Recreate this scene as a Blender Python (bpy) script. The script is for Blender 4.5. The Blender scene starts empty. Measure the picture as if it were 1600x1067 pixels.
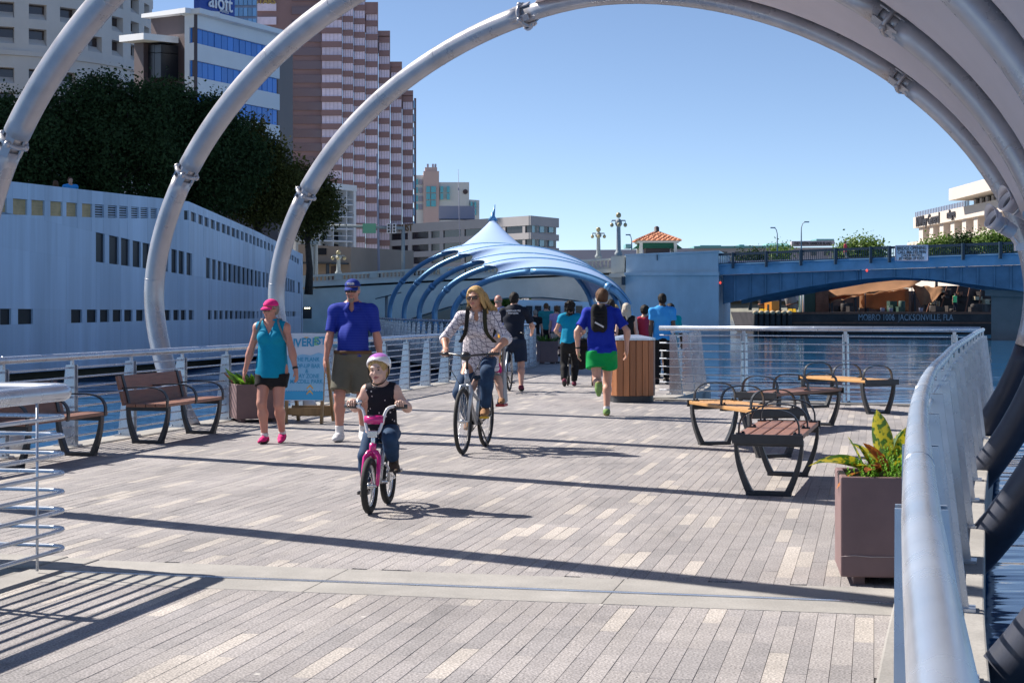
import bpy, bmesh, math, random
import numpy as np
from mathutils import Vector, Matrix

random.seed(7)
RNG = np.random.default_rng(7)
SC = bpy.context.scene
COL = SC.collection
rad = math.radians

# ------------------------------------------------------------------ camera
F, EYE, HY, CX = 2550.0, 1.47, 485.0, 800.0      # focal length in photo pixels, eye height, horizon row, centre column
cam_d = bpy.data.cameras.new('camera')
cam = bpy.data.objects.new('camera', cam_d)
COL.objects.link(cam)
cam.location = (0, 0, EYE)
cam.rotation_euler = (rad(90), 0, 0)
cam_d.sensor_width = 36
cam_d.lens = 36 * F / 1600
cam_d.shift_y = -48.5 / 1600
cam_d.clip_start = 0.05
cam_d.clip_end = 9000
SC.camera = cam

# ------------------------------------------------------------------ world and sun
SUN_EL = 43.5
SUN_H = Vector((0.900, -0.436, 0)).normalized()     # horizontal direction in which the light travels
W = bpy.data.worlds.new('World')
SC.world = W
W.use_nodes = True
nt = W.node_tree
sky = nt.nodes.new('ShaderNodeTexSky')
sky.sky_type = 'NISHITA'
sky.sun_disc = False
sky.sun_elevation = rad(SUN_EL)
sky.sun_rotation = math.atan2(-SUN_H.x, -SUN_H.y)
sky.altitude = 0
sky.air_density = 0.5
sky.dust_density = 0.15
sky.ozone_density = 1.2
bg = nt.nodes['Background']
nt.links.new(sky.outputs[0], bg.inputs[0])
bg.inputs[1].default_value = 0.097
sl = bpy.data.lights.new('sun', 'SUN')
sl.energy = 5.0
sl.angle = rad(0.5)
sl.color = (1.0, 0.93, 0.84)
so = bpy.data.objects.new('sun', sl)
COL.objects.link(so)
ce = math.cos(rad(SUN_EL))
so.rotation_euler = Vector((SUN_H.x * ce, SUN_H.y * ce, -math.sin(rad(SUN_EL)))).to_track_quat('-Z', 'Y').to_euler()
so.location = (-30, 20, 40)
vs = SC.view_settings
vs.view_transform = 'Standard'
vs.look = 'None'
vs.gamma = 1
vs.use_curve_mapping = False
vs.exposure = 0.76
SC.cycles.use_adaptive_sampling = True
SC.cycles.max_bounces = 6
SC.cycles.caustics_reflective = False
SC.cycles.caustics_refractive = False

# ------------------------------------------------------------------ pixel helpers (photo pixels -> metres)
def P(px, py, d):
    return Vector(((px - CX) / F * d, d, EYE - (py - HY) / F * d))
def G(px, py, z=0.0):
    d = F * (EYE - z) / (py - HY)
    return Vector(((px - CX) / F * d, d, z))
AU = Vector((0.2166, 0.9763, 0))      # along the walkway
AV = Vector((0.9763, -0.2166, 0))     # across it, to the right
def UV(u, v, z=0.0):
    return AU * u + AV * v + Vector((0, 0, z))

# ------------------------------------------------------------------ materials
MATS = {}
def mat(name, col, rough=0.6, metal=0.0, var=0.0, vscale=6.0, bump=0.0, bscale=40.0, spec=0.5, stretch=None, trans=0.0, speck=0.0, emis=None, coat=0.0, rvar=0.0, objrand=0.0, wear=0.0, wscale=0.5, gum=False):
    if name in MATS:
        return MATS[name]
    m = bpy.data.materials.new(name)
    m.use_nodes = True
    n = m.node_tree.nodes
    L = m.node_tree.links.new
    b = n['Principled BSDF']
    c4 = (col[0], col[1], col[2], 1)
    b.inputs['Base Color'].default_value = c4
    b.inputs['Roughness'].default_value = rough
    b.inputs['Metallic'].default_value = metal
    b.inputs['Specular IOR Level'].default_value = spec
    b.inputs['Coat Weight'].default_value = coat
    if emis:
        b.inputs['Emission Color'].default_value = (*emis[:3], 1)
        b.inputs['Emission Strength'].default_value = emis[3]
    src = None
    if var or bump or speck or rvar:
        tc = n.new('ShaderNodeTexCoord')
        src = tc.outputs['Object']
        if stretch:
            mp = n.new('ShaderNodeMapping')
            mp.inputs['Scale'].default_value = stretch
            L(src, mp.inputs['Vector'])
            src = mp.outputs[0]
    last = None
    if var or rvar:
        nz = n.new('ShaderNodeTexNoise')
        nz.inputs['Scale'].default_value = vscale
        nz.inputs['Detail'].default_value = 5
        nz.inputs['Roughness'].default_value = 0.6
        L(src, nz.inputs['Vector'])
    if var:
        mr = n.new('ShaderNodeMapRange')
        mr.inputs[1].default_value = 0.3
        mr.inputs[2].default_value = 0.7
        mr.inputs[3].default_value = 1 - var
        mr.inputs[4].default_value = 1 + var
        L(nz.outputs[0], mr.inputs[0])
        mx = n.new('ShaderNodeMix')
        mx.data_type = 'RGBA'
        mx.blend_type = 'MULTIPLY'
        mx.inputs[0].default_value = 1
        mx.inputs[6].default_value = c4
        L(mr.outputs[0], mx.inputs[7])
        last = mx.outputs[2]
    if rvar:
        mr2 = n.new('ShaderNodeMapRange')
        mr2.inputs[1].default_value = 0.3
        mr2.inputs[2].default_value = 0.7
        mr2.inputs[3].default_value = max(0.02, rough - rvar)
        mr2.inputs[4].default_value = min(1, rough + rvar)
        L(nz.outputs[0], mr2.inputs[0])
        L(mr2.outputs[0], b.inputs['Roughness'])
    if speck:
        n2 = n.new('ShaderNodeTexNoise')
        n2.inputs['Scale'].default_value = 95
        n2.inputs['Detail'].default_value = 3
        L(src, n2.inputs['Vector'])
        m2 = n.new('ShaderNodeMapRange')
        m2.inputs[1].default_value = 0.32
        m2.inputs[2].default_value = 0.68
        m2.inputs[3].default_value = 1 - speck
        m2.inputs[4].default_value = 1 + speck
        L(n2.outputs[0], m2.inputs[0])
        mx2 = n.new('ShaderNodeMix')
        mx2.data_type = 'RGBA'
        mx2.blend_type = 'MULTIPLY'
        mx2.inputs[0].default_value = 1
        mx2.inputs[6].default_value = c4
        if last:
            L(last, mx2.inputs[6])
        L(m2.outputs[0], mx2.inputs[7])
        last = mx2.outputs[2]
    if objrand:
        oi = n.new('ShaderNodeObjectInfo')
        m3 = n.new('ShaderNodeMapRange')
        m3.inputs[3].default_value = 1 - objrand
        m3.inputs[4].default_value = 1 + objrand
        L(oi.outputs['Random'], m3.inputs[0])
        mx3 = n.new('ShaderNodeMix')
        mx3.data_type = 'RGBA'
        mx3.blend_type = 'MULTIPLY'
        mx3.inputs[0].default_value = 1
        mx3.inputs[6].default_value = c4
        if last:
            L(last, mx3.inputs[6])
        L(m3.outputs[0], mx3.inputs[7])
        last = mx3.outputs[2]
    if wear:
        gp = n.new('ShaderNodeNewGeometry')
        nw = n.new('ShaderNodeTexNoise'); nw.inputs['Scale'].default_value = wscale; nw.inputs['Detail'].default_value = 7; nw.inputs['Roughness'].default_value = 0.65
        L(gp.outputs['Position'], nw.inputs['Vector'])
        m4 = n.new('ShaderNodeMapRange'); m4.inputs[1].default_value = 0.3; m4.inputs[2].default_value = 0.7; m4.inputs[3].default_value = 1 - wear; m4.inputs[4].default_value = 1 + wear
        L(nw.outputs[0], m4.inputs[0])
        mx4 = n.new('ShaderNodeMix'); mx4.data_type = 'RGBA'; mx4.blend_type = 'MULTIPLY'; mx4.inputs[0].default_value = 1; mx4.inputs[6].default_value = c4
        if last: L(last, mx4.inputs[6])
        L(m4.outputs[0], mx4.inputs[7])
        last = mx4.outputs[2]
        if gum:
            vo = n.new('ShaderNodeTexVoronoi'); vo.inputs['Scale'].default_value = 1.9; L(gp.outputs['Position'], vo.inputs['Vector'])
            lt = n.new('ShaderNodeMath'); lt.operation = 'LESS_THAN'; lt.inputs[1].default_value = 0.03; L(vo.outputs['Distance'], lt.inputs[0])
            mx5 = n.new('ShaderNodeMix'); mx5.data_type = 'RGBA'; mx5.inputs[7].default_value = (.55, .53, .5, 1); L(lt.outputs[0], mx5.inputs[0]); L(last, mx5.inputs[6]); last = mx5.outputs[2]
            mp6 = n.new('ShaderNodeMapping'); mp6.inputs['Rotation'].default_value = (0, 0, 0.22); mp6.inputs['Scale'].default_value = (1, .22, 1); L(gp.outputs['Position'], mp6.inputs[0])
            n6 = n.new('ShaderNodeTexNoise'); n6.inputs['Scale'].default_value = 2.2; n6.inputs['Detail'].default_value = 8; n6.inputs['Roughness'].default_value = .7; L(mp6.outputs[0], n6.inputs['Vector'])
            m6 = n.new('ShaderNodeMapRange'); m6.inputs[1].default_value = .56; m6.inputs[2].default_value = .72; m6.inputs[3].default_value = 1.0; m6.inputs[4].default_value = .72; L(n6.outputs[0], m6.inputs[0])
            mx6 = n.new('ShaderNodeMix'); mx6.data_type = 'RGBA'; mx6.blend_type = 'MULTIPLY'; mx6.inputs[0].default_value = 1; L(last, mx6.inputs[6]); L(m6.outputs[0], mx6.inputs[7]); last = mx6.outputs[2]
    if last:
        L(last, b.inputs['Base Color'])
    if bump:
        nb = n.new('ShaderNodeTexNoise')
        nb.inputs['Scale'].default_value = bscale
        nb.inputs['Detail'].default_value = 4
        L(src, nb.inputs['Vector'])
        bp = n.new('ShaderNodeBump')
        bp.inputs['Strength'].default_value = bump
        bp.inputs['Distance'].default_value = 0.01
        L(nb.outputs[0], bp.inputs['Height'])
        L(bp.outputs[0], b.inputs['Normal'])
    if trans:
        tr = n.new('ShaderNodeBsdfTranslucent')
        tr.inputs[0].default_value = c4
        if last:
            L(last, tr.inputs[0])
        ms = n.new('ShaderNodeMixShader')
        ms.inputs[0].default_value = trans
        L(b.outputs[0], ms.inputs[1])
        L(tr.outputs[0], ms.inputs[2])
        L(ms.outputs[0], n['Material Output'].inputs[0])
    MATS[name] = m
    return m

# ------------------------------------------------------------------ mesh builder
def frame_of(d):
    d = Vector(d).normalized()
    a = Vector((0, 0, 1)) if abs(d.z) < 0.95 else Vector((1, 0, 0))
    x = a.cross(d).normalized()
    return x, d.cross(x), d

class MB:
    def __init__(self):
        self.v, self.f, self.m, self.s = [], [], [], []
    def add(self, vs_, fs, mi=0, smooth=False):
        o = len(self.v)
        self.v += [tuple(q) for q in vs_]
        self.f += [tuple(i + o for i in q) for q in fs]
        self.m += [mi] * len(fs)
        self.s += [smooth] * len(fs)
        return self
    def hexa(self, p, mi=0):            # p: 4 bottom (ccw seen from outside top) + 4 top
        return self.add(p, [(3, 2, 1, 0), (4, 5, 6, 7), (0, 1, 5, 4), (1, 2, 6, 5), (2, 3, 7, 6), (3, 0, 4, 7)], mi)
    def box(self, c, s, rz=0.0, mi=0, M=None):
        hx, hy, hz = s[0] / 2, s[1] / 2, s[2] / 2
        pts = [Vector(q) for q in ((-hx, -hy, -hz), (hx, -hy, -hz), (hx, hy, -hz), (-hx, hy, -hz), (-hx, -hy, hz), (hx, -hy, hz), (hx, hy, hz), (-hx, hy, hz))]
        if M is None:
            M = Matrix.Rotation(rz, 3, 'Z')
        c = Vector(c)
        return self.hexa([c + M @ q for q in pts], mi)
    def beam(self, a, b, w, h, mi=0, up=None):        # rectangular bar from a to b
        a, b = Vector(a), Vector(b)
        d = (b - a).normalized()
        u = Vector(up) if up is not None else (Vector((0, 0, 1)) if abs(d.z) < 0.95 else Vector((0, 1, 0)))
        x = d.cross(u).normalized()
        y = x.cross(d).normalized()
        x, y = x * w / 2, y * h / 2
        return self.hexa([a - x - y, a + x - y, b + x - y, b - x - y, a - x + y, a + x + y, b + x + y, b - x + y], mi)
    def prism(self, poly, ext, mi=0):
        n = len(poly)
        e = Vector(ext)
        p = [Vector(q) for q in poly]
        vv = p + [q + e for q in p]
        fs = [tuple(range(n))[::-1], tuple(range(n, 2 * n))] + [(i, (i + 1) % n, n + (i + 1) % n, n + i) for i in range(n)]
        return self.add(vv, fs, mi)
    def tube(self, path, r, n=12, closed=False, mi=0, caps=True, sq=1.0):
        p = [Vector(q) for q in path]
        m = len(p)
        rr = r if isinstance(r, (list, tuple)) else [r] * m
        vv, fs = [], []
        X = None
        for i in range(m):
            if closed:
                t = p[(i + 1) % m] - p[i - 1]
            else:
                t = p[min(i + 1, m - 1)] - p[max(i - 1, 0)]
            t.normalize()
            if X is None:
                X = frame_of(t)[0]
            else:
                X = (X - t * X.dot(t)).normalized()
            Y = t.cross(X)
            for k in range(n):
                a = 2 * math.pi * k / n
                vv.append(p[i] + (X * math.cos(a) + Y * math.sin(a) * sq) * rr[i])
        for i in range(m if closed else m - 1):
            j = (i + 1) % m
            for k in range(n):
                k2 = (k + 1) % n
                fs.append((i * n + k, i * n + k2, j * n + k2, j * n + k))
        self.add(vv, fs, mi, True)
        if caps and not closed:
            o = len(self.v) - m * n
            self.f += [tuple(range(o, o + n))[::-1], tuple(range(o + (m - 1) * n, o + m * n))]
            self.m += [mi, mi]
            self.s += [False, False]
        return self
    def bar(self, path, w, t, wdir, mi=0):             # flat bar following a path; w along wdir, t across
        p = [Vector(q) for q in path]
        m = len(p)
        wv = Vector(wdir).normalized() * (w / 2)
        vv, fs = [], []
        for i in range(m):
            tg = (p[min(i + 1, m - 1)] - p[max(i - 1, 0)]).normalized()
            nn = tg.cross(wv).normalized() * ((t[i] if isinstance(t, (list, tuple)) else t) / 2)
            vv += [p[i] - wv - nn, p[i] + wv - nn, p[i] + wv + nn, p[i] - wv + nn]
        for i in range(m - 1):
            for k in range(4):
                k2 = (k + 1) % 4
                fs.append((i * 4 + k, i * 4 + k2, i * 4 + 4 + k2, i * 4 + 4 + k))
        fs += [(3, 2, 1, 0), ((m - 1) * 4, (m - 1) * 4 + 1, (m - 1) * 4 + 2, (m - 1) * 4 + 3)]
        return self.add(vv, fs, mi)
    def lathe(self, prof, c, n=20, mi=0, axis=None, smooth=True):
        c = Vector(c)
        X, Y, Z = (Vector((1, 0, 0)), Vector((0, 1, 0)), Vector((0, 0, 1))) if axis is None else frame_of(axis)
        vv, fs = [], []
        for r, z in prof:
            for k in range(n):
                a = 2 * math.pi * k / n
                vv.append(c + (X * math.cos(a) + Y * math.sin(a)) * r + Z * z)
        for i in range(len(prof) - 1):
            for k in range(n):
                k2 = (k + 1) % n
                fs.append((i * n + k, i * n + k2, (i + 1) * n + k2, (i + 1) * n + k))
        self.add(vv, fs, mi, smooth)
        o = len(self.v) - len(prof) * n
        if prof[0][0] > 1e-4:
            self.f.append(tuple(range(o, o + n))[::-1]); self.m.append(mi); self.s.append(False)
        if prof[-1][0] > 1e-4:
            self.f.append(tuple(range(o + (len(prof) - 1) * n, o + len(prof) * n))); self.m.append(mi); self.s.append(False)
        return self
    def ell(self, c, r, n=14, mi=0, M=None):
        vv, fs = [], []
        k = n // 2
        c = Vector(c)
        for i in range(k + 1):
            th = math.pi * i / k
            for j in range(n):
                a = 2 * math.pi * j / n
                q = Vector((r[0] * math.sin(th) * math.cos(a), r[1] * math.sin(th) * math.sin(a), r[2] * math.cos(th)))
                vv.append(c + (M @ q if M is not None else q))
        for i in range(k):
            for j in range(n):
                j2 = (j + 1) % n
                fs.append((i * n + j, (i + 1) * n + j, (i + 1) * n + j2, i * n + j2))
        return self.add(vv, fs, mi, True)
    def mesh(self, name, mats, inv=None):
        me = bpy.data.meshes.new(name)
        vv = self.v
        if inv is not None:
            vv = [tuple(inv @ Vector(q)) for q in vv]
        me.from_pydata(vv, [], self.f)
        for m in (mats if isinstance(mats, (list, tuple)) else [mats]):
            me.materials.append(m)
        me.polygons.foreach_set('material_index', self.m)
        me.polygons.foreach_set('use_smooth', self.s)
        me.update()
        return me
    def build(self, name, mats, parent=None, bevel=0.0, local=False):
        inv = None
        if parent is not None and not local:
            r_ = parent
            while r_.parent:
                r_ = r_.parent
            inv = r_.matrix_basis.inverted()
        o = bpy.data.objects.new(name, self.mesh(name, mats, inv))
        COL.objects.link(o)
        o.parent = parent
        if bevel:
            bm = o.modifiers.new('bevel', 'BEVEL')
            bm.width = bevel
            bm.segments = 2
            bm.limit_method = 'ANGLE'
        return o

def tag(o, label=None, cat=None, group=None, kind=None):
    if label: o['label'] = label
    if cat: o['category'] = cat
    if group: o['group'] = group
    if kind: o['kind'] = kind
    return o
def thing(name, label, cat, loc=(0, 0, 0), rz=0.0, group=None):
    o = bpy.data.objects.new(name, None)
    COL.objects.link(o)
    o.empty_display_size = 0.2
    o.matrix_basis = Matrix.Translation(Vector(loc)) @ Matrix.Rotation(rz, 4, 'Z')
    return tag(o, label, cat, group)
def place(me, name, parent, loc=(0, 0, 0), rz=0.0, M=None):      # one more object on shared mesh data
    o = bpy.data.objects.new(name, me)
    COL.objects.link(o)
    o.parent = parent
    o.matrix_basis = M if M is not None else Matrix.Translation(Vector(loc)) @ Matrix.Rotation(rz, 4, 'Z')
    return o
def clone(root, loc, rz, label=None):
    c = root.copy()
    COL.objects.link(c)
    c.matrix_basis = Matrix.Translation(Vector(loc)) @ Matrix.Rotation(rz, 4, 'Z')
    if label: c['label'] = label
    for ch in root.children:
        d = ch.copy(); COL.objects.link(d); d.parent = c; d.matrix_basis = ch.matrix_basis
        for g in ch.children:
            e = g.copy(); COL.objects.link(e); e.parent = d; e.matrix_basis = g.matrix_basis
    return c
def text(name, s, size, M, m, parent, ext=0.002, align='CENTER', scale_x=1.0, bold=0.0):
    cu = bpy.data.curves.new(name, 'FONT')
    cu.body = s
    cu.size = size
    cu.extrude = ext
    cu.offset = bold
    cu.align_x = align
    cu.align_y = 'CENTER'
    cu.resolution_u = 3
    o = bpy.data.objects.new(name, cu)
    COL.objects.link(o)
    dg = bpy.context.evaluated_depsgraph_get()
    me = bpy.data.meshes.new_from_object(o.evaluated_get(dg))
    bpy.data.objects.remove(o)
    me.materials.clear()
    me.materials.append(m)
    t = bpy.data.objects.new(name, me)
    COL.objects.link(t)
    t.parent = parent
    r_ = parent
    while r_.parent:
        r_ = r_.parent
    t.matrix_basis = r_.matrix_basis.inverted() @ M @ Matrix.Diagonal((scale_x, 1, 1, 1))
    return t
def facing(p, nrm):            # matrix whose local xy plane stands upright facing direction nrm, x to the viewer's right
    nrm = Vector(nrm).normalized()
    x = Vector((0, 0, 1)).cross(nrm).normalized()
    y = nrm.cross(x)
    M = Matrix((x, y, nrm)).transposed().to_4x4()
    M.translation = Vector(p)
    return M
def lerp(a, b, t): return a + (b - a) * t
def pl(pts, x):                # piecewise linear lookup
    if x <= pts[0][0]:
        (x0, y0), (x1, y1) = pts[0], pts[1]
    elif x >= pts[-1][0]:
        (x0, y0), (x1, y1) = pts[-2], pts[-1]
    else:
        for (x0, y0), (x1, y1) in zip(pts, pts[1:]):
            if x0 <= x <= x1: break
    return y0 + (y1 - y0) * (x - x0) / (x1 - x0)
def smooth_path(pts, n):       # Catmull-Rom through points
    p = [Vector(q) for q in pts]
    p = [2 * p[0] - p[1]] + p + [2 * p[-1] - p[-2]]
    out = []
    for i in range(1, len(p) - 2):
        for k in range(n):
            t = k / n
            out.append(0.5 * (2 * p[i] + (p[i + 1] - p[i - 1]) * t + (2 * p[i - 1] - 5 * p[i] + 4 * p[i + 1] - p[i + 2]) * t * t + (3 * p[i] - p[i - 1] - 3 * p[i + 1] + p[i + 2]) * t ** 3))
    out.append(p[-2])
    return out
def resample(path, step):
    L = [0.0]
    for a, b in zip(path, path[1:]):
        L.append(L[-1] + (b - a).length)
    n = max(1, round(L[-1] / step))
    out = []
    for k in range(n + 1):
        s = L[-1] * k / n
        i = 0
        while i < len(L) - 2 and L[i + 1] < s: i += 1
        t = (s - L[i]) / max(1e-6, L[i + 1] - L[i])
        out.append((path[i].lerp(path[i + 1], t), (path[i + 1] - path[i]).normalized()))
    return out
# ------------------------------------------------------------------ shared materials
M_steel = mat('painted_steel', (0.50, 0.54, 0.61), 0.27, 0.62, var=0.06, vscale=3, bump=0.006, bscale=14, wear=.12, wscale=2.5, rvar=.08)
M_archd = mat('arch_shade_dark', (0.045, 0.05, 0.07), 0.4, 0.2, var=0.2, vscale=2)  # lower right tubes: the shade there is put into the colour
M_arch = mat('arch_steel', (0.44, 0.43, 0.45), 0.30, 0.35, wear=.14, wscale=1.4, var=0.10, vscale=2.0, bump=0.03, bscale=8, rvar=0.08)
M_archb = mat('arch_blue_steel', (0.14, 0.34, 0.58), 0.35, 0.3, var=0.08)
M_conc = mat('concrete', (0.325, 0.312, 0.295), 0.85, var=0.10, vscale=3, bump=0.15, bscale=60, speck=0.12, wear=.18, wscale=1.2)
M_mortar = mat('joint_mortar', (0.22, 0.21, 0.2), 0.95, var=0.2)
M_darkmetal = mat('dark_metal', (0.035, 0.038, 0.045), 0.42, 0.3, var=0.15, vscale=10, bump=0.05, bscale=80)
_pk = dict(var=0.06, vscale=4, speck=0.52, bump=0.3, bscale=110, objrand=0.06, wear=0.2, wscale=0.7, gum=True)
PV = [mat('granite_grey', (0.295, 0.276, 0.275), 0.75, **_pk), mat('granite_mid', (0.325, 0.303, 0.297), 0.75, **_pk),
      mat('granite_pale', (0.42, 0.385, 0.355), 0.75, **_pk), mat('granite_dark', (0.27, 0.255, 0.256), 0.75, **_pk)]
WATER_Z = -0.75

# ------------------------------------------------------------------ water
def water_mat():
    m = bpy.data.materials.new('river_water'); m.use_nodes = True
    n = m.node_tree.nodes; L = m.node_tree.links.new
    b = n['Principled BSDF']
    b.inputs['Base Color'].default_value = (0.015, 0.10, 0.24, 1)
    b.inputs['Roughness'].default_value = 0.06
    b.inputs['Specular IOR Level'].default_value = 1.0
    tc = n.new('ShaderNodeTexCoord')
    mp = n.new('ShaderNodeMapping'); mp.inputs['Scale'].default_value = (0.55, 1.5, 1)
    L(tc.outputs['Object'], mp.inputs[0])
    a = n.new('ShaderNodeTexNoise'); a.inputs['Scale'].default_value = 0.8; a.inputs['Detail'].default_value = 3; a.inputs['Roughness'].default_value = 0.45
    c = n.new('ShaderNodeTexNoise'); c.inputs['Scale'].default_value = 0.16; c.inputs['Detail'].default_value = 2
    L(mp.outputs[0], a.inputs['Vector']); L(mp.outputs[0], c.inputs['Vector'])
    ad = n.new('ShaderNodeMath'); ad.operation = 'MULTIPLY_ADD'; ad.inputs[1].default_value = 2.0
    L(c.outputs[0], ad.inputs[0]); L(a.outputs[0], ad.inputs[2])
    bp = n.new('ShaderNodeBump'); bp.inputs['Strength'].default_value = 0.35; bp.inputs['Distance'].default_value = 0.12
    L(ad.outputs[0], bp.inputs['Height']); L(bp.outputs[0], b.inputs['Normal'])
    return m
w = MB(); w.add([(-3000, -60, WATER_Z), (3000, -60, WATER_Z), (3000, 760, WATER_Z), (-3000, 760, WATER_Z)], [(0, 1, 2, 3)])
tag(w.build('river_water', water_mat()), kind='structure')
# far land to the horizon, with a quay edge
M_land = mat('far_ground', (0.20, 0.19, 0.15), 0.9, var=0.25, vscale=0.05)
g = MB(); g.hexa([(-4000, 640, -2), (4000, 640, -2), (4000, 8000, -2), (-4000, 8000, -2), (-4000, 640, 1.3), (4000, 640, 1.3), (4000, 8000, 1.3), (-4000, 8000, 1.3)])
tag(g.build('ground', M_land), kind='structure')
# left bank behind the white wall
g = MB()
bank = [(-18.5, 46), (-13.0, 62), (-12.4, 92), (-22, 146), (-15, 172), (-4, 230), (30, 420), (30, 660), (-900, 660), (-900, 46)]
g.prism([(x, y, -2) for x, y in bank], (0, 0, 4.4))
tag(g.build('terrain', M_land), kind='structure')
g = MB()
bank = [(52, 640), (58, 300), (150, 230), (900, 230), (900, 660), (52, 660)]
g.prism([(x, y, -2) for x, y in bank], (0, 0, 4.0))
tag(g.build('river_bank', M_land), kind='structure')

# ------------------------------------------------------------------ deck outline
XRP = [(0.0, 0.03), (1.18, 0.314), (2.6, 0.65), (3.53, 0.874), (5.1, 1.274), (7.65, 1.965), (12.5, 3.38), (20.9, 5.94), (24.6, 7.1)]
def XR(y):                      # right-hand rail line
    return pl(XRP, y)
LEFT_V, NEAR_V = -8.44, -4.55   # left rail of the wide part, left rail of the near part
def XL(y): return -8.65 + 0.222 * y
deck_left_far = [(-1.1, 34), (-0.35, 37.5), (0.35, 41.5), (0.62, 44.5), (0.35, 47.5), (-0.8, 52), (-2.4, 58), (-4.4, 66), (-6.6, 80), (-8.0, 95)]
deck_right_far = [(2.45, 26.7), (3.2, 29.2), (3.62, 31.8), (3.5, 34.4), (2.9, 37.5), (2.6, 41), (3.1, 46), (4.6, 54), (4.9, 62), (4.2, 72), (3.0, 84), (2.6, 95)]
JU0, JU1 = 8.08, 8.86           # concrete expansion joint
near = UV(2.0, NEAR_V - 0.2); corner = UV(8.5, NEAR_V - 0.2); wl = UV(8.5, LEFT_V - 0.3)
outline = [Vector((XR(y) + 0.24, y, 0)) for y in (0.3, 2.6, 5.1, 7.65, 10, 12.5, 16, 20.9, 24.7)]
outline += [Vector((2.5, 26.9, 0))] + [Vector((x + 0.25, y, 0)) for x, y in deck_right_far[1:]]
outline += [Vector((x - 0.25, y, 0)) for x, y in deck_left_far[::-1]]
outline += [Vector((XL(33) - 0.3, 33, 0)), wl, corner, near, UV(-0.5, NEAR_V - 0.2)]
d_ = MB(); d_.prism([(q.x, q.y, -0.55) for q in outline], (0, 0, 0.542))
deck = d_.build('walkway_deck', M_mortar)
tag(deck, kind='structure')
def inside(x, y):
    u = x * AU.x + y * AU.y; v = x * AV.x + y * AV.y
    if y < 26.4 and x > XR(y) - 0.16: return False
    if y > 24.5 and x > 7.05 - (y - 24.5) * 2.1 and y < 26.9: return False
    if y >= 26.4:
        if x > pl([(b, a) for a, b in deck_right_far], max(y, 26.7)) - 0.05: return False
    if y >= 34 and x < pl([(b, a) for a, b in deck_left_far], y) + 0.05: return False
    if u < 8.86: return v > NEAR_V - 0.08
    if y < 34 and v < LEFT_V - 0.1: return False
    return True

# ------------------------------------------------------------------ pavers: long narrow setts along the walkway
PW, PLN, PT = 0.088, 0.6, 0.05
def paver_mesh(k, ln, variant):
    w2, l2, c = PW / 2 - 0.0008, ln / 2 - 0.0008, 0.0012
    rr = random.Random(variant * 31 + k)
    z = [-0.0012 + 0.0024 * rr.random() for _ in range(4)]
    v = [(-w2, -l2, -PT), (w2, -l2, -PT), (w2, l2, -PT), (-w2, l2, -PT),
         (-w2, -l2, z[0] - c), (w2, -l2, z[1] - c), (w2, l2, z[2] - c), (-w2, l2, z[3] - c),
         (-w2 + c, -l2 + c, z[0]), (w2 - c, -l2 + c, z[1]), (w2 - c, l2 - c, z[2]), (-w2 + c, l2 - c, z[3])]
    f = [(0, 1, 5, 4), (1, 2, 6, 5), (2, 3, 7, 6), (3, 0, 4, 7), (4, 5, 9, 8), (5, 6, 10, 9), (6, 7, 11, 10), (7, 4, 8, 11), (8, 9, 10, 11)]
    return v, f
pav = []
pr = random.Random(3)
for iv in range(-105, 27):
    v = iv * PW + 0.044
    off = pr.choice([0, 0.2, 0.4, 0.3, 0.1, 0.5])
    u = 4.2 + off
    while u < 38:
        ln = PLN
        u0, u1 = u, u + ln
        u += ln
        if u0 < JU0 < u1: u1 = JU0
        if u0 < JU1 < u1: u0 = JU1
        if u0 >= JU0 - 1e-6 and u1 <= JU1 + 1e-6: continue
        if u1 - u0 < 0.06: continue
        uc = (u0 + u1) / 2
        c = UV(uc, v)
        if not inside(c.x, c.y): continue
        px = CX + F * c.x / c.y; py = HY + F * EYE / c.y
        if c.y < 5.6 or not (-120 < px < 1720): continue
        r = pr.random()
        k = 2 if r < 0.10 else (3 if r < 0.3 else (1 if r < 0.62 else 0))
        pav.append((c.y, px, py, uc, v, u1 - u0, k))
pav.sort()
vis = [q for q in pav if 0 <= q[1] <= 1420 and q[2] <= 1075 and abs(q[5] - PLN) < 1e-6][:300]
vset = set((q[3], q[4]) for q in vis)
arz = math.atan2(AV.y, AV.x)
pm = {}
for q in vis:
    var = pr.randrange(5)
    if (q[6], var) not in pm:
        vv, ff = paver_mesh(q[6], PLN, var)
        b = MB(); b.add(vv, ff); pm[(q[6], var)] = b.mesh('paver', PV[q[6]])
    place(pm[(q[6], var)], 'paver', deck, UV(q[3], q[4], 0), arz)
rest = MB()
RM = Matrix.Rotation(arz, 3, 'Z')
for q in pav:
    if (q[3], q[4]) in vset: continue
    vv, ff = paver_mesh(q[6], q[5], pr.randrange(50))
    c = UV(q[3], q[4], 0)
    rest.add([c + RM @ Vector(p) for p in vv], ff, q[6])
tag(rest.build('paver_field', PV, deck), kind='stuff')
b = MB()      # plain paved ground beyond the counted setts
far_p = [Vector((XL(36.5) + 2.0, 37.2, 0)), Vector((2.6, 37.2, 0))] + [Vector((x, y, 0)) for x, y in deck_right_far[5:]] + [Vector((x, y, 0)) for x, y in deck_left_far[::-1][:-1]]
b.prism([(q.x, q.y, -0.03) for q in far_p], (0, 0, 0.026))
b.build('far_paving', PV[1], deck)
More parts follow.
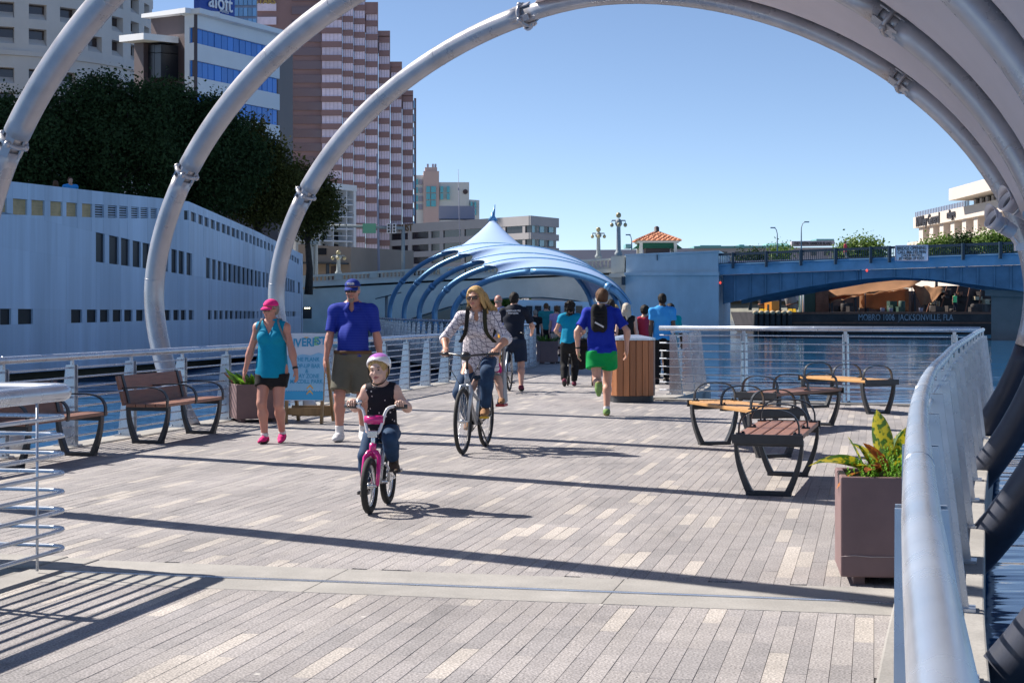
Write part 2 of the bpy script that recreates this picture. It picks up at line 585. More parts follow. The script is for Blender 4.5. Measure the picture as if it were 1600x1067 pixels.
# expansion joint: two concrete bands with a steel plate joint
jc = MB()
for a0, a1 in ((JU0 + .004, 8.40), (8.47, JU1 - .004)):
    for i in range(3):
        v0, v1 = lerp(NEAR_V + 0.05, 0.25, i / 3) + .0012, lerp(NEAR_V + 0.05, 0.25, (i + 1) / 3) - .0012
        bb = MB(); bb.hexa([UV(a0, v0, -.05), UV(a0, v1, -.05), UV(a1, v1, -.05), UV(a1, v0, -.05), UV(a0, v0, .002), UV(a0, v1, .002), UV(a1, v1, .002), UV(a1, v0, .002)])
        bb.build('concrete_band', M_conc, deck, bevel=0.004)
bb = MB(); bb.hexa([UV(8.405, -4.5, -.05), UV(8.405, .2, -.05), UV(8.435, .2, -.05), UV(8.435, -4.5, -.05), UV(8.405, -4.5, .006), UV(8.405, .2, .006), UV(8.435, .2, .006), UV(8.435, -4.5, .006)])
bb.build('joint_plate', M_steel, deck)
bb = MB(); bb.hexa([UV(8.44, -4.5, -.05), UV(8.44, .2, -.05), UV(8.465, .2, -.05), UV(8.465, -4.5, -.05), UV(8.44, -4.5, -.012), UV(8.44, .2, -.012), UV(8.465, .2, -.012), UV(8.465, -4.5, -.012)])
bb.build('joint_gap', M_darkmetal, deck)
# kerbs
def kerb(path, w_in, w_out, h, name='kerb', z0=-0.5):
    p = [Vector(q) for q in path]
    bb = MB()
    L_, R_ = [], []
    for i, q in enumerate(p):
        t = (p[min(i + 1, len(p) - 1)] - p[max(i - 1, 0)]).normalized()
        n = Vector((t.y, -t.x, 0))
        L_.append(q - n * w_in); R_.append(q + n * w_out)
    vv, ff = [], []
    for a, c in zip(L_, R_):
        vv += [(a.x, a.y, z0), (c.x, c.y, z0), (c.x, c.y, h), (a.x, a.y, h)]
    for i in range(len(p) - 1):
        for k in range(4):
            k2 = (k + 1) % 4
            ff.append((i * 4 + k2, i * 4 + k, i * 4 + 4 + k, i * 4 + 4 + k2))
    ff += [(0, 1, 2, 3), (len(vv) - 1, len(vv) - 2, len(vv) - 3, len(vv) - 4)]
    bb.add(vv, ff)
    return bb.build(name, M_conc, deck, bevel=0.01)
right_path = smooth_path([(XR(y), y, 0) for y in (0.3, 1.18, 2.6, 5.1, 7.65, 10, 12.5, 16.5, 20.9, 24.6)], 6)
rp = [q for q in right_path]
s0 = 0
segs = []
acc = 0; cur = [rp[0]]
for a, c in zip(rp, rp[1:]):
    cur.append(c); acc += (c - a).length
    if acc > 3.6:
        segs.append(cur); cur = [c]; acc = 0
if len(cur) > 1: segs.append(cur)
for sgm in segs:
    e = (sgm[-1] - sgm[-2]).normalized() * 0.008
    kerb(sgm[:-1] + [sgm[-1] - e], 0.17, 0.24, 0.10)
cross_path = [Vector((7.05, 24.75, 0)), Vector((4.8, 25.75, 0)), Vector((2.5, 26.75, 0))]
kerb([Vector((7.3, 24.70, 0)), Vector((2.4, 26.82, 0))], 0.18, 0.12, 0.03)
far_right = smooth_path([(x, y, 0) for x, y in deck_right_far], 6)
kerb(far_right, 0.15, 0.22, 0.05)
far_left = [Vector((XL(y), y, 0)) for y in (10.6, 14, 18, 22, 26, 30, 33)] + smooth_path([(x, y, 0) for x, y in deck_left_far], 6)
kerb(far_left, 0.25, 0.13, 0.012)
kerb([UV(8.70, LEFT_V), UV(8.70, NEAR_V - .12)], 0.2, 0.155, 0.012)
kerb([UV(-0.5, NEAR_V), UV(8.86, NEAR_V)], 0.115, 0.1, 0.010)

# ------------------------------------------------------------------ railings
def railing(label, path, h, z0=0.0, step=1.5, nrod=8, rod0=0.15, dz=0.128, rt=0.042, rr=0.011, skip_posts=None, closed_ends=True, posts_at=None, side=1, plate=0.2, mat_=None, group='walkway railings'):
    mt = mat_ or M_steel
    p = [Vector(q) for q in path]
    rt_ = thing('railing', label, 'railing', p[0], group=group)
    up = Vector((0, 0, 1))
    MB().tube([q + up * h for q in p], rt, 14).build('top_rail', mt, rt_)
    for k in range(nrod):
        z = z0 + rod0 + dz * k
        MB().tube([q + up * z for q in p], rr, 6).build('rod', mt, rt_)
    pts = resample(p, step) if posts_at is None else posts_at
    for q, t in resample(p, 2.9)[1:-1]:
        MB().lathe([(rt * .9, -.004), (rt * 1.035, -.003), (rt * 1.035, .003), (rt * .9, .004)], q + up * h, 14, axis=t).build('rail_joint', mt, rt_)
    for i, (q, t) in enumerate(pts):
        if skip_posts and skip_posts(q): continue
        n = Vector((t.y, -t.x, 0)).normalized() * side            # outward side
        b = MB()
        ph = z0 + rod0 + dz * (nrod - 1) + 0.03
        for s in (-0.035, 0.035):
            o = q + t * s
            a = [o - n * 0.05 + up * (z0 + .012), o + n * (plate - 0.05) + up * (z0 + .012), o + n * 0.055 + up * ph, o - n * 0.045 + up * ph]
            e = t * 0.012
            b.hexa([a[0] - e / 2, a[1] - e / 2, a[1] + e / 2, a[0] + e / 2, a[3] - e / 2, a[2] - e / 2, a[2] + e / 2, a[3] + e / 2])
        b.beam(q + up * (ph - 0.12), q + up * (h - rt * 0.6), 0.05, 0.022, up=n)
        ang = math.atan2(t.y, t.x)
        b.box(q + n * 0.05 + up * (z0 + 0.008), (0.13, plate + 0.08, 0.016), ang)
        for s in (-0.045, 0.045):
            for w_ in (-0.02, 0.12):
                b.lathe([(0.012, 0), (0.012, 0.014), (0.001, 0.018)], q + t * s + n * w_ + up * (z0 + 0.016), 6)
        b.build('post', mt, rt_)
    return rt_
rp2 = resample(right_path, 0.5)
rpath = [q for q, t in rp2]
railing('long curving steel railing on the right beside the square purple planter', rpath, 1.18, 0.10, 1.5, 8, 0.13, 0.118, rt=0.028,
        posts_at=[x for x in resample(right_path, 1.45) if x[0].y > 2.5], plate=0.22)
railing('straight steel railing crossing behind the four backless benches', [Vector((7.1, 24.75, 0)), Vector((2.42, 26.75, 0))], 1.18, 0.02, 1.6, 8, 0.15, 0.128,
        posts_at=[(Vector((x, 24.75 + (7.1 - x) * 0.4274, 0)), Vector((-0.919, 0.393, 0))) for x in (6.75, 5.22, 3.72)])
railing('steel railing curving behind the man in the light blue shirt', far_right[2:60], 1.12, 0.05, 1.1, 8, 0.13, 0.122, plate=0.22)
lp = [q for q, t in resample(far_left[:7], 1.0)]
railing('straight steel railing behind the left hand benches and the sign', lp, 0.97, 0.012, 1.45, 8, 0.10, 0.106, side=-1, plate=0.2)
railing('shaded steel railing curving into the far canopy beside a planter', far_left[6:60], 1.1, 0.012, 1.0, 8, 0.10, 0.122, side=-1, plate=0.22)
cp = [UV(u, NEAR_V) for u in (0.2, 2, 4, 6, 7.4, 8.2, 8.48, 8.56)]
cc = UV(8.56, NEAR_V - 0.14)
cp += [cc + (AV * math.cos(a) + AU * math.sin(a)) * 0.14 for a in np.linspace(0.2, math.pi / 2, 7)]
cp += [UV(8.70, v) for v in (-4.9, -6, -7.2, -8.4)]
rl = railing('steel corner railing whose rods wrap round at the left edge', cp, 1.0, 0.012, nrod=8, rod0=0.09, dz=0.108,
             posts_at=[(UV(u, NEAR_V), AU) for u in (2.8, 4.3, 5.85, 7.35)] + [(UV(8.70, v), -AV) for v in (-5.7, -7.2)], side=-1, rt=0.05, rr=0.013)
b = MB(); b.tube([UV(8.30, NEAR_V, 0.02), UV(8.30, NEAR_V, 0.97)], 0.008, 6); b.build('spacer_rod', M_steel, rl)

# ------------------------------------------------------------------ canopy arches over the walkway
TH = rad(39.4); RA, RB, RZ, RN = 6.0, 3.89, 1.66, 1.83
RW = Vector((math.cos(TH), -math.sin(TH), 0))
RNRM = Vector((math.sin(TH), math.cos(TH), 0))
def ring_c(k): return Vector((1.0 - 1.04 * (3 - k), 21.36 - 3.85 * (3 - k), 0))
def ring_pt(c, t, a=RA, b_=RB, zc=RZ, n=RN, wv=RW, off=0.0):
    ct, st = math.cos(t), math.sin(t)
    T = (a + off) * math.copysign(abs(ct) ** (2 / n), ct)
    Z = zc + (b_ + off) * math.copysign(abs(st) ** (2 / n), st)
    return c + wv * T + Vector((0, 0, Z))
def arc(c, t0, t1, m, **kw): return [ring_pt(c, rad(lerp(t0, t1, i / m)), **kw) for i in range(m + 1)]
T_LC, T_MC, T_RC = 154.0, 102.0, 40.0       # collars: left, near the crown, right
ARCH_LAB = {3: 'grey steel tube arch framing the open sky, farthest of the near arches', 2: 'middle grey steel tube arch rising behind the left railing',
            1: 'nearest grey steel tube arch at the upper left corner', 0: 'grey steel tube arch overhead that shadows the expansion joint'}
arch_dirs = {}
for k in (3, 2, 1, 0):
    c = ring_c(k)
    a = thing('canopy_arch', ARCH_LAB[k], 'arch', (c.x, c.y, 0), group='tube arches over the walkway')
    secs = [(208, T_LC + 1.2, 0.128, 20), (T_LC - 1.2, T_MC, 0.142, 22), (T_MC, T_RC + 1.2, 0.115, 20), (T_RC - 1.2, -10, 0.128, 24)]
    for t0, t1, r, m in secs:
        MB().tube(arc(c, t0, t1, m), r, 20).build('tube', M_arch, a)
    MB().tube(arc(c, -10.2, -40, 12), 0.128, 20).build('shade_tube', M_archd, a)
    for t_ in (176, 130, 118, 70, 55, 20):
        q = ring_pt(c, rad(t_)); tg = (ring_pt(c, rad(t_ - 1)) - ring_pt(c, rad(t_ + 1))).normalized(); rw = .142 if 102 < t_ < 154 else (.115 if 40 < t_ < 102 else .128)
        MB().lathe([(rw * .95, -.012), (rw * 1.02, -.006), (rw * 1.02, .006), (rw * .95, .012)], q, 18, axis=tg).build('weld_ring', M_arch, a)
    for tc, r in ((T_LC, 0.14), (T_RC, 0.135), (T_MC, 0.15)):
        b = MB()
        b.tube(arc(c, tc + 1.3, tc - 1.3, 3), r * 0.72, 14)
        q = ring_pt(c, rad(tc)); tg = (ring_pt(c, rad(tc - 1)) - ring_pt(c, rad(tc + 1))).normalized()
        b.lathe([(r * 0.8, -0.02), (r * 1.12, -0.018), (r * 1.12, 0.018), (r * 0.8, 0.02)], q, 18, axis=tg)
        x, y, z = frame_of(tg)
        for j in range(4):
            an = j * math.pi / 2 + 0.6
            dd = x * math.cos(an) + y * math.sin(an)
            b.beam(q + dd * r * 0.86 - tg * 0.15, q + dd * r * 0.86 + tg * 0.15, 0.09, 0.02, up=dd)
            b.ell(q + dd * r * 1.02, (0.04, 0.04, 0.04), 8)
        b.build('collar', M_arch, a)
# membrane stretched over the right half
M_mem = mat('canopy_membrane', (0.74, 0.69, 0.71), 0.7, var=0.06, vscale=0.5, trans=0.3)
def membrane(rings, t0s, t1s, mt, label, name='canopy_roof', sag=0.16, m=28, sub=8, group=None):
    root = thing(name, label, 'canopy', rings[0]['c'], group=group)
    for A, B, ta, tb in zip(rings, rings[1:], zip(t0s, t0s[1:]), zip(t1s, t1s[1:])):
        vv, ff = [], []
        for j in range(sub + 1):
            s = j / sub
            bow = 4 * s * (1 - s)
            for i in range(m + 1):
                f = i / m
                f = f * (1 - 0.10 * bow) + 0.05 * bow        # scalloped free edges
                qa = ring_pt(A['c'], rad(lerp(ta[0], tb[0], f)), off=A.get('off', .1), **A['kw'])
                qb = ring_pt(B['c'], rad(lerp(ta[1], tb[1], f)), off=B.get('off', .1), **B['kw'])
                q = qa.lerp(qb, s)
                cen = (A['c'].lerp(B['c'], s)) + Vector((0, 0, A['kw'].get('zc', RZ)))
                q = q + (cen - q).normalized() * sag * bow
                vv.append(q)
        W_ = m + 1
        for j in range(sub):
            for i in range(m):
                ff.append((j * W_ + i, j * W_ + i + 1, (j + 1) * W_ + i + 1, (j + 1) * W_ + i))
        b = MB(); b.add(vv, ff, 0, True)
        o = b.build('membrane_panel', mt, root)
        sd = o.modifiers.new('thickness', 'SOLIDIFY'); sd.thickness = 0.006
    return root
membrane([{'c': ring_c(k), 'kw': {}} for k in (3, 2, 1, 0)], [T_MC - 2] * 4, [9, 8, 7, 6], M_mem, 'white tensile fabric roof stretched over the near arches')

# spotlights clamped to the arches
M_white = mat('white_enamel', (0.72, 0.70, 0.74), 0.35, var=0.04)
M_glassd = mat('lamp_glass', (0.05, 0.05, 0.06), 0.08)
def spot(label, q, aim, size, ref):
    t = thing('spotlight', label, 'spotlight', q, group='spotlights clamped to the arches')
    ax = Vector(aim).normalized()
    L_ = size
    MB().lathe([(0.10 * L_, -0.75 * L_), (0.24 * L_, -0.7 * L_), (0.27 * L_, 0.0), (0.33 * L_, 0.02 * L_), (0.33 * L_, 0.2 * L_), (0.30 * L_, 0.2 * L_), (0.29 * L_, 0.04 * L_)], q, 18, axis=ax).build('housing', M_white, t)
    x, y, z = frame_of(ax)
    hd = MB()
    pts = []
    for i in range(13):
        an = math.pi * i / 12
        dd = x * math.cos(an) + y * math.sin(an)
        pts.append((q + dd * 0.335 * L_ + ax * 0.18 * L_, q + dd * 0.36 * L_ + ax * (0.22 + 0.30 * math.sin(an)) * L_))
    vv = [p for pr_ in pts for p in pr_]
    hd.add(vv, [(2 * i, 2 * i + 1, 2 * i + 3, 2 * i + 2) for i in range(12)], 0, True)
    o = hd.build('hood', M_white, t); o.modifiers.new('t', 'SOLIDIFY').thickness = 0.006
    MB().lathe([(0.27 * L_, 0.05 * L_), (0.15 * L_, 0.07 * L_), (0.001, 0.075 * L_)], q, 16, axis=ax).build('lens', M_glassd, t)
    MB().lathe([(0.275 * L_, -.30 * L_), (0.285 * L_, -.28 * L_), (0.285 * L_, -.22 * L_), (0.275 * L_, -.20 * L_)], q, 18, axis=ax).build('trim_band', M_steel, t)
    br = MB(); ref = Vector(ref)
    br.beam(q - ax * 0.3 * L_, ref, 0.07 * L_ + .02, 0.03 * L_ + .01)
    br.box(ref, (0.1 * L_ + .05, 0.1 * L_ + .05, 0.1 * L_ + .05))
    br.build('bracket', M_white, t)
c3 = ring_c(3)
q = P(824, 38, 23.6)
spot('small spotlight hanging under the crown of the farthest near arch', q, (0.55, -0.55, -0.5), 0.26, P(808, 36, 23.75))
q2 = P(1578, 318, 16.6); spot('upper white spotlight fixed to the arch at the right edge', q2, (-0.78, -0.2, 0.42), 0.32, P(1612, 350, 16.9))
q3 = P(1556, 346, 17.1); spot('lower white spotlight beside the bridge railing at right', q3, (-0.78, -0.2, 0.45), 0.32, P(1592, 386, 17.35))

# ------------------------------------------------------------------ far blue canopy
M_memb = mat('far_membrane', (0.40, 0.56, 0.84), 0.6, var=0.03, vscale=0.4, trans=0.15)
PH = rad(27); W2 = Vector((math.cos(PH), -math.sin(PH), 0))
R2 = []
for lx, ly, a, ap in ((-6.6, 88, 6.0, 4.83), (-5.43, 82, 5.85, 4.48), (-4.32, 76, 5.2, 3.9), (-3.32, 70, 4.5, 3.5), (-2.3, 64, 3.75, 2.95)):
    R2.append({'c': Vector((lx, ly, 0)) + W2 * a, 'kw': dict(a=a, b_=ap - 1.25, zc=1.25, n=2.0, wv=W2), 'off': 0.14})
LB2 = ['rearmost blue tube arch of the far canopy', 'second blue tube arch from the back of the far canopy', 'middle blue tube arch of the far canopy', 'second blue tube arch from the front of the far canopy', 'low front blue tube arch at the mouth of the far canopy']
for r_, lb in zip(R2, LB2):
    t = thing('canopy_arch', lb, 'arch', (r_['c'].x, r_['c'].y, 0), group='blue tube arches of the far canopy')
    for t0, t1 in ((215, 150), (150, 95), (95, 40), (40, -30)):
        MB().tube([ring_pt(r_['c'], rad(lerp(t0, t1, i / 14)), **r_['kw']) for i in range(15)], 0.125, 12).build('tube', M_archb, t)
    for tc in (150, 40):
        q = ring_pt(r_['c'], rad(tc), **r_['kw']); tg = (ring_pt(r_['c'], rad(tc - 1), **r_['kw']) - ring_pt(r_['c'], rad(tc + 1), **r_['kw'])).normalized()
        MB().lathe([(0.12, -.1), (0.16, -.1), (0.16, .1), (0.12, .1)], q, 12, axis=tg).build('collar', M_archb, t)
rt2 = membrane(R2, [118] * 5, [12, 12, 14, 16, 18], M_memb, 'pale blue tensile fabric roof with a pointed peak over the far walkway', sag=-0.02, m=26, sub=5)
# rear cone of the fabric rising to the mast
pk = P(770, 341, 90)
rA = [ring_pt(R2[0]['c'], rad(lerp(122, 30, i / 20)), off=.14, **R2[0]['kw']) for i in range(21)]
vv, ff = [], []
for j in range(9):
    s = j / 8
    for q in rA:
        r2_ = q.lerp(pk, s)
        r2_.z = q.z + (pk.z - q.z) * (s ** 1.7)
        vv.append(r2_)
for j in range(8):
    for i in range(20):
        ff.append((j * 21 + i, j * 21 + i + 1, (j + 1) * 21 + i + 1, (j + 1) * 21 + i))
b = MB(); b.add(vv, ff, 0, True); o = b.build('membrane_cone', M_memb, rt2); o.modifiers.new('t', 'SOLIDIFY').thickness = 0.006
b = MB(); b.tube([pk - Vector((0, 0, 2.6)), pk + Vector((0.02, 0, 0.1)), pk + Vector((0.12, 0, 0.75))], [0.12, 0.1, 0.02], 8); b.lathe([(0.3, -.15), (0.12, 0.1), (0.1, 0.3)], pk, 10); b.build('mast', M_archb, rt2)
b = MB()      # seams with lacing along each arch
for r_ in R2[:]:
    b.tube([ring_pt(r_['c'], rad(lerp(117, 14, i / 30)), **dict(r_['kw'])) + (Vector((0, 0, 0.0))) for i in range(31)], 0.02, 5)
for r_ in R2:
    pts = [ring_pt(r_['c'], rad(lerp(117, 14, i / 40)), off=0.165, **r_['kw']) for i in range(41)]
    b.tube(pts, 0.03, 5)
b.build('seam', M_archb, rt2)
# small white arches of a third canopy seen under the bridge
for i, px in enumerate((628, 641, 651, 660)):
    c = P(px + 24, 480, 178 + i * 3); c.z = 0
    t = thing('canopy_arch', ['leftmost', 'second from left', 'third from left', 'rightmost'][i] + ' small white arch seen under the stone bridge', 'arch', c, group='white arches beyond the bridge')
    MB().tube([ring_pt(c, rad(lerp(200, 40, j / 16)), a=2.0, b_=2.2, zc=.9, n=2.0, wv=Vector((1, 0, 0))) for j in range(17)], 0.09, 8).build('tube', M_white, t)
    MB().lathe([(0.14, -.8), (0.14, -.1), (.09, 0)], c + Vector((-1.9, 0, 0.3)), 8).build('foot', M_white, t)
# ------------------------------------------------------------------ benches
M_ipe = mat('red_brown_timber', (0.24, 0.115, 0.075), 0.5, var=0.18, vscale=3, stretch=(14, 1.2, 14), bump=0.08, bscale=30, objrand=0.12)
M_teak = mat('golden_timber', (0.50, 0.27, 0.10), 0.5, var=0.16, vscale=3, stretch=(14, 1.2, 14), bump=0.08, bscale=30, objrand=0.12)
M_bin = mat('bin_timber', (0.38, 0.15, 0.06), 0.45, var=0.18, vscale=2, stretch=(10, 10, 0.8), bump=0.06, bscale=30, objrand=0.22)
def u_frame(b, y, w, h, x0=0.0):            # swept U-shaped leg frame in the xz plane at y
    pts = []
    for t in np.linspace(0, 1, 9):
        pts.append((-w / 2 + 0.02 + (w / 2 - 0.16) * (t ** 1.7), h * (1 - t)))
    for s in (1, -1):
        path = [Vector((x0 + s * x, y, z + 0.0)) for x, z in pts]
        b.bar(path, 0.075, [0.026 + 0.03 * (i / 8) for i in range(9)], (0, 1, 0))
    b.box((x0, y, 0.018), (0.36, 0.085, 0.035))
    b.box((x0, y, h + 0.015), (w - 0.01, 0.08, 0.05))
def bench_flat(loc, rz, label, timber):
    t = thing('bench', label, 'bench', loc, rz, 'backless benches on the deck')
    W_, L_, H_ = 0.54, 1.78, 0.40
    for y in (-L_ / 2 + 0.09, L_ / 2 - 0.09):
        b = MB(); u_frame(b, y, W_ + 0.02, H_); b.build('leg_frame', M_darkmetal, t, local=True, bevel=0.006)
    n = 5
    sw = W_ / n
    me = MB().box((0, 0, 0), (sw - 0.014, L_, 0.038)).mesh('slat', timber)
    for i in range(n):
        o = place(me, 'slat', t, (-W_ / 2 + sw * (i + .5), 0, H_ + 0.062))
        bv = o.modifiers.new('b', 'BEVEL'); bv.width = 0.006; bv.segments = 2
    for y in (-L_ / 2 - 0.012, L_ / 2 + 0.012):
        b = MB(); b.box((0, y, H_ + 0.052), (W_ + 0.02, 0.022, 0.075)); b.build('end_trim', M_darkmetal, t, local=True, bevel=0.004)
    b = MB(); b.box((0, 0, H_ + 0.03), (W_ - 0.05, 0.06, 0.022)); b.build('cross_support', M_darkmetal, t, local=True)
    hoop = []
    for a in np.linspace(0, math.pi, 15):
        hoop.append(Vector((-(W_ / 2 - 0.03) * math.copysign(abs(math.cos(a)) ** 0.75, math.cos(a)), 0, H_ + 0.08 + 0.20 * abs(math.sin(a)) ** 0.62)))
    hb = MB(); hb.bar(hoop, 0.045, 0.012, (0, 1, 0))
    for s in (-1, 1): hb.box((s * (W_ / 2 - 0.045), 0, H_ + 0.087), (0.07, 0.05, 0.012)); hb.lathe([(0.012, 0), (0.012, 0.012), (0.001, 0.016)], (s * (W_ / 2 - 0.065), 0, H_ + 0.092), 6)
    me = hb.mesh('armrest', M_darkmetal)
    for y in (-L_ / 2 + 0.1, 0, L_ / 2 - 0.1): place(me, 'armrest', t, (0, y, 0))
    return t
def mid(a, b): return (Vector(a) + Vector(b)) / 2
def rzdir(a, b):            # rotation so that local +y runs from a to b
    d = Vector(b) - Vector(a)
    return math.atan2(-d.x, d.y)
A, B = (2.02, 12.9, 0), (2.48, 14.62, 0); bench_flat(mid(A, B), rzdir(A, B), 'red-brown backless bench nearest the camera beside the square planter', M_ipe)
A, B = (2.62, 16.35, 0), (2.22, 17.9, 0); bench_flat(mid(A, B), rzdir(A, B), 'golden slatted backless bench left of the red-brown one', M_teak)
A, B = (2.95, 19.6, 0), (3.98, 20.95, 0); bench_flat(mid(A, B), rzdir(A, B), 'red-brown backless bench set diagonally between two golden ones', M_ipe)
A, B = (5.22, 23.2, 0), (4.62, 24.75, 0); bench_flat(mid(A, B), rzdir(A, B), 'golden backless bench farthest back against the crossing railing', M_teak)

def bench_back(loc, rz, label, sc=0.92, timber=None):
    timber = timber or M_ipe
    t = thing('bench', label, 'bench', loc, rz, 'benches with backs along the left railing')
    L_, H_ = 1.85 * sc, 0.40 * sc
    # local: y along the bench, +x is the front, -x the back
    for y in (-L_ / 2 + 0.12, L_ / 2 - 0.12):
        b = MB()
        u_frame(b, y, 0.56 * sc, H_)
        b.bar([Vector((-0.24 * sc, y, H_)), Vector((-0.28 * sc, y, H_ + .18 * sc)), Vector((-0.35 * sc, y, H_ + .42 * sc))], 0.06, 0.03, (0, 1, 0))
        b.build('leg_frame', M_darkmetal, t, local=True, bevel=0.005)
    for y in (-L_ / 2 + 0.06, 0.0, L_ / 2 - 0.06):
        b = MB()
        arm = [Vector((-0.30 * sc, y, H_ + .26 * sc)), Vector((-0.1 * sc, y, H_ + .275 * sc)), Vector((0.1 * sc, y, H_ + .27 * sc)), Vector((0.22 * sc, y, H_ + .23 * sc)), Vector((0.275 * sc, y, H_ + .14 * sc)), Vector((0.27 * sc, y, H_ + .03))]
        b.bar(smooth_path(arm, 4), 0.05, 0.014, (0, 1, 0)); b.build('armrest', M_darkmetal, t, local=True)
    for i in range(4):
        b = MB(); b.box((-0.17 * sc + i * 0.128 * sc, 0, H_ + 0.055), (0.118 * sc, L_, 0.036)); b.build('slat', timber, t, local=True, bevel=0.006)
    for i in range(2):
        x = -0.285 * sc - 0.05 * i * sc; z = H_ + (0.14 + 0.185 * i) * sc
        b = MB(); b.box((x, 0, z), (0.03, L_, 0.172 * sc), M=Matrix.Rotation(-0.24, 3, 'Y')); b.build('back_plank', timber, t, local=True, bevel=0.006)
    return t
A, B = (-3.95, 18.0, 0), (-3.6, 19.6, 0); bench_back(mid(A, B) - Vector((0.1, 0, 0)), rzdir(A, B), 'dark timber bench with a back left of the woman in the pink cap')
A, B = (-4.62, 15.05, 0), (-4.27, 16.66, 0); bench_back(mid(A, B) - Vector((0.1, 0, 0)), rzdir(A, B), 'dark timber bench with a back at the left edge behind the corner railing')
bench_back((1.55, 46.5, 0), rad(-10), 'dark bench with a back in the shade beyond the far planter', 1.0)

# ------------------------------------------------------------------ planters
M_plant = mat('mauve_planter', (0.20, 0.125, 0.125), 0.55, var=0.10, vscale=2.5, bump=0.03, bscale=30, wear=.10, wscale=3)
M_soil = mat('soil', (0.035, 0.025, 0.018), 0.95, var=0.3, bump=0.4, bscale=50)
M_rim = mat('scratch', (0.42, 0.36, 0.36), 0.7)
def leaf_mat(name, c1, c2, scale=14):
    m = mat(name, c1, 0.38, trans=0.25, var=0.01)
    n = m.node_tree.nodes; L = m.node_tree.links.new
    tc = n.new('ShaderNodeTexCoord'); v = n.new('ShaderNodeTexVoronoi'); v.inputs['Scale'].default_value = scale
    L(tc.outputs['Object'], v.inputs['Vector'])
    nz = n.new('ShaderNodeTexNoise'); nz.inputs['Scale'].default_value = scale * 1.4; L(tc.outputs['Object'], nz.inputs['Vector'])
    cr = n.new('ShaderNodeValToRGB'); cr.color_ramp.elements[0].position = 0.46; cr.color_ramp.elements[1].position = 0.56
    cr.color_ramp.elements[0].color = (*c1, 1); cr.color_ramp.elements[1].color = (*c2, 1)
    L(nz.outputs[0], cr.inputs[0])
    b = n['Principled BSDF']; L(cr.outputs[0], b.inputs['Base Color'])
    for x in n:
        if x.bl_idname == 'ShaderNodeBsdfTranslucent': L(cr.outputs[0], x.inputs[0])
    return m
M_croton = leaf_mat('croton_leaf', (0.05, 0.14, 0.02), (0.55, 0.48, 0.03), 20)
M_crotonr = leaf_mat('croton_red_leaf', (0.16, 0.04, 0.02), (0.40, 0.13, 0.03), 16)
M_fern = mat('bright_fern', (0.16, 0.36, 0.03), 0.5, trans=0.3, var=0.25, vscale=30)
M_green = mat('planter_green', (0.09, 0.20, 0.03), 0.5, trans=0.25, var=0.25, vscale=12)
def leaf(b, base, d, length, width, droop, roll=0.0, mi=0, n=7, fold=0.25):
    d = Vector(d).normalized()
    side = d.cross(Vector((0, 0, 1)))
    if side.length < 1e-3: side = Vector((1, 0, 0))
    side.normalize()
    side = Matrix.Rotation(roll, 3, d) @ side
    p = Vector(base); tg = d.copy()
    vv, ff = [], []
    for i in range(n + 1):
        s = i / n
        w_ = width * 0.5 * (math.sin(math.pi * min(1, s * 0.93 + 0.05)) ** 0.75) * (1 if i < n else 0.05)
        nn = side.cross(tg).normalized()
        vv += [p - side * w_ + nn * w_ * fold, p - nn * 0.0, p + side * w_ + nn * w_ * fold]
        p = p + tg * (length / n)
        tg = (tg + Vector((0, 0, -droop / n))).normalized()
    for i in range(n):
        a = i * 3
        ff += [(a, a + 1, a + 4, a + 3), (a + 1, a + 2, a + 5, a + 4)]
    b.add(vv, ff, mi, True)
def planter_box(t, w, h, taper=0.0, foot=0.045):
    b = MB()
    hw, tw = w / 2 - taper, w / 2
    th = 0.04
    o = [(-1, -1), (1, -1), (1, 1), (-1, 1)]
    v = [(x * hw, y * hw, foot) for x, y in o] + [(x * tw, y * tw, h) for x, y in o] + [(x * (tw - th), y * (tw - th), h) for x, y in o] + [(x * (tw - th), y * (tw - th), h - 0.1) for x, y in o]
    f = [(3, 2, 1, 0)]
    for k in range(4):
        k2 = (k + 1) % 4
        f += [(k, k2, 4 + k2, 4 + k), (4 + k, 4 + k2, 8 + k2, 8 + k), (8 + k, 8 + k2, 12 + k2, 12 + k)]
    b.add(v, f); b.build('pot', M_plant, t, local=True, bevel=0.008)
    b = MB(); b.box((0, 0, h - 0.075), (w - 2 * th - .002, w - 2 * th - .002, 0.06)); b.build('soil', M_soil, t, local=True)
    for x in (-1, 1):
        b = MB(); b.box((x * (hw - 0.1), 0, foot / 2), (0.06, w * 0.8, foot)); b.build('foot', M_plant, t, local=True)
def tuft(b, c, r, h, n, rr, mi=0):
    for i in range(n):
        a = rr.random() * 6.283; q = r * math.sqrt(rr.random())
        base = Vector(c) + Vector((q * math.cos(a), q * math.sin(a), 0))
        hh = h * (0.6 + 0.5 * rr.random()) * (1.1 - q / r * 0.4)
        lean = Vector((math.cos(a) * q / r * 0.5, math.sin(a) * q / r * 0.5, 1)).normalized()
        for k in range(26):
            s = k / 26
            p = base + lean * hh * s
            an = rr.random() * 6.283
            dd = Vector((math.cos(an), math.sin(an), 0.5 + 0.4 * rr.random()))
            leaf(b, p, dd, 0.030 * (1.15 - s * 0.75), 0.008, 0.2, mi=mi, n=2)
rr = random.Random(11)
pz = rad(-12.5 - 90 + 90)
t = thing('planter', 'square mauve planter with a yellow-spotted croton in front of the right railing', 'planter', (2.07, 8.97, 0), rad(-8), 'mauve planters')
planter_box(t, 0.55, 0.58)
b = MB(); b.tube([Vector(q) for q in ((-.275, -.2825, .155), (-.2, -.2825, .162), (-.12, -.2825, .156), (0, -.2825, .158), (.05, -.2825, .152))], [.0008, .0022, .003, .002, .0006], 5); b.build('scratch', M_rim, t, local=True)
b = MB(); zt = 0.53
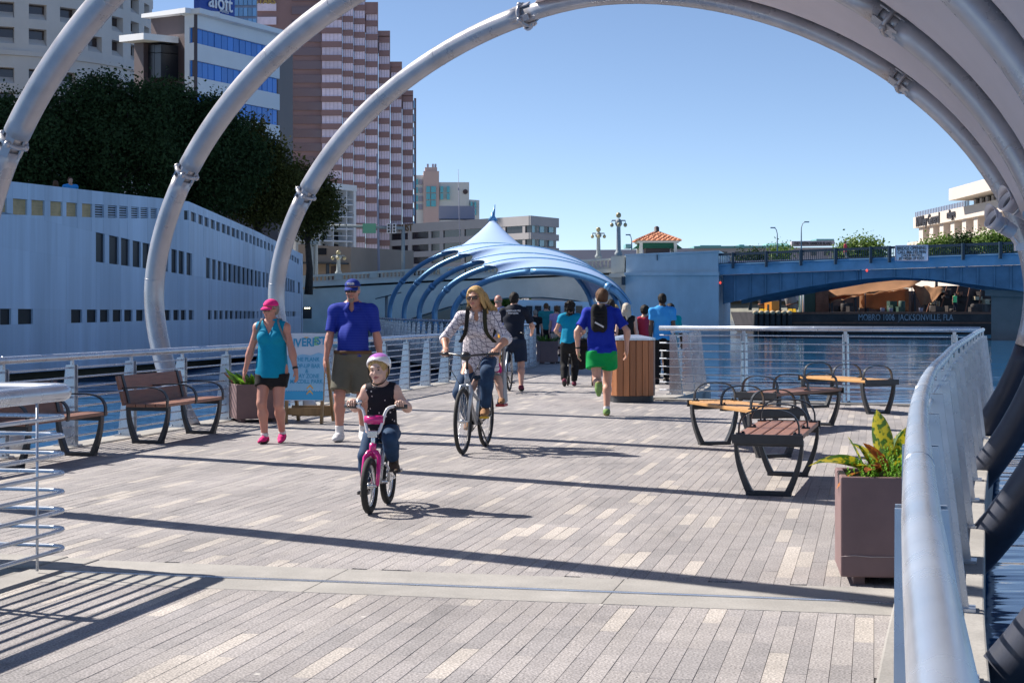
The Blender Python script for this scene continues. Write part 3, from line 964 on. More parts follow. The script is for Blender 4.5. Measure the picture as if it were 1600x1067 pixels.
for (bx, by), dr, ln, wd, dp, rl_, mi in [((-.08, -.02), (-.5, -.1, .9), .17, .05, .2, .3, 0), ((-.12, 0), (-.95, -.25, .46), .34, .15, .85, .45, 0), ((-.1, .04), (-.9, .1, .5), .28, .12, .9, .2, 0), ((-.02, .05), (-.12, -.1, 1), .34, .15, .2, .1, 0), ((.02, .08), (.3, .1, .9), .26, .12, .5, .3, 0),
        ((.05, .05), (.18, -.2, 1), .26, .09, .3, -.2, 0), ((.08, 0), (.75, -.2, .75), .30, .07, .4, .2, 0), ((-.1, -.1), (-.75, -.5, .1), .26, .06, 1.1, .2, 1), ((-.06, -.12), (-.35, -.6, .35), .17, .075, .9, 0, 1),
        ((0, 0), (-.5, -.35, .75), .24, .06, .5, .4, 1), ((.12, .05), (.85, -.1, .4), .26, .08, .6, .1, 1), ((-.02, .12), (-.55, .4, .6), .26, .08, .5, 0, 0), ((.1, .1), (.4, .5, .8), .28, .08, .4, 0, 0), ((.02, -.04), (.35, -.5, .7), .2, .07, .6, 0, 0), ((-.13, -.05), (-.4, .3, .9), .22, .06, .2, .7, 0), ((-.07, -.07), (-.1, -.7, .5), .16, .06, .8, 0, 1)]:
    leaf(b, (bx, by, zt + 0.06), dr, ln, wd, dp, rl_, mi)
b.tube([(-.02, .02, zt - .02), (0, .03, zt + .12)], .012, 6, mi=1); b.tube([(-.09, -.02, zt - .02), (-.11, -.03, zt + .1)], .01, 6, mi=1)
for bx, by in ((-.09, -.03), (0, .04), (.07, .02)):
    for j in range(7):
        a = rr.random() * 6.283
        leaf(b, (bx, by, zt + .04), (math.cos(a) * .7, math.sin(a) * .7, .55), .10 + .1 * rr.random(), .045, .7, rr.random(), rr.choice((0, 0, 1)))
b.build('croton', [M_croton, M_crotonr], t, local=True)
b = MB(); tuft(b, (.07, -.12, zt), .12, .25, 34, rr); tuft(b, (-.14, -.17, zt), .07, .16, 14, rr); tuft(b, (-.05, -.16, zt), .06, .15, 9, rr); tuft(b, (.17, 0, zt), .07, .2, 10, rr)
b.build('fern', M_fern, t, local=True)
def leafy(t, z, r, n, rr, mats, h=0.2):
    b = MB()
    for i in range(n):
        a = rr.random() * 6.283; q = r * math.sqrt(rr.random())
        leaf(b, (q * math.cos(a), q * math.sin(a), z), (math.cos(a) * .6, math.sin(a) * .6, .5 + .7 * rr.random()), h * (.6 + .7 * rr.random()), .055, .5, rr.random(), rr.randrange(len(mats)), n=4)
    b.build('foliage', mats, t, local=True)
t = thing('planter', 'mauve planter of red and green leaves half hidden behind the woman in the pink cap', 'planter', (-3.42, 21.75, 0), rad(20), 'mauve planters')
planter_box(t, 0.62, 0.50, 0.0); leafy(t, .44, .26, 90, rr, [M_green, M_crotonr, M_fern, M_green], .26)
t = thing('planter', 'small mauve planter by the shaded far railing', 'planter', (0.98, 45.2, 0), rad(10), 'mauve planters')
planter_box(t, 0.5, 0.62, 0.0); leafy(t, .54, .2, 40, rr, [M_green], .28)

# ------------------------------------------------------------------ litter bin clad in timber
t = thing('litter_bin', 'rounded timber clad litter bin beside the runner', 'bin', (1.92, 26.3, 0), rad(8))
b = MB()
def rrect(hx, hy, r, n=6):
    out = []
    for cx_, cy_, a0 in ((hx - r, hy - r, 0), (-hx + r, hy - r, 90), (-hx + r, -hy + r, 180), (hx - r, -hy + r, 270)):
        for i in range(n + 1):
            a = rad(a0 + 90 * i / n); out.append(Vector((cx_ + r * math.cos(a), cy_ + r * math.sin(a), 0)))
    return out
b.prism([q + Vector((0, 0, 0.0)) for q in rrect(.41, .36, .2)], (0, 0, .12)); b.build('plinth', M_darkmetal, t, local=True)
b = MB(); b.prism([q + Vector((0, 0, .12)) for q in rrect(.40, .35, .2)], (0, 0, .86)); b.build('liner', M_darkmetal, t, local=True)
ring_ = rrect(.445, .395, .23, 8)
per = resample(ring_ + [ring_[0]], 0.128)
for (q, tg), (q2_, tg2) in zip(per, per[1:]):
    n_ = Vector((tg.y + tg2.y, -(tg.x + tg2.x), 0)).normalized()
    d = (q2_ - q); e = d.normalized() * 0.006
    a0, a1 = q + e, q2_ - e
    b = MB(); b.hexa([a0 + Vector((0, 0, .11)), a1 + Vector((0, 0, .11)), a1 - n_ * .03 + Vector((0, 0, .11)), a0 - n_ * .03 + Vector((0, 0, .11)), a0 + Vector((0, 0, .99)), a1 + Vector((0, 0, .99)), a1 - n_ * .03 + Vector((0, 0, .99)), a0 - n_ * .03 + Vector((0, 0, .99))][::1])
    b.build('slat', M_bin, t, local=True, bevel=0.004)
b = MB(); b.prism([q + Vector((0, 0, .995)) for q in rrect(.45, .40, .23)], (0, 0, .035))
o = rrect(.45, .40, .23); i_ = rrect(.16, .14, .1)
b.add([q + Vector((0, 0, 1.03)) for q in o] + [q + Vector((0, 0, 1.075)) for q in i_], [(k, (k + 1) % len(o), len(o) + (k + 1) % len(o), len(o) + k) for k in range(len(o))], 0, True)
b.add([q + Vector((0, 0, 1.075)) for q in i_], [tuple(range(len(i_)))]); b.build('lid', M_steel, t, local=True)

t.matrix_basis = t.matrix_basis @ Matrix.Diagonal((.80, .9, 1, 1))
# ------------------------------------------------------------------ A-frame festival sign
M_board = mat('sign_board', (0.66, 0.74, 0.84), 0.55, var=0.03)
M_bwave = mat('sign_blue', (0.06, 0.42, 0.75), 0.5)
M_bl = mat('sign_light_blue', (0.30, 0.60, 0.85), 0.5, var=0.05)
M_ylw = mat('sign_yellow', (0.85, 0.50, 0.10), 0.5)
M_txt = mat('sign_lettering', (0.05, 0.36, 0.62), 0.5)
M_grn = mat('sign_green', (0.25, 0.62, 0.35), 0.5)
M_ply = mat('plain_timber', (0.27, 0.17, 0.075), 0.6, var=0.2, vscale=3, stretch=(10, 10, 1), bump=0.05)
t = thing('festival_sign', 'white and blue festival sign board on a timber A-frame', 'sign', (-2.70, 21.2, 0), rad(-5))
def sp(x, y, z): return Vector((x, y, z))
b = MB(); b.hexa([(-.30, -.02, .30), (.30, -.02, .30), (.30, 0.0, .30), (-.30, 0.0, .30), (-.30, .13, 1.17), (.30, .13, 1.17), (.30, .15, 1.17), (-.30, .15, 1.17)]); b.build('board', M_board, t, local=True)
sl_ = math.atan2(.15, .87)
SM = Matrix.Rotation(rad(90) - sl_, 4, 'X')
def on_board(x, z): return Vector((x, -.02 + (z - .30) * .15 / .87 - .0035, z))
def board_poly(pts, m, name, e=0.002):
    b = MB(); b.prism([on_board(x, z) for x, z in pts], (0, -e, 0)); return b.build(name, m, t, local=True)
wave = [(-.3, .31)] + [(.3, .31)] + [(.3 - i * .02, .425 + (.006 if i % 2 else -.004)) for i in range(31)]
board_poly(wave, M_bwave, 'wave_band')
bd = thing
def btxt(s, x, z, size, m, bold=0.004):
    Mx = t.matrix_basis @ (Matrix.Translation(on_board(x, z) - Vector((0, .003, 0))) @ SM)
    text('lettering', s, size, Mx, m, t, 0.001, bold=bold)
board_poly([(-.3, .43)] + [(.3, .43), (.3, .90), (.2, .92), (.08, .885), (-.05, .90), (-.18, .87), (-.3, .885)], M_bl, 'sky_panel', 0.001)
btxt('RIV', -.185, 1.04, .15, M_txt, .005); btxt('ERF', .05, 1.05, .15, M_txt, .005); btxt('E', .165, 1.065, .15, M_grn, .005); btxt('ST', .245, 1.07, .14, M_txt, .005)
for s, z in (('THE PLANK', .83), ('POP-UP BAR', .745), ('&', .68), ('PLAY ZONE', .615), ('MACDILL PARK', .545)): btxt(s, .03, z, .075, M_txt, .0015)
for z in (.445, .375): board_poly([(.04, z + .02), (.09, z + .065), (.14, z + .02), (.14, z), (.09, z + .04), (.04, z)], M_ylw, 'arrow', .003)
board_poly([(-.05, 1.10), (-.02, 1.125), (.03, 1.125), (.05, 1.10)], M_ylw, 'sun_mark')
for x in (-.28, .28):
    b = MB(); b.beam(sp(x, -.03, 0), sp(x, .16, 1.1), .08, .04, up=(1, 0, 0)); b.build('front_leg', M_ply, t, local=True)
    b = MB(); b.beam(sp(x + .05, .55, 0), sp(x, .19, 1.1), .08, .04, up=(1, 0, 0)); b.build('rear_leg', M_ply, t, local=True)
b = MB(); b.box((0, -.0, .16), (.56, .03, .09)); b.build('crossbar', M_ply, t, local=True)
b = MB(); b.box((.0, .45, .14), (.62, .05, .14)); b.build('rear_crossbar', M_ply, t, local=True)
t.matrix_basis = t.matrix_basis @ Matrix.Diagonal((.84, 1, 1, 1))
# ------------------------------------------------------------------ long white wall of the waterside building
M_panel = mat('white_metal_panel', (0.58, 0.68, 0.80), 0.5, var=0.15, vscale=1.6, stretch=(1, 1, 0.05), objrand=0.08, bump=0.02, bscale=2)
M_dglass = mat('dark_window', (0.012, 0.014, 0.02), 0.35, spec=0.25)
M_louv = mat('dark_louvre', (0.06, 0.07, 0.085), 0.6, var=0.2)
M_wood = mat('sunlit_louvre_timber', (0.62, 0.42, 0.20), 0.6, var=0.25, vscale=2)
WK = P(295, 485, 61.0); WA = P(-70, 485, 47.2); WB_ = P(471, 485, 88.4)
def wall_pt(px, py, off=0.0):
    A, B = (WA, WK) if px <= 295 else (WK, WB_)
    dx, dy = B.x - A.x, B.y - A.y
    k = (px - CX) / F
    # x = k d ; A + s(dx,dy)
    s = (k * A.y - A.x) / (dx - k * dy)
    d = A.y + s * dy
    q = P(px, py, d)
    n = Vector((dy, -dx, 0)).normalized()
    if n.y > 0 and n.x < 0: n = -n
    return q + n * off
def c3(x, y, ox=0.0, oy=270.0): return (ox + x / 3.5575, oy + y / 3.5575)
L0 = [(-70, 276), (20, 284), (295, 315), (400, 361), (471, 396.5)]
L1 = [c3(72, 143), c3(513, 175), c3(900, 200), c3(1053, 212), c3(1423, 358), c3(315, 440, 360), c3(381, 480, 360)]
L2 = [c3(72, 233), c3(578, 250), c3(910, 255), c3(1053, 263), c3(1423, 405), c3(315, 470, 360), c3(381, 510, 360)]
L3 = [c3(0, 215), c3(533, 330), c3(835, 397), c3(985, 430), c3(1068, 450), c3(1423, 545), c3(170, 550, 360), c3(292, 577, 360), c3(385, 610, 360)]
L4 = [c3(0, 412), c3(533, 495), c3(835, 535), c3(1068, 572), c3(1423, 632), c3(292, 650, 360), c3(387, 672, 360)]
L5 = [c3(0, 755), c3(395, 760), c3(1077, 763), c3(1423, 770), c3(360, 771, 360)]
L6 = [c3(0, 845), c3(395, 835), c3(800, 823), c3(1077, 817), c3(1423, 810), c3(360, 797, 360)]
L7 = [(-70, 590), (471, 552)]
def xs(lst, ox): return [(ox + a / 3.5575, ox + b / 3.5575) for a, b in lst]
TOP = xs([(5, 38), (72, 152), (175, 248), (280, 348), (369, 430), (456, 513), (528, 578), (600, 651), (663, 711), (730, 772), (782, 825), (838, 875), (885, 915), (925, 953), (963, 990), (1023, 1050), (1062, 1090), (1103, 1128), (1137, 1160), (1172, 1195), (1202, 1224), (1233, 1254), (1261, 1280), (1288, 1308), (1314, 1330), (1340, 1355), (1363, 1378), (1387, 1400), (1407, 1420)], 0) + xs([(147, 160), (167, 180), (187, 200), (208, 220), (228, 239), (247, 258), (266, 277), (284, 294), (300, 310), (315, 324), (328, 338), (342, 352), (357, 366), (371, 381)], 360)
MIDW = xs([(533, 582), (607, 660), (673, 720), (738, 783), (793, 835), (848, 885), (897, 935), (953, 985), (993, 1025), (1037, 1068), (1145, 1170), (1180, 1203), (1210, 1232), (1241, 1263), (1269, 1290), (1298, 1317), (1323, 1341), (1348, 1366), (1371, 1388), (1393, 1410)], 0) + xs([(0, 10), (18, 36), (42, 60), (68, 85), (91, 107), (113, 128), (135, 150), (155, 170), (180, 193), (200, 212), (222, 233), (292, 302), (306, 316), (320, 330), (333, 345), (348, 358), (376, 387)], 360)
BOT = xs([(0, 62), (100, 183), (395, 457), (483, 540), (556, 606), (627, 678), (691, 737), (757, 800), (815, 850), (862, 897), (913, 948), (964, 996), (1006, 1035), (1049, 1077), (1156, 1178), (1190, 1211), (1220, 1241), (1251, 1271), (1277, 1298), (1306, 1326), (1331, 1348), (1355, 1374), (1380, 1395), (1402, 1418)], 0) + xs([(0, 18), (27, 45), (52, 68), (76, 92), (100, 115), (123, 138), (147, 156), (168, 178), (188, 198), (275, 284), (288, 300), (304, 314), (318, 328), (332, 340), (345, 362)], 360)
bank_o = wall_pt(200, 485)
wt = thing('waterside_building', 'long white panelled building with rows of slit windows on the left bank', 'building', (bank_o.x, bank_o.y, WATER_Z))
def wall_piece(x0, x1, ya, yb, o0, o1, m, name, parent=None, gap=0.02):
    g0, g1 = x0 + gap, x1 - gap
    a = [wall_pt(g0, yb(g0) - .04, o0), wall_pt(g1, yb(g1) - .04, o0), wall_pt(g1, ya(g1) + .04, o0), wall_pt(g0, ya(g0) + .04, o0)]
    c = [wall_pt(g0, yb(g0) - .04, o1), wall_pt(g1, yb(g1) - .04, o1), wall_pt(g1, ya(g1) + .04, o1), wall_pt(g0, ya(g0) + .04, o1)]
    b = MB(); b.hexa(a + c)
    return b.build(name, m, parent or wt)
def Lf(L): return lambda x: pl(L, x)
def solid_band(La, Lb, cuts):
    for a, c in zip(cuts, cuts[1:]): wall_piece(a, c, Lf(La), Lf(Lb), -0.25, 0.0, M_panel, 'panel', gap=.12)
def win_band(La, Lb, wins, cuts_min, cuts_max, m, louv):
    e = [cuts_min]
    for i, (a, c) in enumerate(wins):
        cuts = [cuts_min if i == 0 else wins[i - 1][1], a]
        if a - cuts[0] > 0.3: 
            w_ = a - cuts[0]; n = max(1, int(w_ / 30)) if w_ > 40 else 1
            for j in range(n): wall_piece(lerp(cuts[0], a, j / n), lerp(cuts[0], a, (j + 1) / n), Lf(La), Lf(Lb), -0.25, 0.0, M_panel, 'panel')
        wd = wall_piece(a, c, Lf(La), Lf(Lb), -0.24, -0.07, m(i), 'window', gap=0)
        if louv and c - a > 8:
            b = MB()
            for k in range(5):
                f0, f1 = (k + .25) / 5, (k + .62) / 5
                p = [wall_pt(a, lerp(pl(La, a), pl(Lb, a), f1), -.06), wall_pt(c, lerp(pl(La, c), pl(Lb, c), f1), -.06), wall_pt(c, lerp(pl(La, c), pl(Lb, c), f0), -.1), wall_pt(a, lerp(pl(La, a), pl(Lb, a), f0), -.1)]
                e_ = Vector((0, 0, .025)); b.hexa([p[0], p[1], p[2], p[3], p[0] + e_, p[1] + e_, p[2] + e_, p[3] + e_])
            tag(b.build('louvre_slats', M_wood if i < 6 else M_panel, wd), kind='stuff')
    if cuts_max - wins[-1][1] > .3: wall_piece(wins[-1][1], cuts_max, Lf(La), Lf(Lb), -0.25, 0.0, M_panel, 'panel')
cutsA = [-70, -35, 0, 20, 43, 70, 98, 121, 143, 162, 186, 199, 230, 252, 275, 295, 318, 340, 360, 380, 398, 415, 432, 450, 471]
cutsB = [-70, -20, 47, 104, 150, 188, 232, 278, 295, 330, 360, 395, 430, 471]
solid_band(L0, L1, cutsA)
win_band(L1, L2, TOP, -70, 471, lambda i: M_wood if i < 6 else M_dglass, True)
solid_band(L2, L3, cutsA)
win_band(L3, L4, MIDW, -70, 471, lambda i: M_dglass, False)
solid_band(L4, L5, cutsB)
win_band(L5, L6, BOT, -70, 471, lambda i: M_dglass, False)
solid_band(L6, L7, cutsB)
b = MB()
for (x0, x1) in ((-70, 295), (295, 471)):
    a = [wall_pt(x0, pl(L7, x0), -.3), wall_pt(x1, pl(L7, x1), -.3), wall_pt(x1, pl(L0, x1) + 1, -.3), wall_pt(x0, pl(L0, x0) + 1, -.3)]
    c = [wall_pt(x0, pl(L7, x0), -1.0), wall_pt(x1, pl(L7, x1), -1.0), wall_pt(x1, pl(L0, x1) + 1, -1.0), wall_pt(x0, pl(L0, x0) + 1, -1.0)]
    b.hexa(c + a)
b.build('wall_core', M_louv, wt)
b = MB()
e0 = wall_pt(471, 552, 0); e1 = wall_pt(471, 396.5, 0)
b.hexa([(e0.x + .02, e0.y, -1), (e0.x + .02, e0.y + .4, -1), (e0.x - 9, e0.y + 30, -1), (e0.x - 9, e0.y + 29.6, -1), (e0.x + .02, e0.y, e1.z), (e0.x + .02, e0.y + .4, e1.z), (e0.x - 9, e0.y + 30, e1.z), (e0.x - 9, e0.y + 29.6, e1.z)])
b.build('end_wall', M_panel, wt)

# ------------------------------------------------------------------ facade helper
def facade(A, B, off=0.0):
    A, B = Vector((A[0], A[1], 0)), Vector((B[0], B[1], 0))
    dx, dy = B.x - A.x, B.y - A.y
    n = Vector((dy, -dx, 0)).normalized()
    if n.y > 0: n = -n
    def at(px, py, o=0.0):
        k = (px - CX) / F
        s = (k * A.y - A.x) / (dx - k * dy)
        return P(px, py, A.y + s * dy) + n * o
    at.n = n
    return at
def quadbox(at, x0, x1, y0a, y1a, y0b, y1b, o0, o1):        # picture trapezoid -> slab between two offsets
    b = MB()
    q = lambda o: [at(x0, y1a, o), at(x1, y1b, o), at(x1, y0b, o), at(x0, y0a, o)]
    b.hexa(q(o0) + q(o1))
    return b
def gx(px, d): p = P(px, HY, d); return (p.x, p.y)

# ------------------------------------------------------------------ round office tower
M_stone = mat('pale_stone', (0.60, 0.56, 0.54), 0.75, var=0.06, vscale=0.3)
M_bronze = mat('bronze_glass', (0.05, 0.035, 0.035), 0.1, spec=0.7)
tc_ = Vector((-73.4, 230, 0)); TR = 22.5
rt_ = thing('round_tower', 'round pale stone office tower with deep square windows', 'building', (tc_.x, tc_.y, 2))
DPH = rad(10.5)
def tpt(ph, r, z): return tc_ + Vector((math.sin(ph) * r, -math.cos(ph) * r, z))
rows = [(41.0, 39.0), (37.8, 35.7), (32.6, 30.6), (29.4, 27.4), (26.2, 24.2), (23.0, 21.0), (44.2, 42.2), (47.4, 45.4)]
cols = [rad(85 - 10.5 * i) for i in range(15)]
b = MB(); b.lathe([(TR - 1.3, 2), (TR - 1.3, 50)], tc_, 64, smooth=False); b.build('core', M_stone, rt_)
zs = sorted([z for r in rows for z in r])
def arc_slab(b, p0, p1, z0, z1, r0, r1, n=2):
    for i in range(n):
        a, c = lerp(p0, p1, i / n), lerp(p0, p1, (i + 1) / n)
        b.hexa([tpt(a, r1, z0), tpt(c, r1, z0), tpt(c, r0, z0), tpt(a, r0, z0), tpt(a, r1, z1), tpt(c, r1, z1), tpt(c, r0, z1), tpt(a, r0, z1)])
zb = [2] + zs + [50]
for i in range(0, len(zb), 2):
    b = MB(); arc_slab(b, cols[-1] - DPH / 2, cols[0] + DPH * .9, zb[i], zb[i + 1], TR - 1.2, TR, 30)
    b.build('spandrel_band', M_stone, rt_)
b = MB(); arc_slab(b, cols[-1] - DPH / 2, cols[0] + DPH, 34.2, 34.8, TR - .2, TR + 0.35, 30); b.build('ledge', M_stone, rt_)
for z1, z0 in rows:
    for ph in cols:
        b = MB(); arc_slab(b, ph + DPH * .28, ph + DPH * .72, z0, z1, TR - 1.2, TR - .02, 1); b.build('pier', M_stone, rt_)
        b = MB(); arc_slab(b, ph - DPH * .28, ph + DPH * .28, z0 + .02, z1 - .02, TR - 1.25, TR - 1.05, 1); wo = b.build('window', M_bronze, rt_)
        b = MB()
        q = [tpt(ph - DPH * .27, TR - 1.04, z0 + .9), tpt(ph + DPH * .27, TR - 1.04, z0 + .9), tpt(ph + DPH * .27, TR - .1, z0 + .05), tpt(ph - DPH * .27, TR - .1, z0 + .05)]
        b.hexa([tpt(ph - DPH * .27, TR - 1.04, z0 + .02), tpt(ph + DPH * .27, TR - 1.04, z0 + .02), tpt(ph + DPH * .27, TR - .1, z0 + .02), tpt(ph - DPH * .27, TR - .1, z0 + .02)] + q)
        b.build('sloped_sill', M_stone, wo)

# ------------------------------------------------------------------ white hotel with blue windows
M_hwhite = mat('hotel_white', (0.70, 0.72, 0.76), 0.6, var=0.05, vscale=0.2)
M_hbrown = mat('hotel_brown', (0.075, 0.05, 0.055), 0.6, var=0.1, vscale=0.2)
M_bglass = mat('blue_glass', (0.03, 0.20, 0.62), 0.12, spec=0.8, objrand=0.15)
M_sgn = mat('hotel_sign_blue', (0.01, 0.06, 0.33), 0.5)
M_wtxt = mat('white_lettering', (0.82, 0.82, 0.85), 0.5)
hc, hr, hl = gx(303, 170), gx(437, 184), gx(236, 178)
at = facade(hc, hr); al = facade(hl, hc)
ht = thing('hotel', 'white hotel with ribbons of blue windows and a brown end wall', 'building', (hc[0], hc[1], 2))
def hy(y0, px): return HY - (HY - y0) * lerp(1, 170 / 184, (px - 303) / 134)
quadbox(at, 303, 437, 22, 300, hy(22, 437), hy(300, 437), -1.2, -.6).build('wall', M_hwhite, ht)
_z = at(303, 16).z; b = MB(); b.prism([(hl[0] + .7, hl[1] + .6, 2), (hc[0] + .3, hc[1] + 1.6, 2), (hr[0] - .4, hr[1] + 1.4, 2), (hr[0] - .4, hr[1] + 14, 2), (hl[0] + .7, hl[1] + 18, 2)], (0, 0, _z - 2)); b.build('core', M_hbrown, ht)
bands = [(22, 43), (67, 94), (120, 147), (173, 199), (226, 300)]
for y0, y1 in bands:
    quadbox(at, 303, 437, y0, y1, hy(y0, 437), hy(y1, 437), -.6, 0).build('spandrel', M_hwhite, ht)
edges = [303.6, 312, 319.5, 328.5, 338, 349.5, 359, 368, 377, 387, 396, 405, 412.5, 421, 429, 436]
for y0, y1 in ((43, 67), (94, 120), (147, 173), (199, 226)):
    for k, (a, c) in enumerate(zip(edges, edges[1:])):
        g = .35 if k % 4 else .9
        quadbox(at, a + g, c - .35, hy(y0, a) + .2, hy(y1, a) - .2, hy(y0, c) + .2, hy(y1, c) - .2, -.58, -.3).build('window', M_bglass, ht)
quadbox(al, 236, 303, 30, 300, 22, 300, -.4, 0).build('end_wall', M_hbrown, ht)
quadbox(at, 300, 440, 14, 22, hy(14, 440), hy(22, 440), -1.5, 1.0).build('roof', M_hwhite, ht)
quadbox(al, 234, 303, 24, 30, 14, 22, -3, 1.0).build('roof_edge', M_hwhite, ht)
quadbox(al, 240, 279, 62, 72, 58, 68, 0, 4).build('bay_roof', M_hwhite, ht)
quadbox(al, 243, 258, 72, 190, 70, 190, 0, 2.5).build('bay_wall', M_hbrown, ht)
for a, c in ((258.6, 268), (268.6, 278.5)):
    for y0, y1 in ((74, 86), (87, 125)): quadbox(al, a, c, y0, y1, y0 - 1, y1 - 1, 0, 2.0).build('bay_window', M_dglass, ht)
sg = thing('hotel_roof_sign', 'dark blue roof sign with white aloft lettering', 'sign', at(303, 14), 0)
quadbox(at, 300.5, 356, -22, 13.6, hy(-22, 356), hy(23, 356) - 1.6, .2, .9).build('panel', M_sgn, sg)
text('lettering', 'aloft', 2.35, facing(at(332, 6, 1.05), at.n), M_wtxt, sg, 0.05, bold=.02)
text('lettering', 'HOTELS', .42, facing(at(338, 20, 1.05), at.n), M_wtxt, sg, 0.03)
# glass block behind the hotel
M_gl2 = mat('pale_glass', (0.22, 0.42, 0.66), 0.15, spec=0.8, objrand=0.2)
M_frame = mat('lilac_frame', (0.33, 0.33, 0.42), 0.6)
ag = facade(gx(350, 260), gx(402, 262)); gt = thing('glass_office_block', 'pale glazed office block between the roof sign and the brown tower', 'building', ag(350, 300))
quadbox(ag, 350, 402, -40, 479, -40, 479, -12, 0).build('wall', M_frame, gt)
for i in range(7):
    for j in range(5): quadbox(ag, 352 + i * 7, 358 + i * 7, -38 + j * 17, -25 + j * 17, -38 + j * 17, -25 + j * 17, .0, .25).build('window', M_gl2, gt)

# ------------------------------------------------------------------ stepped brown tower
M_brown = mat('brown_granite', (0.30, 0.17, 0.165), 0.45, var=0.08, vscale=0.1)
M_pink = mat('pink_reflection_glass', (0.80, 0.66, 0.78), 0.18, spec=0.7, objrand=0.14, var=.12, vscale=.5)  # bright pink: reflected sky is put into the base colour
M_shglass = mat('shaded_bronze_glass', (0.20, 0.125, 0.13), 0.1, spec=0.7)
M_gold = mat('gold_lettering', (0.60, 0.40, 0.10), 0.4, 0.4)
D3 = 440.0
tw = thing('brown_tower', 'tall stepped brown office tower with pink sky reflection in its window colour', 'building', P(540, 485, D3) - Vector((0, 0, 1.4)))
FL = 21.4
facets = [(502, 534.5, -60, 0.0), (534.5, 551.5, -60, 1.0), (551.5, 569.5, -60, 2.0), (569.5, 589, 3, 3.0), (589, 607, 46, 5.0), (607, 625, 93, 7.0), (625, 642, 137, 9.0)]
def box_px(x0, x1, y0, y1, d0, d1):
    b = MB(); q = lambda d: [Vector(P(x0, y1, D3).xyz), Vector(P(x1, y1, D3).xyz), Vector(P(x1, y0, D3).xyz), Vector(P(x0, y0, D3).xyz)]
    f = [Vector((p.x, d0, p.z)) for p in q(0)]; r = [Vector((p.x * d1 / max(d0, 1), d1, p.z)) for p in q(0)]
    b.hexa(r[::1] + f[::1]); return b
wcache = {}
for fi, (x0, x1, yt, off) in enumerate(facets):
    d0 = D3 + off
    box_px(x0, x1, yt, 482, d0 + .7, D3 + 45).build('shaft', M_brown, tw)
    n = 5 if x1 - x0 > 25 else 4
    k = 0
    yy = 31 + 21.4 * -4 + (0 if fi < 1 else fi * 2.4)
    while yy < 425:
        if yy - 6 > yt:
            # glazing strip at yy..yy+12.5, spandrel below
            pw, ph = (x1 - x0) / F * D3, 12.4 / F * D3
            key = (round(x1 - x0, 1), n)
            if key not in wcache:
                b = MB()
                for j in range(n):
                    a, c = -pw / 2 + .12 + (pw - .24) * j / n + .04, -pw / 2 + .12 + (pw - .24) * (j + 1) / n - .04
                    b.box(((a + c) / 2, 0, 0), (c - a, .2, ph))
                wcache[key] = b.mesh('window', M_pink)
            wp = P((x0 + x1) / 2, yy + 6.2, D3); wp.y = d0 + .55
            o = place(wcache[key], 'window', tw); o.matrix_basis = Matrix.Translation(wp - tw.matrix_basis.translation)
        if yy + 12.4 > yt:
            box_px(x0, x1, max(yt, yy + 12.6), yy + 21.2, d0, d0 + .69).build('spandrel', M_brown, tw)
        yy += FL
    if yt > -20: box_px(x0 - .3, x1 + .6, yt - 2, yt + (16 if fi == 3 else 6), d0 - .5, d0 + 30).build('parapet', M_brown, tw)
# bright return faces on the right of each step
for x0, x1, yt, yb in ((642, 645, 150, 432),):
    yy = yt
    while yy < yb - 8:
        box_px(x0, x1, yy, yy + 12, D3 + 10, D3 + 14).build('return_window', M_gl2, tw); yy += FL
box_px(642, 645.5, 143, 482, D3 + 14.2, D3 + 40).build('return_wall', M_brown, tw)
box_px(396, 502, -60, 482, D3 + 1.5, D3 + 45).build('shaded_shaft', M_brown, tw)
for k in range(23):
    yy = 31 + 21.4 * (k - 4)
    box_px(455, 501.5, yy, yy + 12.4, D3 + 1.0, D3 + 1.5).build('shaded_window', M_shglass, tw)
    if yy + 12 < 60: box_px(397, 431, yy - 5, yy + 7, D3 + .9, D3 + 1.5).build('window', M_pink, tw)
for k in range(22):
    for j in range(2): box_px(440.5 + j * 6.4, 446.4 + j * 6.4, 88 + k * 10.5, 97.8 + k * 10.5, D3 + .6, D3 + 1.5).build('stair_pane', M_pink, tw)
text('lettering', 'STARS', 2.0, facing(Vector((P(414, 2, D3).x, D3 + .8, P(414, 2, D3).z)), (0, -1, 0)), M_gold, tw, .1, bold=.03)

# ------------------------------------------------------------------ balcony block and low tan building by the bridge
M_cream = mat('cream_render', (0.55, 0.53, 0.50), 0.8, var=0.05, vscale=.2)
M_tan = mat('tan_render', (0.36, 0.27, 0.21), 0.85, var=0.08, vscale=.3)
ab = facade(gx(462, 330), gx(541, 345)); bt = thing('balcony_block', 'white apartment block with balconies behind the dark tree', 'building', ab(500, 430))
quadbox(ab, 462, 541, 285, 479, 294, 479, -10, 0).build('wall', M_cream, bt)
quadbox(ab, 460, 542, 282, 291, 291, 300, -10, 2.6).build('roof', M_hwhite, bt)
quadbox(ab, 538, 542, 291, 430, 300, 430, 0, 2.4).build('side_fin', M_hwhite, bt)
for k in range(6):
    y = 318 + k * 19
    quadbox(ab, 466, 538, y, y + 2, y + 2, y + 4, 0, 2.2).build('balcony_slab', M_hwhite, bt)
    quadbox(ab, 466, 538, y - 8, y - 7, y - 6, y - 5, 2.0, 2.15).build('balcony_rail', M_hwhite, bt)
    for j in range(4): quadbox(ab, 470 + j * 17, 481 + j * 17, y - 13, y - .5, y - 11, y + 1.5, 0.0, .12).build('window', M_dglass, bt)
for j in range(3): quadbox(ab, 486 + j * 21, 487 + j * 21, 292, 430, 294, 430, 0, 2.2).build('divider', M_hwhite, bt)
al2 = facade(gx(466, 165), gx(549, 162)); lt = thing('low_tan_building', 'low tan building with a dark flat canopy beside the stone bridge', 'building', al2(505, 450))
quadbox(al2, 466, 548, 382, 470, 386, 470, -12, 0).build('wall', M_tan, lt)
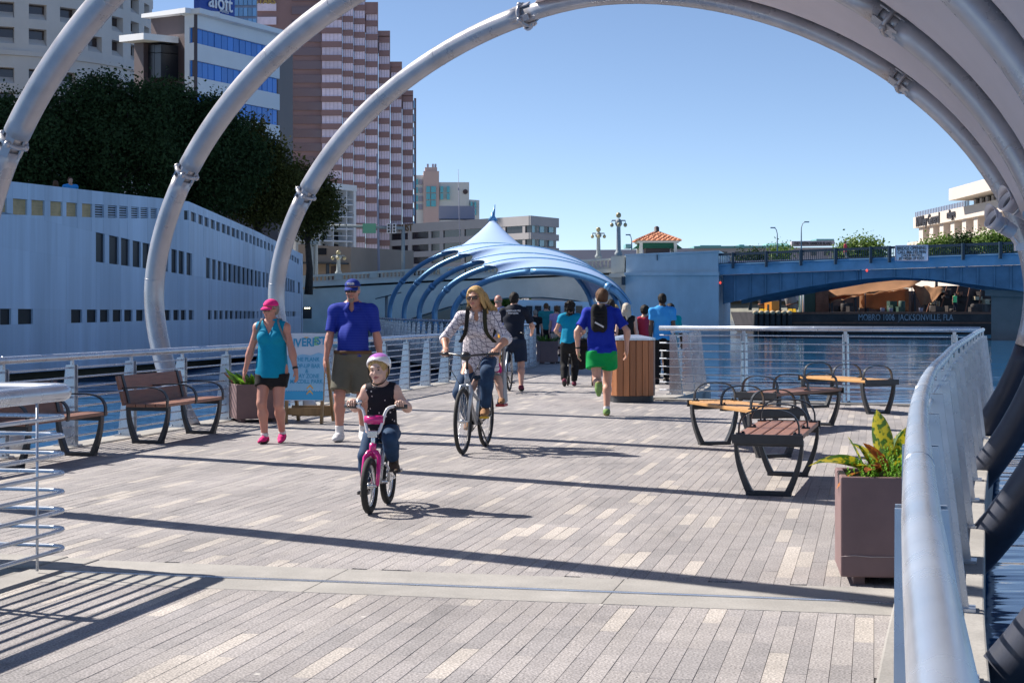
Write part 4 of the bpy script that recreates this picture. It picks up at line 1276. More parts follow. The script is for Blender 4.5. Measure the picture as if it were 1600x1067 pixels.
quadbox(al2, 478, 545, 410, 412.5, 411, 413.5, 0, 3).build('canopy', M_darkmetal, lt)
quadbox(al2, 496, 510, 388, 398, 388, 398, 0, .12).build('window', M_dglass, lt)
for x in (506, 534): quadbox(al2, x, x + 2, 413, 440, 413, 440, 2.4, 2.8).build('canopy_post', M_darkmetal, lt)
quadbox(al2, 518, 528, 416, 440, 416, 440, 0, .12).build('door', M_hbrown, lt)

# ------------------------------------------------------------------ bank building with ribbon windows
M_bank = mat('grey_precast', (0.40, 0.385, 0.40), 0.8, var=0.05, vscale=.15)
M_dgw = mat('tinted_window', (0.02, 0.02, 0.028), 0.12, spec=.6)
M_tealw = mat('teal_window', (0.20, 0.40, 0.48), 0.12, spec=.8)
a5 = facade(gx(588, 450), gx(829, 400)); b5 = facade(gx(829, 400), gx(874, 412))
kt = thing('bank_building', 'grey office block with dark ribbon windows behind the far canopy', 'building', a5(720, 470))
def y5(y, px): return HY - (HY - y) * lerp(400 / 450, 1, (px - 588) / 241)      # y given at the right corner
_a, _b, _c = gx(588, 450), gx(829, 400), gx(873.5, 412)
b = MB(); b.prism([(_a[0] + .6, _a[1] + .8, 2), (_b[0] + .0, _b[1] + .95, 2), (_c[0] - .7, _c[1] + .5, 2), (_c[0] - .7, 455, 2), (_a[0] + .6, 470, 2)], (0, 0, a5(829, 338).z - 2)); b.build('wall', M_bank, kt)
sp5 = [(337, 352), (363.5, 373.5), (385, 394.5), (406, 415.5), (427, 470)]
for y0, y1 in sp5:
    quadbox(a5, 588, 829, y5(y0, 588), y5(y1, 588), y0, y1, -.6, 0).build('spandrel', M_bank, kt)
    k5 = 400 / 412
    quadbox(b5, 829.2, 873.5, y0, y1, HY - (HY - y0) * k5, HY - (HY - y1) * k5, -.6, 0).build('spandrel', M_bank, kt)
cols5 = [590, 607.5, 611, 637, 643, 669, 673, 686.5, 692, 720, 725, 752, 757, 784, 789, 816, 820, 828.5]
for (y0, y1) in zip([q[1] for q in sp5], [q[0] for q in sp5[1:]]):
    for a, c in zip(cols5[::2], cols5[1::2]): quadbox(a5, a, c, y5(y0, a), y5(y1, a), y5(y0, c), y5(y1, c), -.58, -.35).build('window', M_dgw, kt)
    for a, c in zip(cols5[1::2], cols5[2::2]): quadbox(a5, a, c, y5(y0, a), y5(y1, a), y5(y0, c), y5(y1, c), -.58, -.08).build('mullion', M_bank, kt)
    for i in range(3):
        a = 831 + i * 14.5
        quadbox(b5, a, a + 6.4, y0, y1, y0, y1, -.58, -.35).build('window', M_tealw, kt); quadbox(b5, a + 6.5, a + 10.5, y0, y1, y0, y1, -.58, -.35).build('window', M_dgw, kt)
text('lettering', 'SUNTRUST', 2.7, facing(a5(622, y5(344, 622), .1), a5.n), mat('bronze_lettering', (0.14, 0.09, 0.05), .5), kt, .1, bold=.05)
b = MB(); b.box((P(714, 330, 432).x, 432, P(714, 333, 432).z), (9.4, 6, 3.4)); b.build('plant_room', M_frame, kt)

# ------------------------------------------------------------------ pink and teal hotel tower far behind
M_pk = mat('pink_render', (0.62, 0.45, 0.42), 0.8); M_wt = mat('white_render', (0.68, 0.68, 0.67), 0.8); M_tl = mat('teal_glass', (0.07, 0.42, 0.50), 0.15, spec=.8)
a6 = facade(gx(640, 720), gx(750, 722)); pt = thing('pink_teal_tower', 'distant pink and white tower with teal window strips', 'building', a6(700, 470))
quadbox(a6, 647, 662, 274, 470, 274, 470, -15, 0).build('wing', M_wt, pt)
quadbox(a6, 661.5, 686, 268, 470, 268, 470, -16, 1.5).build('tower', M_pk, pt)
quadbox(a6, 664, 683, 262, 268, 262, 268, -12, 1).build('crown', M_pk, pt)
quadbox(a6, 686.3, 733, 285, 470, 285, 470, -15, .5).build('wing', M_wt, pt)
quadbox(a6, 733.3, 749, 312, 470, 313, 470, -15, 0).build('wing', M_wt, pt)
for x0, x1, y0, y1 in ((666, 672, 292, 335), (673.5, 681, 292, 335), (688, 692.5, 292, 322), (698, 702.5, 292, 322), (735, 738, 316, 340), (741, 744, 316, 340)):
    for k in range(int((y1 - y0) // 11)): quadbox(a6, x0, x1, y0 + k * 11, y0 + 9.5 + k * 11, y0 + k * 11, y0 + 9.5 + k * 11, .5, 2.0).build('window', M_tl, pt)
for k in range(4):
    quadbox(a6, 649, 653, 280 + k * 13, 289 + k * 13, 280 + k * 13, 289 + k * 13, 0, .5).build('window', M_tl, pt); quadbox(a6, 655, 660, 281 + k * 13, 289 + k * 13, 281 + k * 13, 289 + k * 13, 0, .5).build('window', M_frame, pt)
for x in (667, 675, 679): quadbox(a6, x, x + 3, 256, 262, 256, 262, -4, -1).build('roof_unit', M_frame, pt)
b = MB(); b.lathe([(1.1, 0), (1.1, .4)], a6(727, 300, .5), 14, axis=a6.n); b.build('round_window', M_hbrown, pt)

# ------------------------------------------------------------------ columned white building on the right bank
M_cw = mat('warm_white_concrete', (0.60, 0.53, 0.47), 0.8, var=0.04, vscale=.2)
a7 = facade(gx(1427, 395), gx(1640, 300)); ct = thing('columned_building', 'pale concrete building on tall columns with dark lettering at the right', 'building', a7(1500, 480))
def y7(h, px): return HY - h * lerp(1, 395 / 300, (px - 1427) / 213)
quadbox(a7, 1427, 1640, y7(145, 1427), y7(128, 1427), y7(145, 1640), y7(128, 1640), -2.5, 0).build('fascia', M_cw, ct)
quadbox(a7, 1434, 1640, y7(128, 1434), y7(40, 1434), y7(128, 1640), y7(40, 1640), -12, -9).build('back_wall', M_dgw, ct)
quadbox(a7, 1427.5, 1640, y7(145, 1427.5), y7(141, 1427.5), y7(145, 1640), y7(141, 1640), -12, -2.5).build('roof_slab', M_cw, ct)
quadbox(a7, 1424, 1640, y7(106, 1424), y7(2, 1424), y7(106, 1640), y7(2, 1640), -10, 1).build('podium', M_cw, ct)
for x in (1432, 1448, 1464, 1481, 1499, 1517, 1536, 1556, 1577, 1600, 1624):
    quadbox(a7, x, x + 6, y7(128, x), y7(105, x), y7(128, x + 6), y7(105, x + 6), -6, -.6).build('column', M_cw, ct)
    quadbox(a7, x + 9.5, x + 11, y7(128, x), y7(105, x), y7(128, x), y7(105, x), -9, -8.4).build('window', M_gl2, ct)
quadbox(a7, 1504, 1640, y7(170, 1504), y7(153.5, 1504), y7(172, 1640), y7(155, 1640), -9, 3.0).build('penthouse', M_cw, ct)
quadbox(a7, 1513, 1640, y7(153.5, 1513), y7(145, 1513), y7(155, 1640), y7(145, 1640), -8, -1.5).build('penthouse_wall', M_dgw, ct)
for i in range(14): x = 1515 + i * 9; quadbox(a7, x, x + 3.5, y7(153.5, x), y7(145, x), y7(153.5, x), y7(145, x), -1.4, -.9).build('penthouse_column', M_cw, ct)
b = MB()
for i in range(34):
    x = 1428 + i * 2.5; b.hexa([a7(x, y7(145, x), -.3), a7(x + .4, y7(145, x), -.3), a7(x + .4, y7(145, x), -.5), a7(x, y7(145, x), -.5), a7(x, y7(153, x), -.3), a7(x + .4, y7(153, x), -.3), a7(x + .4, y7(153, x), -.5), a7(x, y7(153, x), -.5)])
tag(b.build('roof_fence', M_frame, ct), kind='stuff')
M_dtx = mat('dark_lettering', (0.03, 0.025, 0.03), .5)
text('lettering', 'RIWiley General', 3.3, facing(a7(1450, y7(136, 1450), .15), a7.n), M_dtx, ct, .1, scale_x=.9, bold=.06)
text('lettering', 'mBayge', 2.6, facing(a7(1487, y7(138, 1487), .15), a7.n), M_dtx, ct, .1, scale_x=.8, bold=.05)

# ------------------------------------------------------------------ long low building across the river with a hotel name
M_lil = mat('lilac_render', (0.46, 0.42, 0.47), 0.85, var=.04, vscale=.1); M_tealr = mat('teal_roof', (0.15, 0.36, 0.36), 0.6)
a8 = facade(gx(866, 600), gx(1345, 600)); st = thing('riverside_block', 'long low lilac building with teal roofs beyond the bridge', 'building', a8(1100, 470))
quadbox(a8, 866, 1000, 391, 470, 390, 470, -30, 0).build('wall', M_lil, st)
quadbox(a8, 1000.3, 1345, 388, 470, 386, 470, -30, -3).build('wall', M_lil, st)
quadbox(a8, 1085, 1240, 384.5, 388, 383.5, 387, -30, -1).build('roof', M_tealr, st)
for x0, x1, y in ((1098, 1131, 382), (1160, 1168, 381), (1282, 1310, 372), (980, 990, 380)): quadbox(a8, x0, x1, y, y + 6, y, y + 6, -20, -8).build('roof_unit', M_tealr, st)
b = MB(); q = [a8(1200, 384, -4), a8(1240, 384, -4), a8(1236, 378.5, -10), a8(1206, 378.5, -10)]; b.prism(q, (0, 12, 0)); b.build('hipped_roof', M_tealr, st)
b = MB(); b.prism([a8(1047, 388, -2), a8(1063, 388, -2), a8(1053, 371.5, -2)], (0, 10, 0)); b.build('gable', M_tealr, st)
quadbox(a8, 1237, 1304, 377, 385, 376, 384, -3, 0).build('sign_panel', M_lil, st)
text('lettering', 'THE WESTIN HARBOUR ISLAND', 1.55, facing(a8(1270, 381, .2), a8.n), M_dtx, st, .05, scale_x=.62, bold=.03)
for i in range(16): quadbox(a8, 1010 + i * 20, 1018 + i * 20, 393, 399, 393, 399, -3, -2.7).build('window', M_dgw, st)

# ------------------------------------------------------------------ unseen stepped block, added to shade the far canopy tubes, trees and deck
ot = thing('added_shade_block', 'unseen pale stepped block added beyond the left edge to shade the far canopy', 'building', (-108.4, 117.3, 2), math.atan2(.9, .436))
for w0, w1, ht_ in ((33.6, 50, 120), (50, 60, 107), (60, 70, 102), (70, 83, 96)):  # step heights leave the far canopy's fabric in sun
    x0, x1 = w0 - 58.3, w1 - 58.3
    b = MB(); b.box(((x0 + x1) / 2, 0, ht_ / 2), (x1 - x0 - .01, 16, ht_)); b.build('wall', M_stone, ot, local=True)
    b = MB(); b.box(((x0 + x1) / 2, 0, ht_ + .4), (x1 - x0 - .1, 16.3, .8)); b.build('parapet', M_stone, ot, local=True)
    for k in range(int(ht_ / 3.6) - 1):
        b = MB(); b.box(((x0 + x1) / 2, 0, 4 + k * 3.6), (x1 - x0 - .8, 16.2, 1.9)); b.build('window_band', M_bronze, ot, local=True)
# ------------------------------------------------------------------ bridge over the river
M_bconc = mat('bridge_concrete', (0.50, 0.50, 0.47), 0.85, var=0.14, vscale=.5, bump=0.05, bscale=5)
M_bpaint = mat('painted_pier', (0.50, 0.57, 0.62), 0.7, var=0.12, vscale=.6, stretch=(1, 1, .3), wear=.12, wscale=.25)
M_bsteel = mat('bridge_blue_steel', (0.21, 0.40, 0.57), 0.5, var=0.16, vscale=.8, bump=.02, wear=.15, wscale=.4)
M_bdark = mat('bridge_dark_rail', (0.018, 0.04, 0.065), 0.5)
M_bgird = mat('girder_dark_steel', (0.11, 0.21, 0.31), 0.55, var=0.2, vscale=.8, wear=.2, wscale=.35)  # darker blue than the fascia steel
M_under = mat('soffit_concrete', (0.20, 0.19, 0.18), 0.9, var=.2, vscale=.4)
ab_ = facade(gx(470, 140), gx(1125, 133))
bk = Vector((0, 1, 0))
bt_ = thing('stone_bridge', 'arched concrete bridge with a balustrade behind the far canopy', 'bridge', ab_(700, 530))
TOPB = [(470, 431), (700, 417), (985, 402)]
BASB = [(470, 449), (700, 437), (985, 425)]
SOFF = [(560, 540), (590, 521), (640, 498), (700, 479), (760, 468), (800, 464.5), (850, 464), (900, 469), (940, 479), (985, 500)]
def strip_prism(at, lo, hi, o0, depth, m, name, parent, nseg=24):
    x0, x1 = lo[0][0], lo[-1][0]
    b = MB(); vv = []; ff = []
    for i in range(nseg + 1):
        x = lerp(x0, x1, i / nseg)
        p, q = at(x, pl(lo, x), o0), at(x, pl(hi, x), o0)
        vv += [p, q, p + bk * depth, q + bk * depth]
    for i in range(nseg):
        a, c = i * 4, i * 4 + 4
        ff += [(a, c, c + 1, a + 1), (a + 1, c + 1, c + 3, a + 3), (a + 3, c + 3, c + 2, a + 2), (a + 2, c + 2, c, a)]
    ff += [(0, 1, 3, 2), (nseg * 4, nseg * 4 + 2, nseg * 4 + 3, nseg * 4 + 1)]
    b.add(vv, ff); return b.build(name, m, parent)
SP_TOP = [(470, 452), (700, 440), (985, 428)]
SP_LO = [(470, 545), (560, 540)] + SOFF[1:]
strip_prism(ab_, [(470, 545), (559, 541)], [(470, 452), (559, 447.3)], 0, 14, M_bconc, 'abutment_wall', bt_, 4)
strip_prism(ab_, SOFF, [(560, 447.3), (700, 440), (985, 428)], 0, 14, M_bconc, 'arch_spandrel', bt_, 40)
strip_prism(ab_, BASB, [(x, y - 6) for x, y in BASB], .45, 15, M_bconc, 'cornice', bt_, 12)
strip_prism(ab_, [(x, y - 6.2) for x, y in BASB], [(x, y - 9) for x, y in BASB], .2, .5, M_bconc, 'balustrade_base', bt_, 12)
strip_prism(ab_, [(x, y + 3.2) for x, y in TOPB], TOPB, .28, .7, M_bconc, 'handrail', bt_, 12)
b = MB(); pb = MB()
x = 474.0; k = 0
while x < 985:
    yt, yb = pl(TOPB, x) + 3.2, pl(BASB, x) - 9
    if k % 9 == 0:
        q = ab_(x, (yt + yb) / 2, -.05); h = (ab_(x, yt).z - ab_(x, yb).z)
        pb_ = MB(); pb_.box(q, (.62, .5, h + .02)); pb_.build('pier_block', M_bconc, bt_)
    else:
        q = ab_(x, yb, -.05); h = (ab_(x, yt).z - ab_(x, yb).z)
        b.lathe([(.10, 0), (.10, .08 * h), (.06, .15 * h), (.115, .42 * h), (.06, .82 * h), (.10, .9 * h), (.10, h)], q, 6)
    x += 6.1; k += 1
tag(b.build('balusters', M_bconc, bt_), kind='stuff')
# pier tower
quadbox(ab_, 981, 1125, 431, 560, 431, 560, -13, 1.6).build('pier_tower', M_bpaint, bt_)
quadbox(ab_, 980, 1126, 426.5, 431, 425.5, 431, -13, 1.95).build('pier_cornice', M_bpaint, bt_)
quadbox(ab_, 982, 1124.5, 401, 426.5, 395, 425.5, -13, 1.7).build('pier_parapet', M_bpaint, bt_)
quadbox(ab_, 980.5, 1126, 398.5, 401, 392.8, 395.2, -13, 1.9).build('pier_coping', M_bpaint, bt_)
quadbox(ab_, 957, 978, 401, 428, 400, 428, 0, .9).build('lamp_pedestal', M_bconc, bt_)
quadbox(ab_, 955, 980, 428, 434, 428, 434, 0, 1.2).build('lamp_corbel', M_bconc, bt_)
quadbox(ab_, 977, 981, 433, 446, 433, 446, 1.6, 2.4).build('drain_box', M_bdark, bt_)
quadbox(ab_, 1030, 1031, 399, 408, 399, 408, 1.7, 1.8).build('pipe', M_bdark, bt_)
# steel bascule span
as_ = facade(gx(1122, 132), gx(1650, 118))
bs = thing('steel_bridge_span', 'blue steel bridge span with a dark railing over the barge', 'bridge', as_(1350, 520))
RT = [(1122, 396.5), (1330, 387.5), (1450, 383), (1650, 375.5)]
def lvl(k): return [(x, y + k * lerp(1, 1.1, (x - 1122) / 528)) for x, y in RT]
strip_prism(as_, lvl(33), lvl(18.5), 0, .6, M_bsteel, 'fascia_girder', bs, 8)
strip_prism(as_, lvl(18.3), lvl(16.6), .3, 10.5, M_bsteel, 'deck_edge', bs, 8)
LOW1 = [(1124, 475), (1150, 469), (1200, 458.5), (1250, 449), (1300, 441), (1345, 436)]
LOW2 = [(1345, 436), (1400, 433), (1450, 436), (1500, 441.5), (1550, 448.5), (1600, 455.5), (1650, 464)]
strip_prism(as_, LOW1, [(x, pl(lvl(33.2), x)) for x in (1124, 1345)], -.8, .4, M_bgird, 'curved_girder', bs, 14)
strip_prism(as_, LOW2, [(x, pl(lvl(33.2), x)) for x in (1345, 1650)], -.3, .4, M_bgird, 'curved_girder', bs, 14)
LOW3 = [(1124, 474), (1200, 458), (1300, 440), (1345, 435), (1400, 436), (1440, 442), (1480, 450), (1550, 462), (1650, 474)]
for o_, d_, lw_ in ((-4.5, .4, LOW1 + LOW2[1:]), (-8.5, .4, LOW3)):
    strip_prism(as_, lw_, [(x, pl(lvl(33.2), x)) for x in (1124, 1650)], o_, d_, M_bgird, 'inner_girder', bs, 24)
for x in list(range(1142, 1345, 24)):
    o = MB(); o.beam(as_(x, pl(lvl(34), x), -.75), as_(x, pl(LOW1, x) - .5, -.75), .14, .12, up=(1, 0, 0)); o.build('stiffener', M_bgird, bs)
for x in list(range(1396, 1650, 26)):
    o = MB(); o.beam(as_(x, pl(lvl(34), x), -.25), as_(x, pl(LOW2, x) - .5, -.25), .14, .12, up=(1, 0, 0)); o.build('stiffener', M_bgird, bs)
strip_prism(as_, lvl(3.6), lvl(0), .25, .16, M_bdark, 'top_rail', bs, 8)
strip_prism(as_, lvl(16.5), lvl(15), .25, .12, M_bdark, 'bottom_rail', bs, 8)
b = MB(); x = 1124.0
while x < 1640:
    b.beam(as_(x, pl(lvl(15), x), .2), as_(x, pl(lvl(3.6), x), .2), .05, .05, up=(1, 0, 0)); x += 3.0
tag(b.build('rail_bars', M_bdark, bs), kind='stuff')
for x in (1148, 1200, 1254, 1308, 1363, 1392, 1507, 1565, 1622):
    o = MB(); o.beam(as_(x, pl(lvl(24), x), .35), as_(x, pl(lvl(-.5), x), .35), .24, .2, up=(1, 0, 0)); o.build('rail_post', M_bdark, bs)
M_red = mat('red_lamp', (0.7, 0.03, 0.03), .4, emis=(1, .08, .05, .7))
for x, y in ((1129.5, 442), (1358, 423)):
    o = MB(); o.ell(as_(x, y, .5), (.09, .09, .11), 10); o.build('navigation_lamp', M_red, bs)
quadbox(as_, 1540, 1660, 462, 560, 466, 560, -14, -1.5).build('river_pier', M_under, bs)
quadbox(as_, 1532, 1660, 452, 462, 458, 466, -14, -1.2).build('pier_cap', M_under, bs)
# sign on the railing
M_sgnw = mat('notice_white', (0.90, 0.88, 0.92), .5); M_blk = mat('black_paint', (0.02, 0.02, 0.025), .5)
nsn = thing('bridge_notice', 'white bridge opening notice hung on the steel railing', 'sign', as_(1428, 408, .6))
q_ = [as_(1403.5, 407.5, .6), as_(1454, 408, .6), as_(1454, 383.5, .6), as_(1403.5, 384.5, .6)]
b = MB(); b.prism(q_, (0, .05, 0)); b.build('panel', M_sgnw, nsn)
for i in range(4):
    a, c = q_[i], q_[(i + 1) % 4]
    o = MB(); o.beam(a - as_.n * -.02, c - as_.n * -.02, .06, .06); o.build('border', M_frame, nsn)
for s, y, z in (('BRIDGE OPENING', 388.6, .36), ('CALL 866-335-9696', 394.6, .34), ('2 HOUR NOTICE', 399.8, .27), ('BY ORDER OF FDOT', 404.6, .27)):
    text('lettering', s, z, facing(as_(1428.6, y, .64), as_.n), M_blk, nsn, .004, scale_x=.78, bold=.006)
# far bridge roadway parapet (second railing side) 
quadbox(facade(gx(1124, 144), gx(1650, 130)), 1124, 1640, 409, 416, 393, 402, -.3, 0).build('far_parapet', mat('far_parapet_paint', (.42, .42, .55), .7), bs)

# ------------------------------------------------------------------ bridge lamps
M_lampc = mat('lamp_standard', (0.26, 0.30, 0.32), .7, var=.08); M_globe = mat('lamp_globe', (0.36, 0.31, 0.17), .3)
def globe_lamp(label, px, yb, yt, d, o=0.0):
    base = P(px, yb, d); H_ = (yb - yt) / F * d
    t = thing('bridge_lamp', label, 'lamp post', base, group='globe lamps on the stone bridge')
    MB().lathe([(.32, 0), (.32, .25), (.24, .35), (.2, .5), (.16, .66 * H_), (.22, .68 * H_), (.30, .72 * H_), (.26, .8 * H_), (.12, .84 * H_)], base, 12).build('standard', M_lampc, t)
    b = MB()
    for a in range(4):
        dd = Vector((math.cos(a * math.pi / 2), math.sin(a * math.pi / 2), 0))
        b.beam(base + Vector((0, 0, .80 * H_)), base + dd * .55 + Vector((0, 0, .80 * H_)), .1, .1)
        b.beam(base + dd * .55 + Vector((0, 0, .80 * H_)), base + dd * .55 + Vector((0, 0, .74 * H_)), .05, .05)
    b.build('bracket', M_lampc, t)
    for a in range(4):
        dd = Vector((math.cos(a * math.pi / 2), math.sin(a * math.pi / 2), 0))
        MB().ell(base + dd * .55 + Vector((0, 0, .70 * H_)), (.16, .16, .18), 10).build('globe', M_globe, t)
    MB().ell(base + Vector((0, 0, .92 * H_)), (.22, .22, .24), 12).build('top_globe', M_globe, t)
globe_lamp('grey bridge lamp with five globes standing on the pedestal left of the pier', 966.5, 400, 331, 133)
globe_lamp('paler sunlit bridge lamp with gilt globes left of the taller grey lamp', 935, 404, 355, 150)
globe_lamp('grey bridge lamp beside the man in the blue cap, near the tan building', 529, 430, 392, 150)
# double lamp column
t = thing('twin_column', 'pair of grey columns with a globe on top behind the dark tree', 'column', P(490, 432, 142))
for x in (488, 494): MB().lathe([(.2, 0), (.16, .2), (.15, 2.7), (.2, 2.75)], P(x, 432, 142), 10).build('shaft', M_lampc, t)
MB().box(P(491, 379, 142), (.75, .5, .35)).build('capital', M_lampc, t)
MB().ell(P(488, 370, 142), (.22, .22, .24), 10).build('globe', M_globe, t)
# pavilion with a tiled roof on the pier
M_tile = mat('red_roof_tile', (0.52, 0.20, 0.10), .7, var=.2, vscale=3, objrand=.2); M_awn = mat('green_awning', (0.01, 0.10, 0.06), .8); M_pv = mat('pavilion_paint', (0.60, 0.58, 0.54), .7)
d = 140.0
pv = thing('bridge_pavilion', 'small pavilion with a red tiled hip roof and green awnings on the pier', 'pavilion', P(1026, 397, d))
c0 = P(1026, 397, d); s = d / F
hw = 26.5 * s
def pvp(x, y, z): return c0 + Vector((x, y, z))
for x in (-1, 1):
    for y in (-1, 1):
        o = MB(); o.box(pvp(x * hw, y * hw, 9 * s), (.26, .26, 18 * s)); o.build('post', M_pv, pv)
o = MB(); o.box(pvp(0, 0, 18 * s), (2 * hw + .6, 2 * hw + .6, 3 * s)); o.build('eaves', M_pv, pv)
o = MB(); o.box(pvp(0, 0, 5 * s), (1.4 * hw, 1.4 * hw, 9 * s)); o.build('kiosk', M_hbrown, pv)
for k in range(4):
    Rm = Matrix.Rotation(k * math.pi / 2, 3, 'Z')
    o = MB(); o.hexa([c0 + Rm @ Vector(q) for q in ((-hw * .95, -hw - .02, 9 * s), (hw * .95, -hw - .02, 9 * s), (hw * .95, -hw + .1, 16 * s), (-hw * .95, -hw + .1, 16 * s), (-hw * .95, -hw - .6 * (k % 2), 8 * s), (hw * .95, -hw - .6 * (k % 2), 8 * s), (hw * .95, -hw + .02, 16.5 * s), (-hw * .95, -hw + .02, 16.5 * s))]); o.build('awning', M_awn, pv)
    ez, az, ew = 19.5 * s, 33 * s, hw + .5
    rows_ = 7
    for r in range(rows_):
        f0, f1 = r / rows_, (r + 1) / rows_
        w0, w1 = ew * (1 - f0 * .86), ew * (1 - f1 * .86)
        z0, z1 = lerp(ez, az, f0), lerp(ez, az, f1)
        n = max(2, int(2 * w0 / .42))
        o = MB()
        for j in range(n):
            xa, xb = -w0 + 2 * w0 * j / n, -w0 + 2 * w0 * (j + 1) / n
            xc, xd = max(-w1, min(w1, xa)), max(-w1, min(w1, xb))
            xm, xn = (xa + xb) / 2, (xc + xd) / 2
            o.add([c0 + Rm @ Vector(q) for q in ((xa, -w0, z0), (xm, -w0, z0 + .12), (xb, -w0, z0), (xd, -w1, z1), (xn, -w1, z1 + .12), (xc, -w1, z1), (xm, -w0, z0 - .03))], [(0, 1, 4, 5), (1, 2, 3, 4), (0, 6, 1), (1, 6, 2)])
        o.build('roof_tile_row', M_tile, pv)
o = MB(); o.lathe([(.3, 0), (.3, .12), (.22, .14), (.22, .5), (.1, .6)], pvp(0, 0, 32.5 * s), 8); o.build('finial', M_hbrown, pv)

# ------------------------------------------------------------------ street lights, signal gantry, masts
def street_light(label, px, yb, yt, d, arm):
    a, c = P(px, yb, d), P(px, yt, d)
    t = thing('street_light', label, 'street light', a, group='distant street lights')
    e = c + Vector((arm, 0, .5))
    MB().tube([a, a.lerp(c, .7), c - Vector((0, 0, .4)), c + Vector((arm * .3, 0, .2)), e], [.11, .09, .07, .06, .05], 6).build('mast', M_lampc, t)
    MB().box(e + Vector((arm * .25, 0, -.05)), (.7, .3, .16)).build('lamp_head', M_lampc, t)
street_light('slim street light with a bent arm right of the tiled pavilion', 1214.5, 400, 361, 230, -.5)
street_light('taller street light with an upturned arm near the hotel name', 1252, 400, 352, 230, .6)
street_light('short street light above the left eave of the pavilion', 987, 390, 372, 230, -.4)
t = thing('signal_gantry', 'grey traffic signal gantry arm above the stone bridge', 'traffic signal', P(630, 442, 160))
MB().tube([P(630, 442, 160), P(630, 356, 160)], [.2, .17], 8).build('mast', M_lampc, t)
MB().tube([P(632, 357, 160), P(565, 354, 160), P(497, 352, 160)], [.17, .14, .09], 8).build('arm', M_lampc, t)
MB().box(P(577, 357, 159.6), (1.3, .08, .95)).build('sign_plate', mat('green_sign', (.12, .34, .22), .5), t)
for x in (607.5, 616): 
    o = MB(); o.box(P(x, 357, 159.6), (.38, .3, .95)); sg_ = o.build('signal_head', M_white, t)
    for k in range(3): MB().lathe([(.11, 0), (.11, .12)], P(x, 357, 159.4) + Vector((0, 0, .3 - .3 * k)), 8, axis=(0, -1, 0)).build('signal_lens', M_blk, sg_)
for lb, x, y0, y1, d in (('tall thin mast in front of the brown tower', 592, 438, 240, 165), ('thin mast above the bank building', 719, 405, 265, 380)):
    a, c = P(x, y0, d), P(x - 3, y1, d)
    t = thing('mast', lb, 'mast', a)
    MB().tube([a, a.lerp(c, .5), c], [.16, .11, .05], 6).build('pole', M_frame, t)
    MB().box(a.lerp(c, .78), (.3, .3, .5)).build('fitting', M_frame, t); MB().lathe([(.35, 0), (.3, .5), (.1, .7)], a, 8).build('base', M_darkmetal, t)
# solar lamp by the canopy and wall floodlight
t = thing('solar_lamp', 'grey post with a tilted solar panel left of the far canopy', 'lamp post', P(604, 525, 92))
MB().tube([P(604, 525, 92), P(604, 463, 92)], .09, 8).build('pole', M_lampc, t); MB().box(P(607, 462, 92), (1.5, .5, .05), M=Matrix.Rotation(rad(-14), 3, 'Y')).build('solar_panel', M_bdark, t)
M_lit = mat('lit_lamp', (.9, .85, .6), .4, emis=(1, .9, .6, 2.0))
t = thing('wall_floodlight', 'small wall cabinet with three lit lamps below the bridge abutment', 'lamp', P(480, 492, 130))
MB().box(P(480, 489, 130), (.7, .3, .9)).build('cabinet', M_darkmetal, t)
for k in (-1, 0, 1): MB().ell(P(480 + k * 3.2, 481.5, 129.8), (.07, .07, .06), 8).build('lamp', M_lit, t)

# ------------------------------------------------------------------ work barge
M_hull = mat('rusty_black_hull', (0.045, 0.035, 0.033), .75, var=.5, vscale=.6, bump=.1, bscale=4)
M_tarp = mat('tan_tarpaulin', (0.52, 0.28, 0.14), .8, var=.12, vscale=.6, bump=.3, bscale=3, trans=.5)
M_yel = mat('yellow_paint', (0.75, 0.46, 0.02), .5, var=.1); M_ora = mat('orange_paint', (0.70, 0.26, 0.02), .5)
M_tyre = mat('old_rubber', (0.03, 0.03, 0.032), .85, var=.3, bump=.2); M_fend = mat('fender_wrap', (0.40, 0.33, 0.22), .8, var=.3, vscale=4)
M_rust = mat('rusty_steel', (0.20, 0.085, 0.05), .8, var=.3, vscale=2); M_dgreen = mat('dark_green_paint', (0.03, 0.07, 0.05), .6, var=.2)
BD = 150.0
br = thing('work_barge', 'dark work barge with white registry lettering under the steel span', 'barge', P(1350, 522, BD))
zt_ = P(1350, 487.5, BD).z
xl, xr = P(1178, 500, BD).x, P(1552, 500, BD).x
b = MB(); b.hexa([(xl + .8, BD, -1.2), (xr, BD, -1.2), (xr, BD + 16, -1.2), (xl + .8, BD + 16, -1.2), (xl, BD, zt_), (xr, BD, zt_), (xr, BD + 16, zt_), (xl, BD + 16, zt_)]); b.build('hull', M_hull, br)
b = MB(); b.box(((xl + xr) / 2, BD - .06, zt_ - .12), (xr - xl, .1, .16)); b.box(((xl + xr) / 2, BD - .06, zt_ - 1.0), (xr - xl, .1, .14)); b.build('rubbing_strake', M_rust, br)
text('lettering', 'MOBRO 1006  JACKSONVILLE, FLA', .82, facing((P(1415, 496.3, BD).x, BD - .03, P(1415, 496.3, BD).z), (0, -1, 0)), mat('faded_white_paint', (.32, .32, .34), .7, var=.6, vscale=1.5), br, .004, scale_x=.70, bold=.006)
for i in range(7):
    x = xl + .1 + i * .52
    o = MB(); o.lathe([(.20, -2.0), (.24, -1.9), (.24, -.2), (.2, -.1)], (x, BD - .25 - .02 * i, zt_ - .1), 10); o.build('fender', M_tyre, br)
    o = MB(); o.ell((x, BD - .25, zt_ - .05), (.27, .3, .2), 10); o.build('fender_wrap', M_fend, br)
t = thing('spud_pile', 'rusty standing pile at the left end of the barge', 'pile', P(1190, 487, BD + 3))
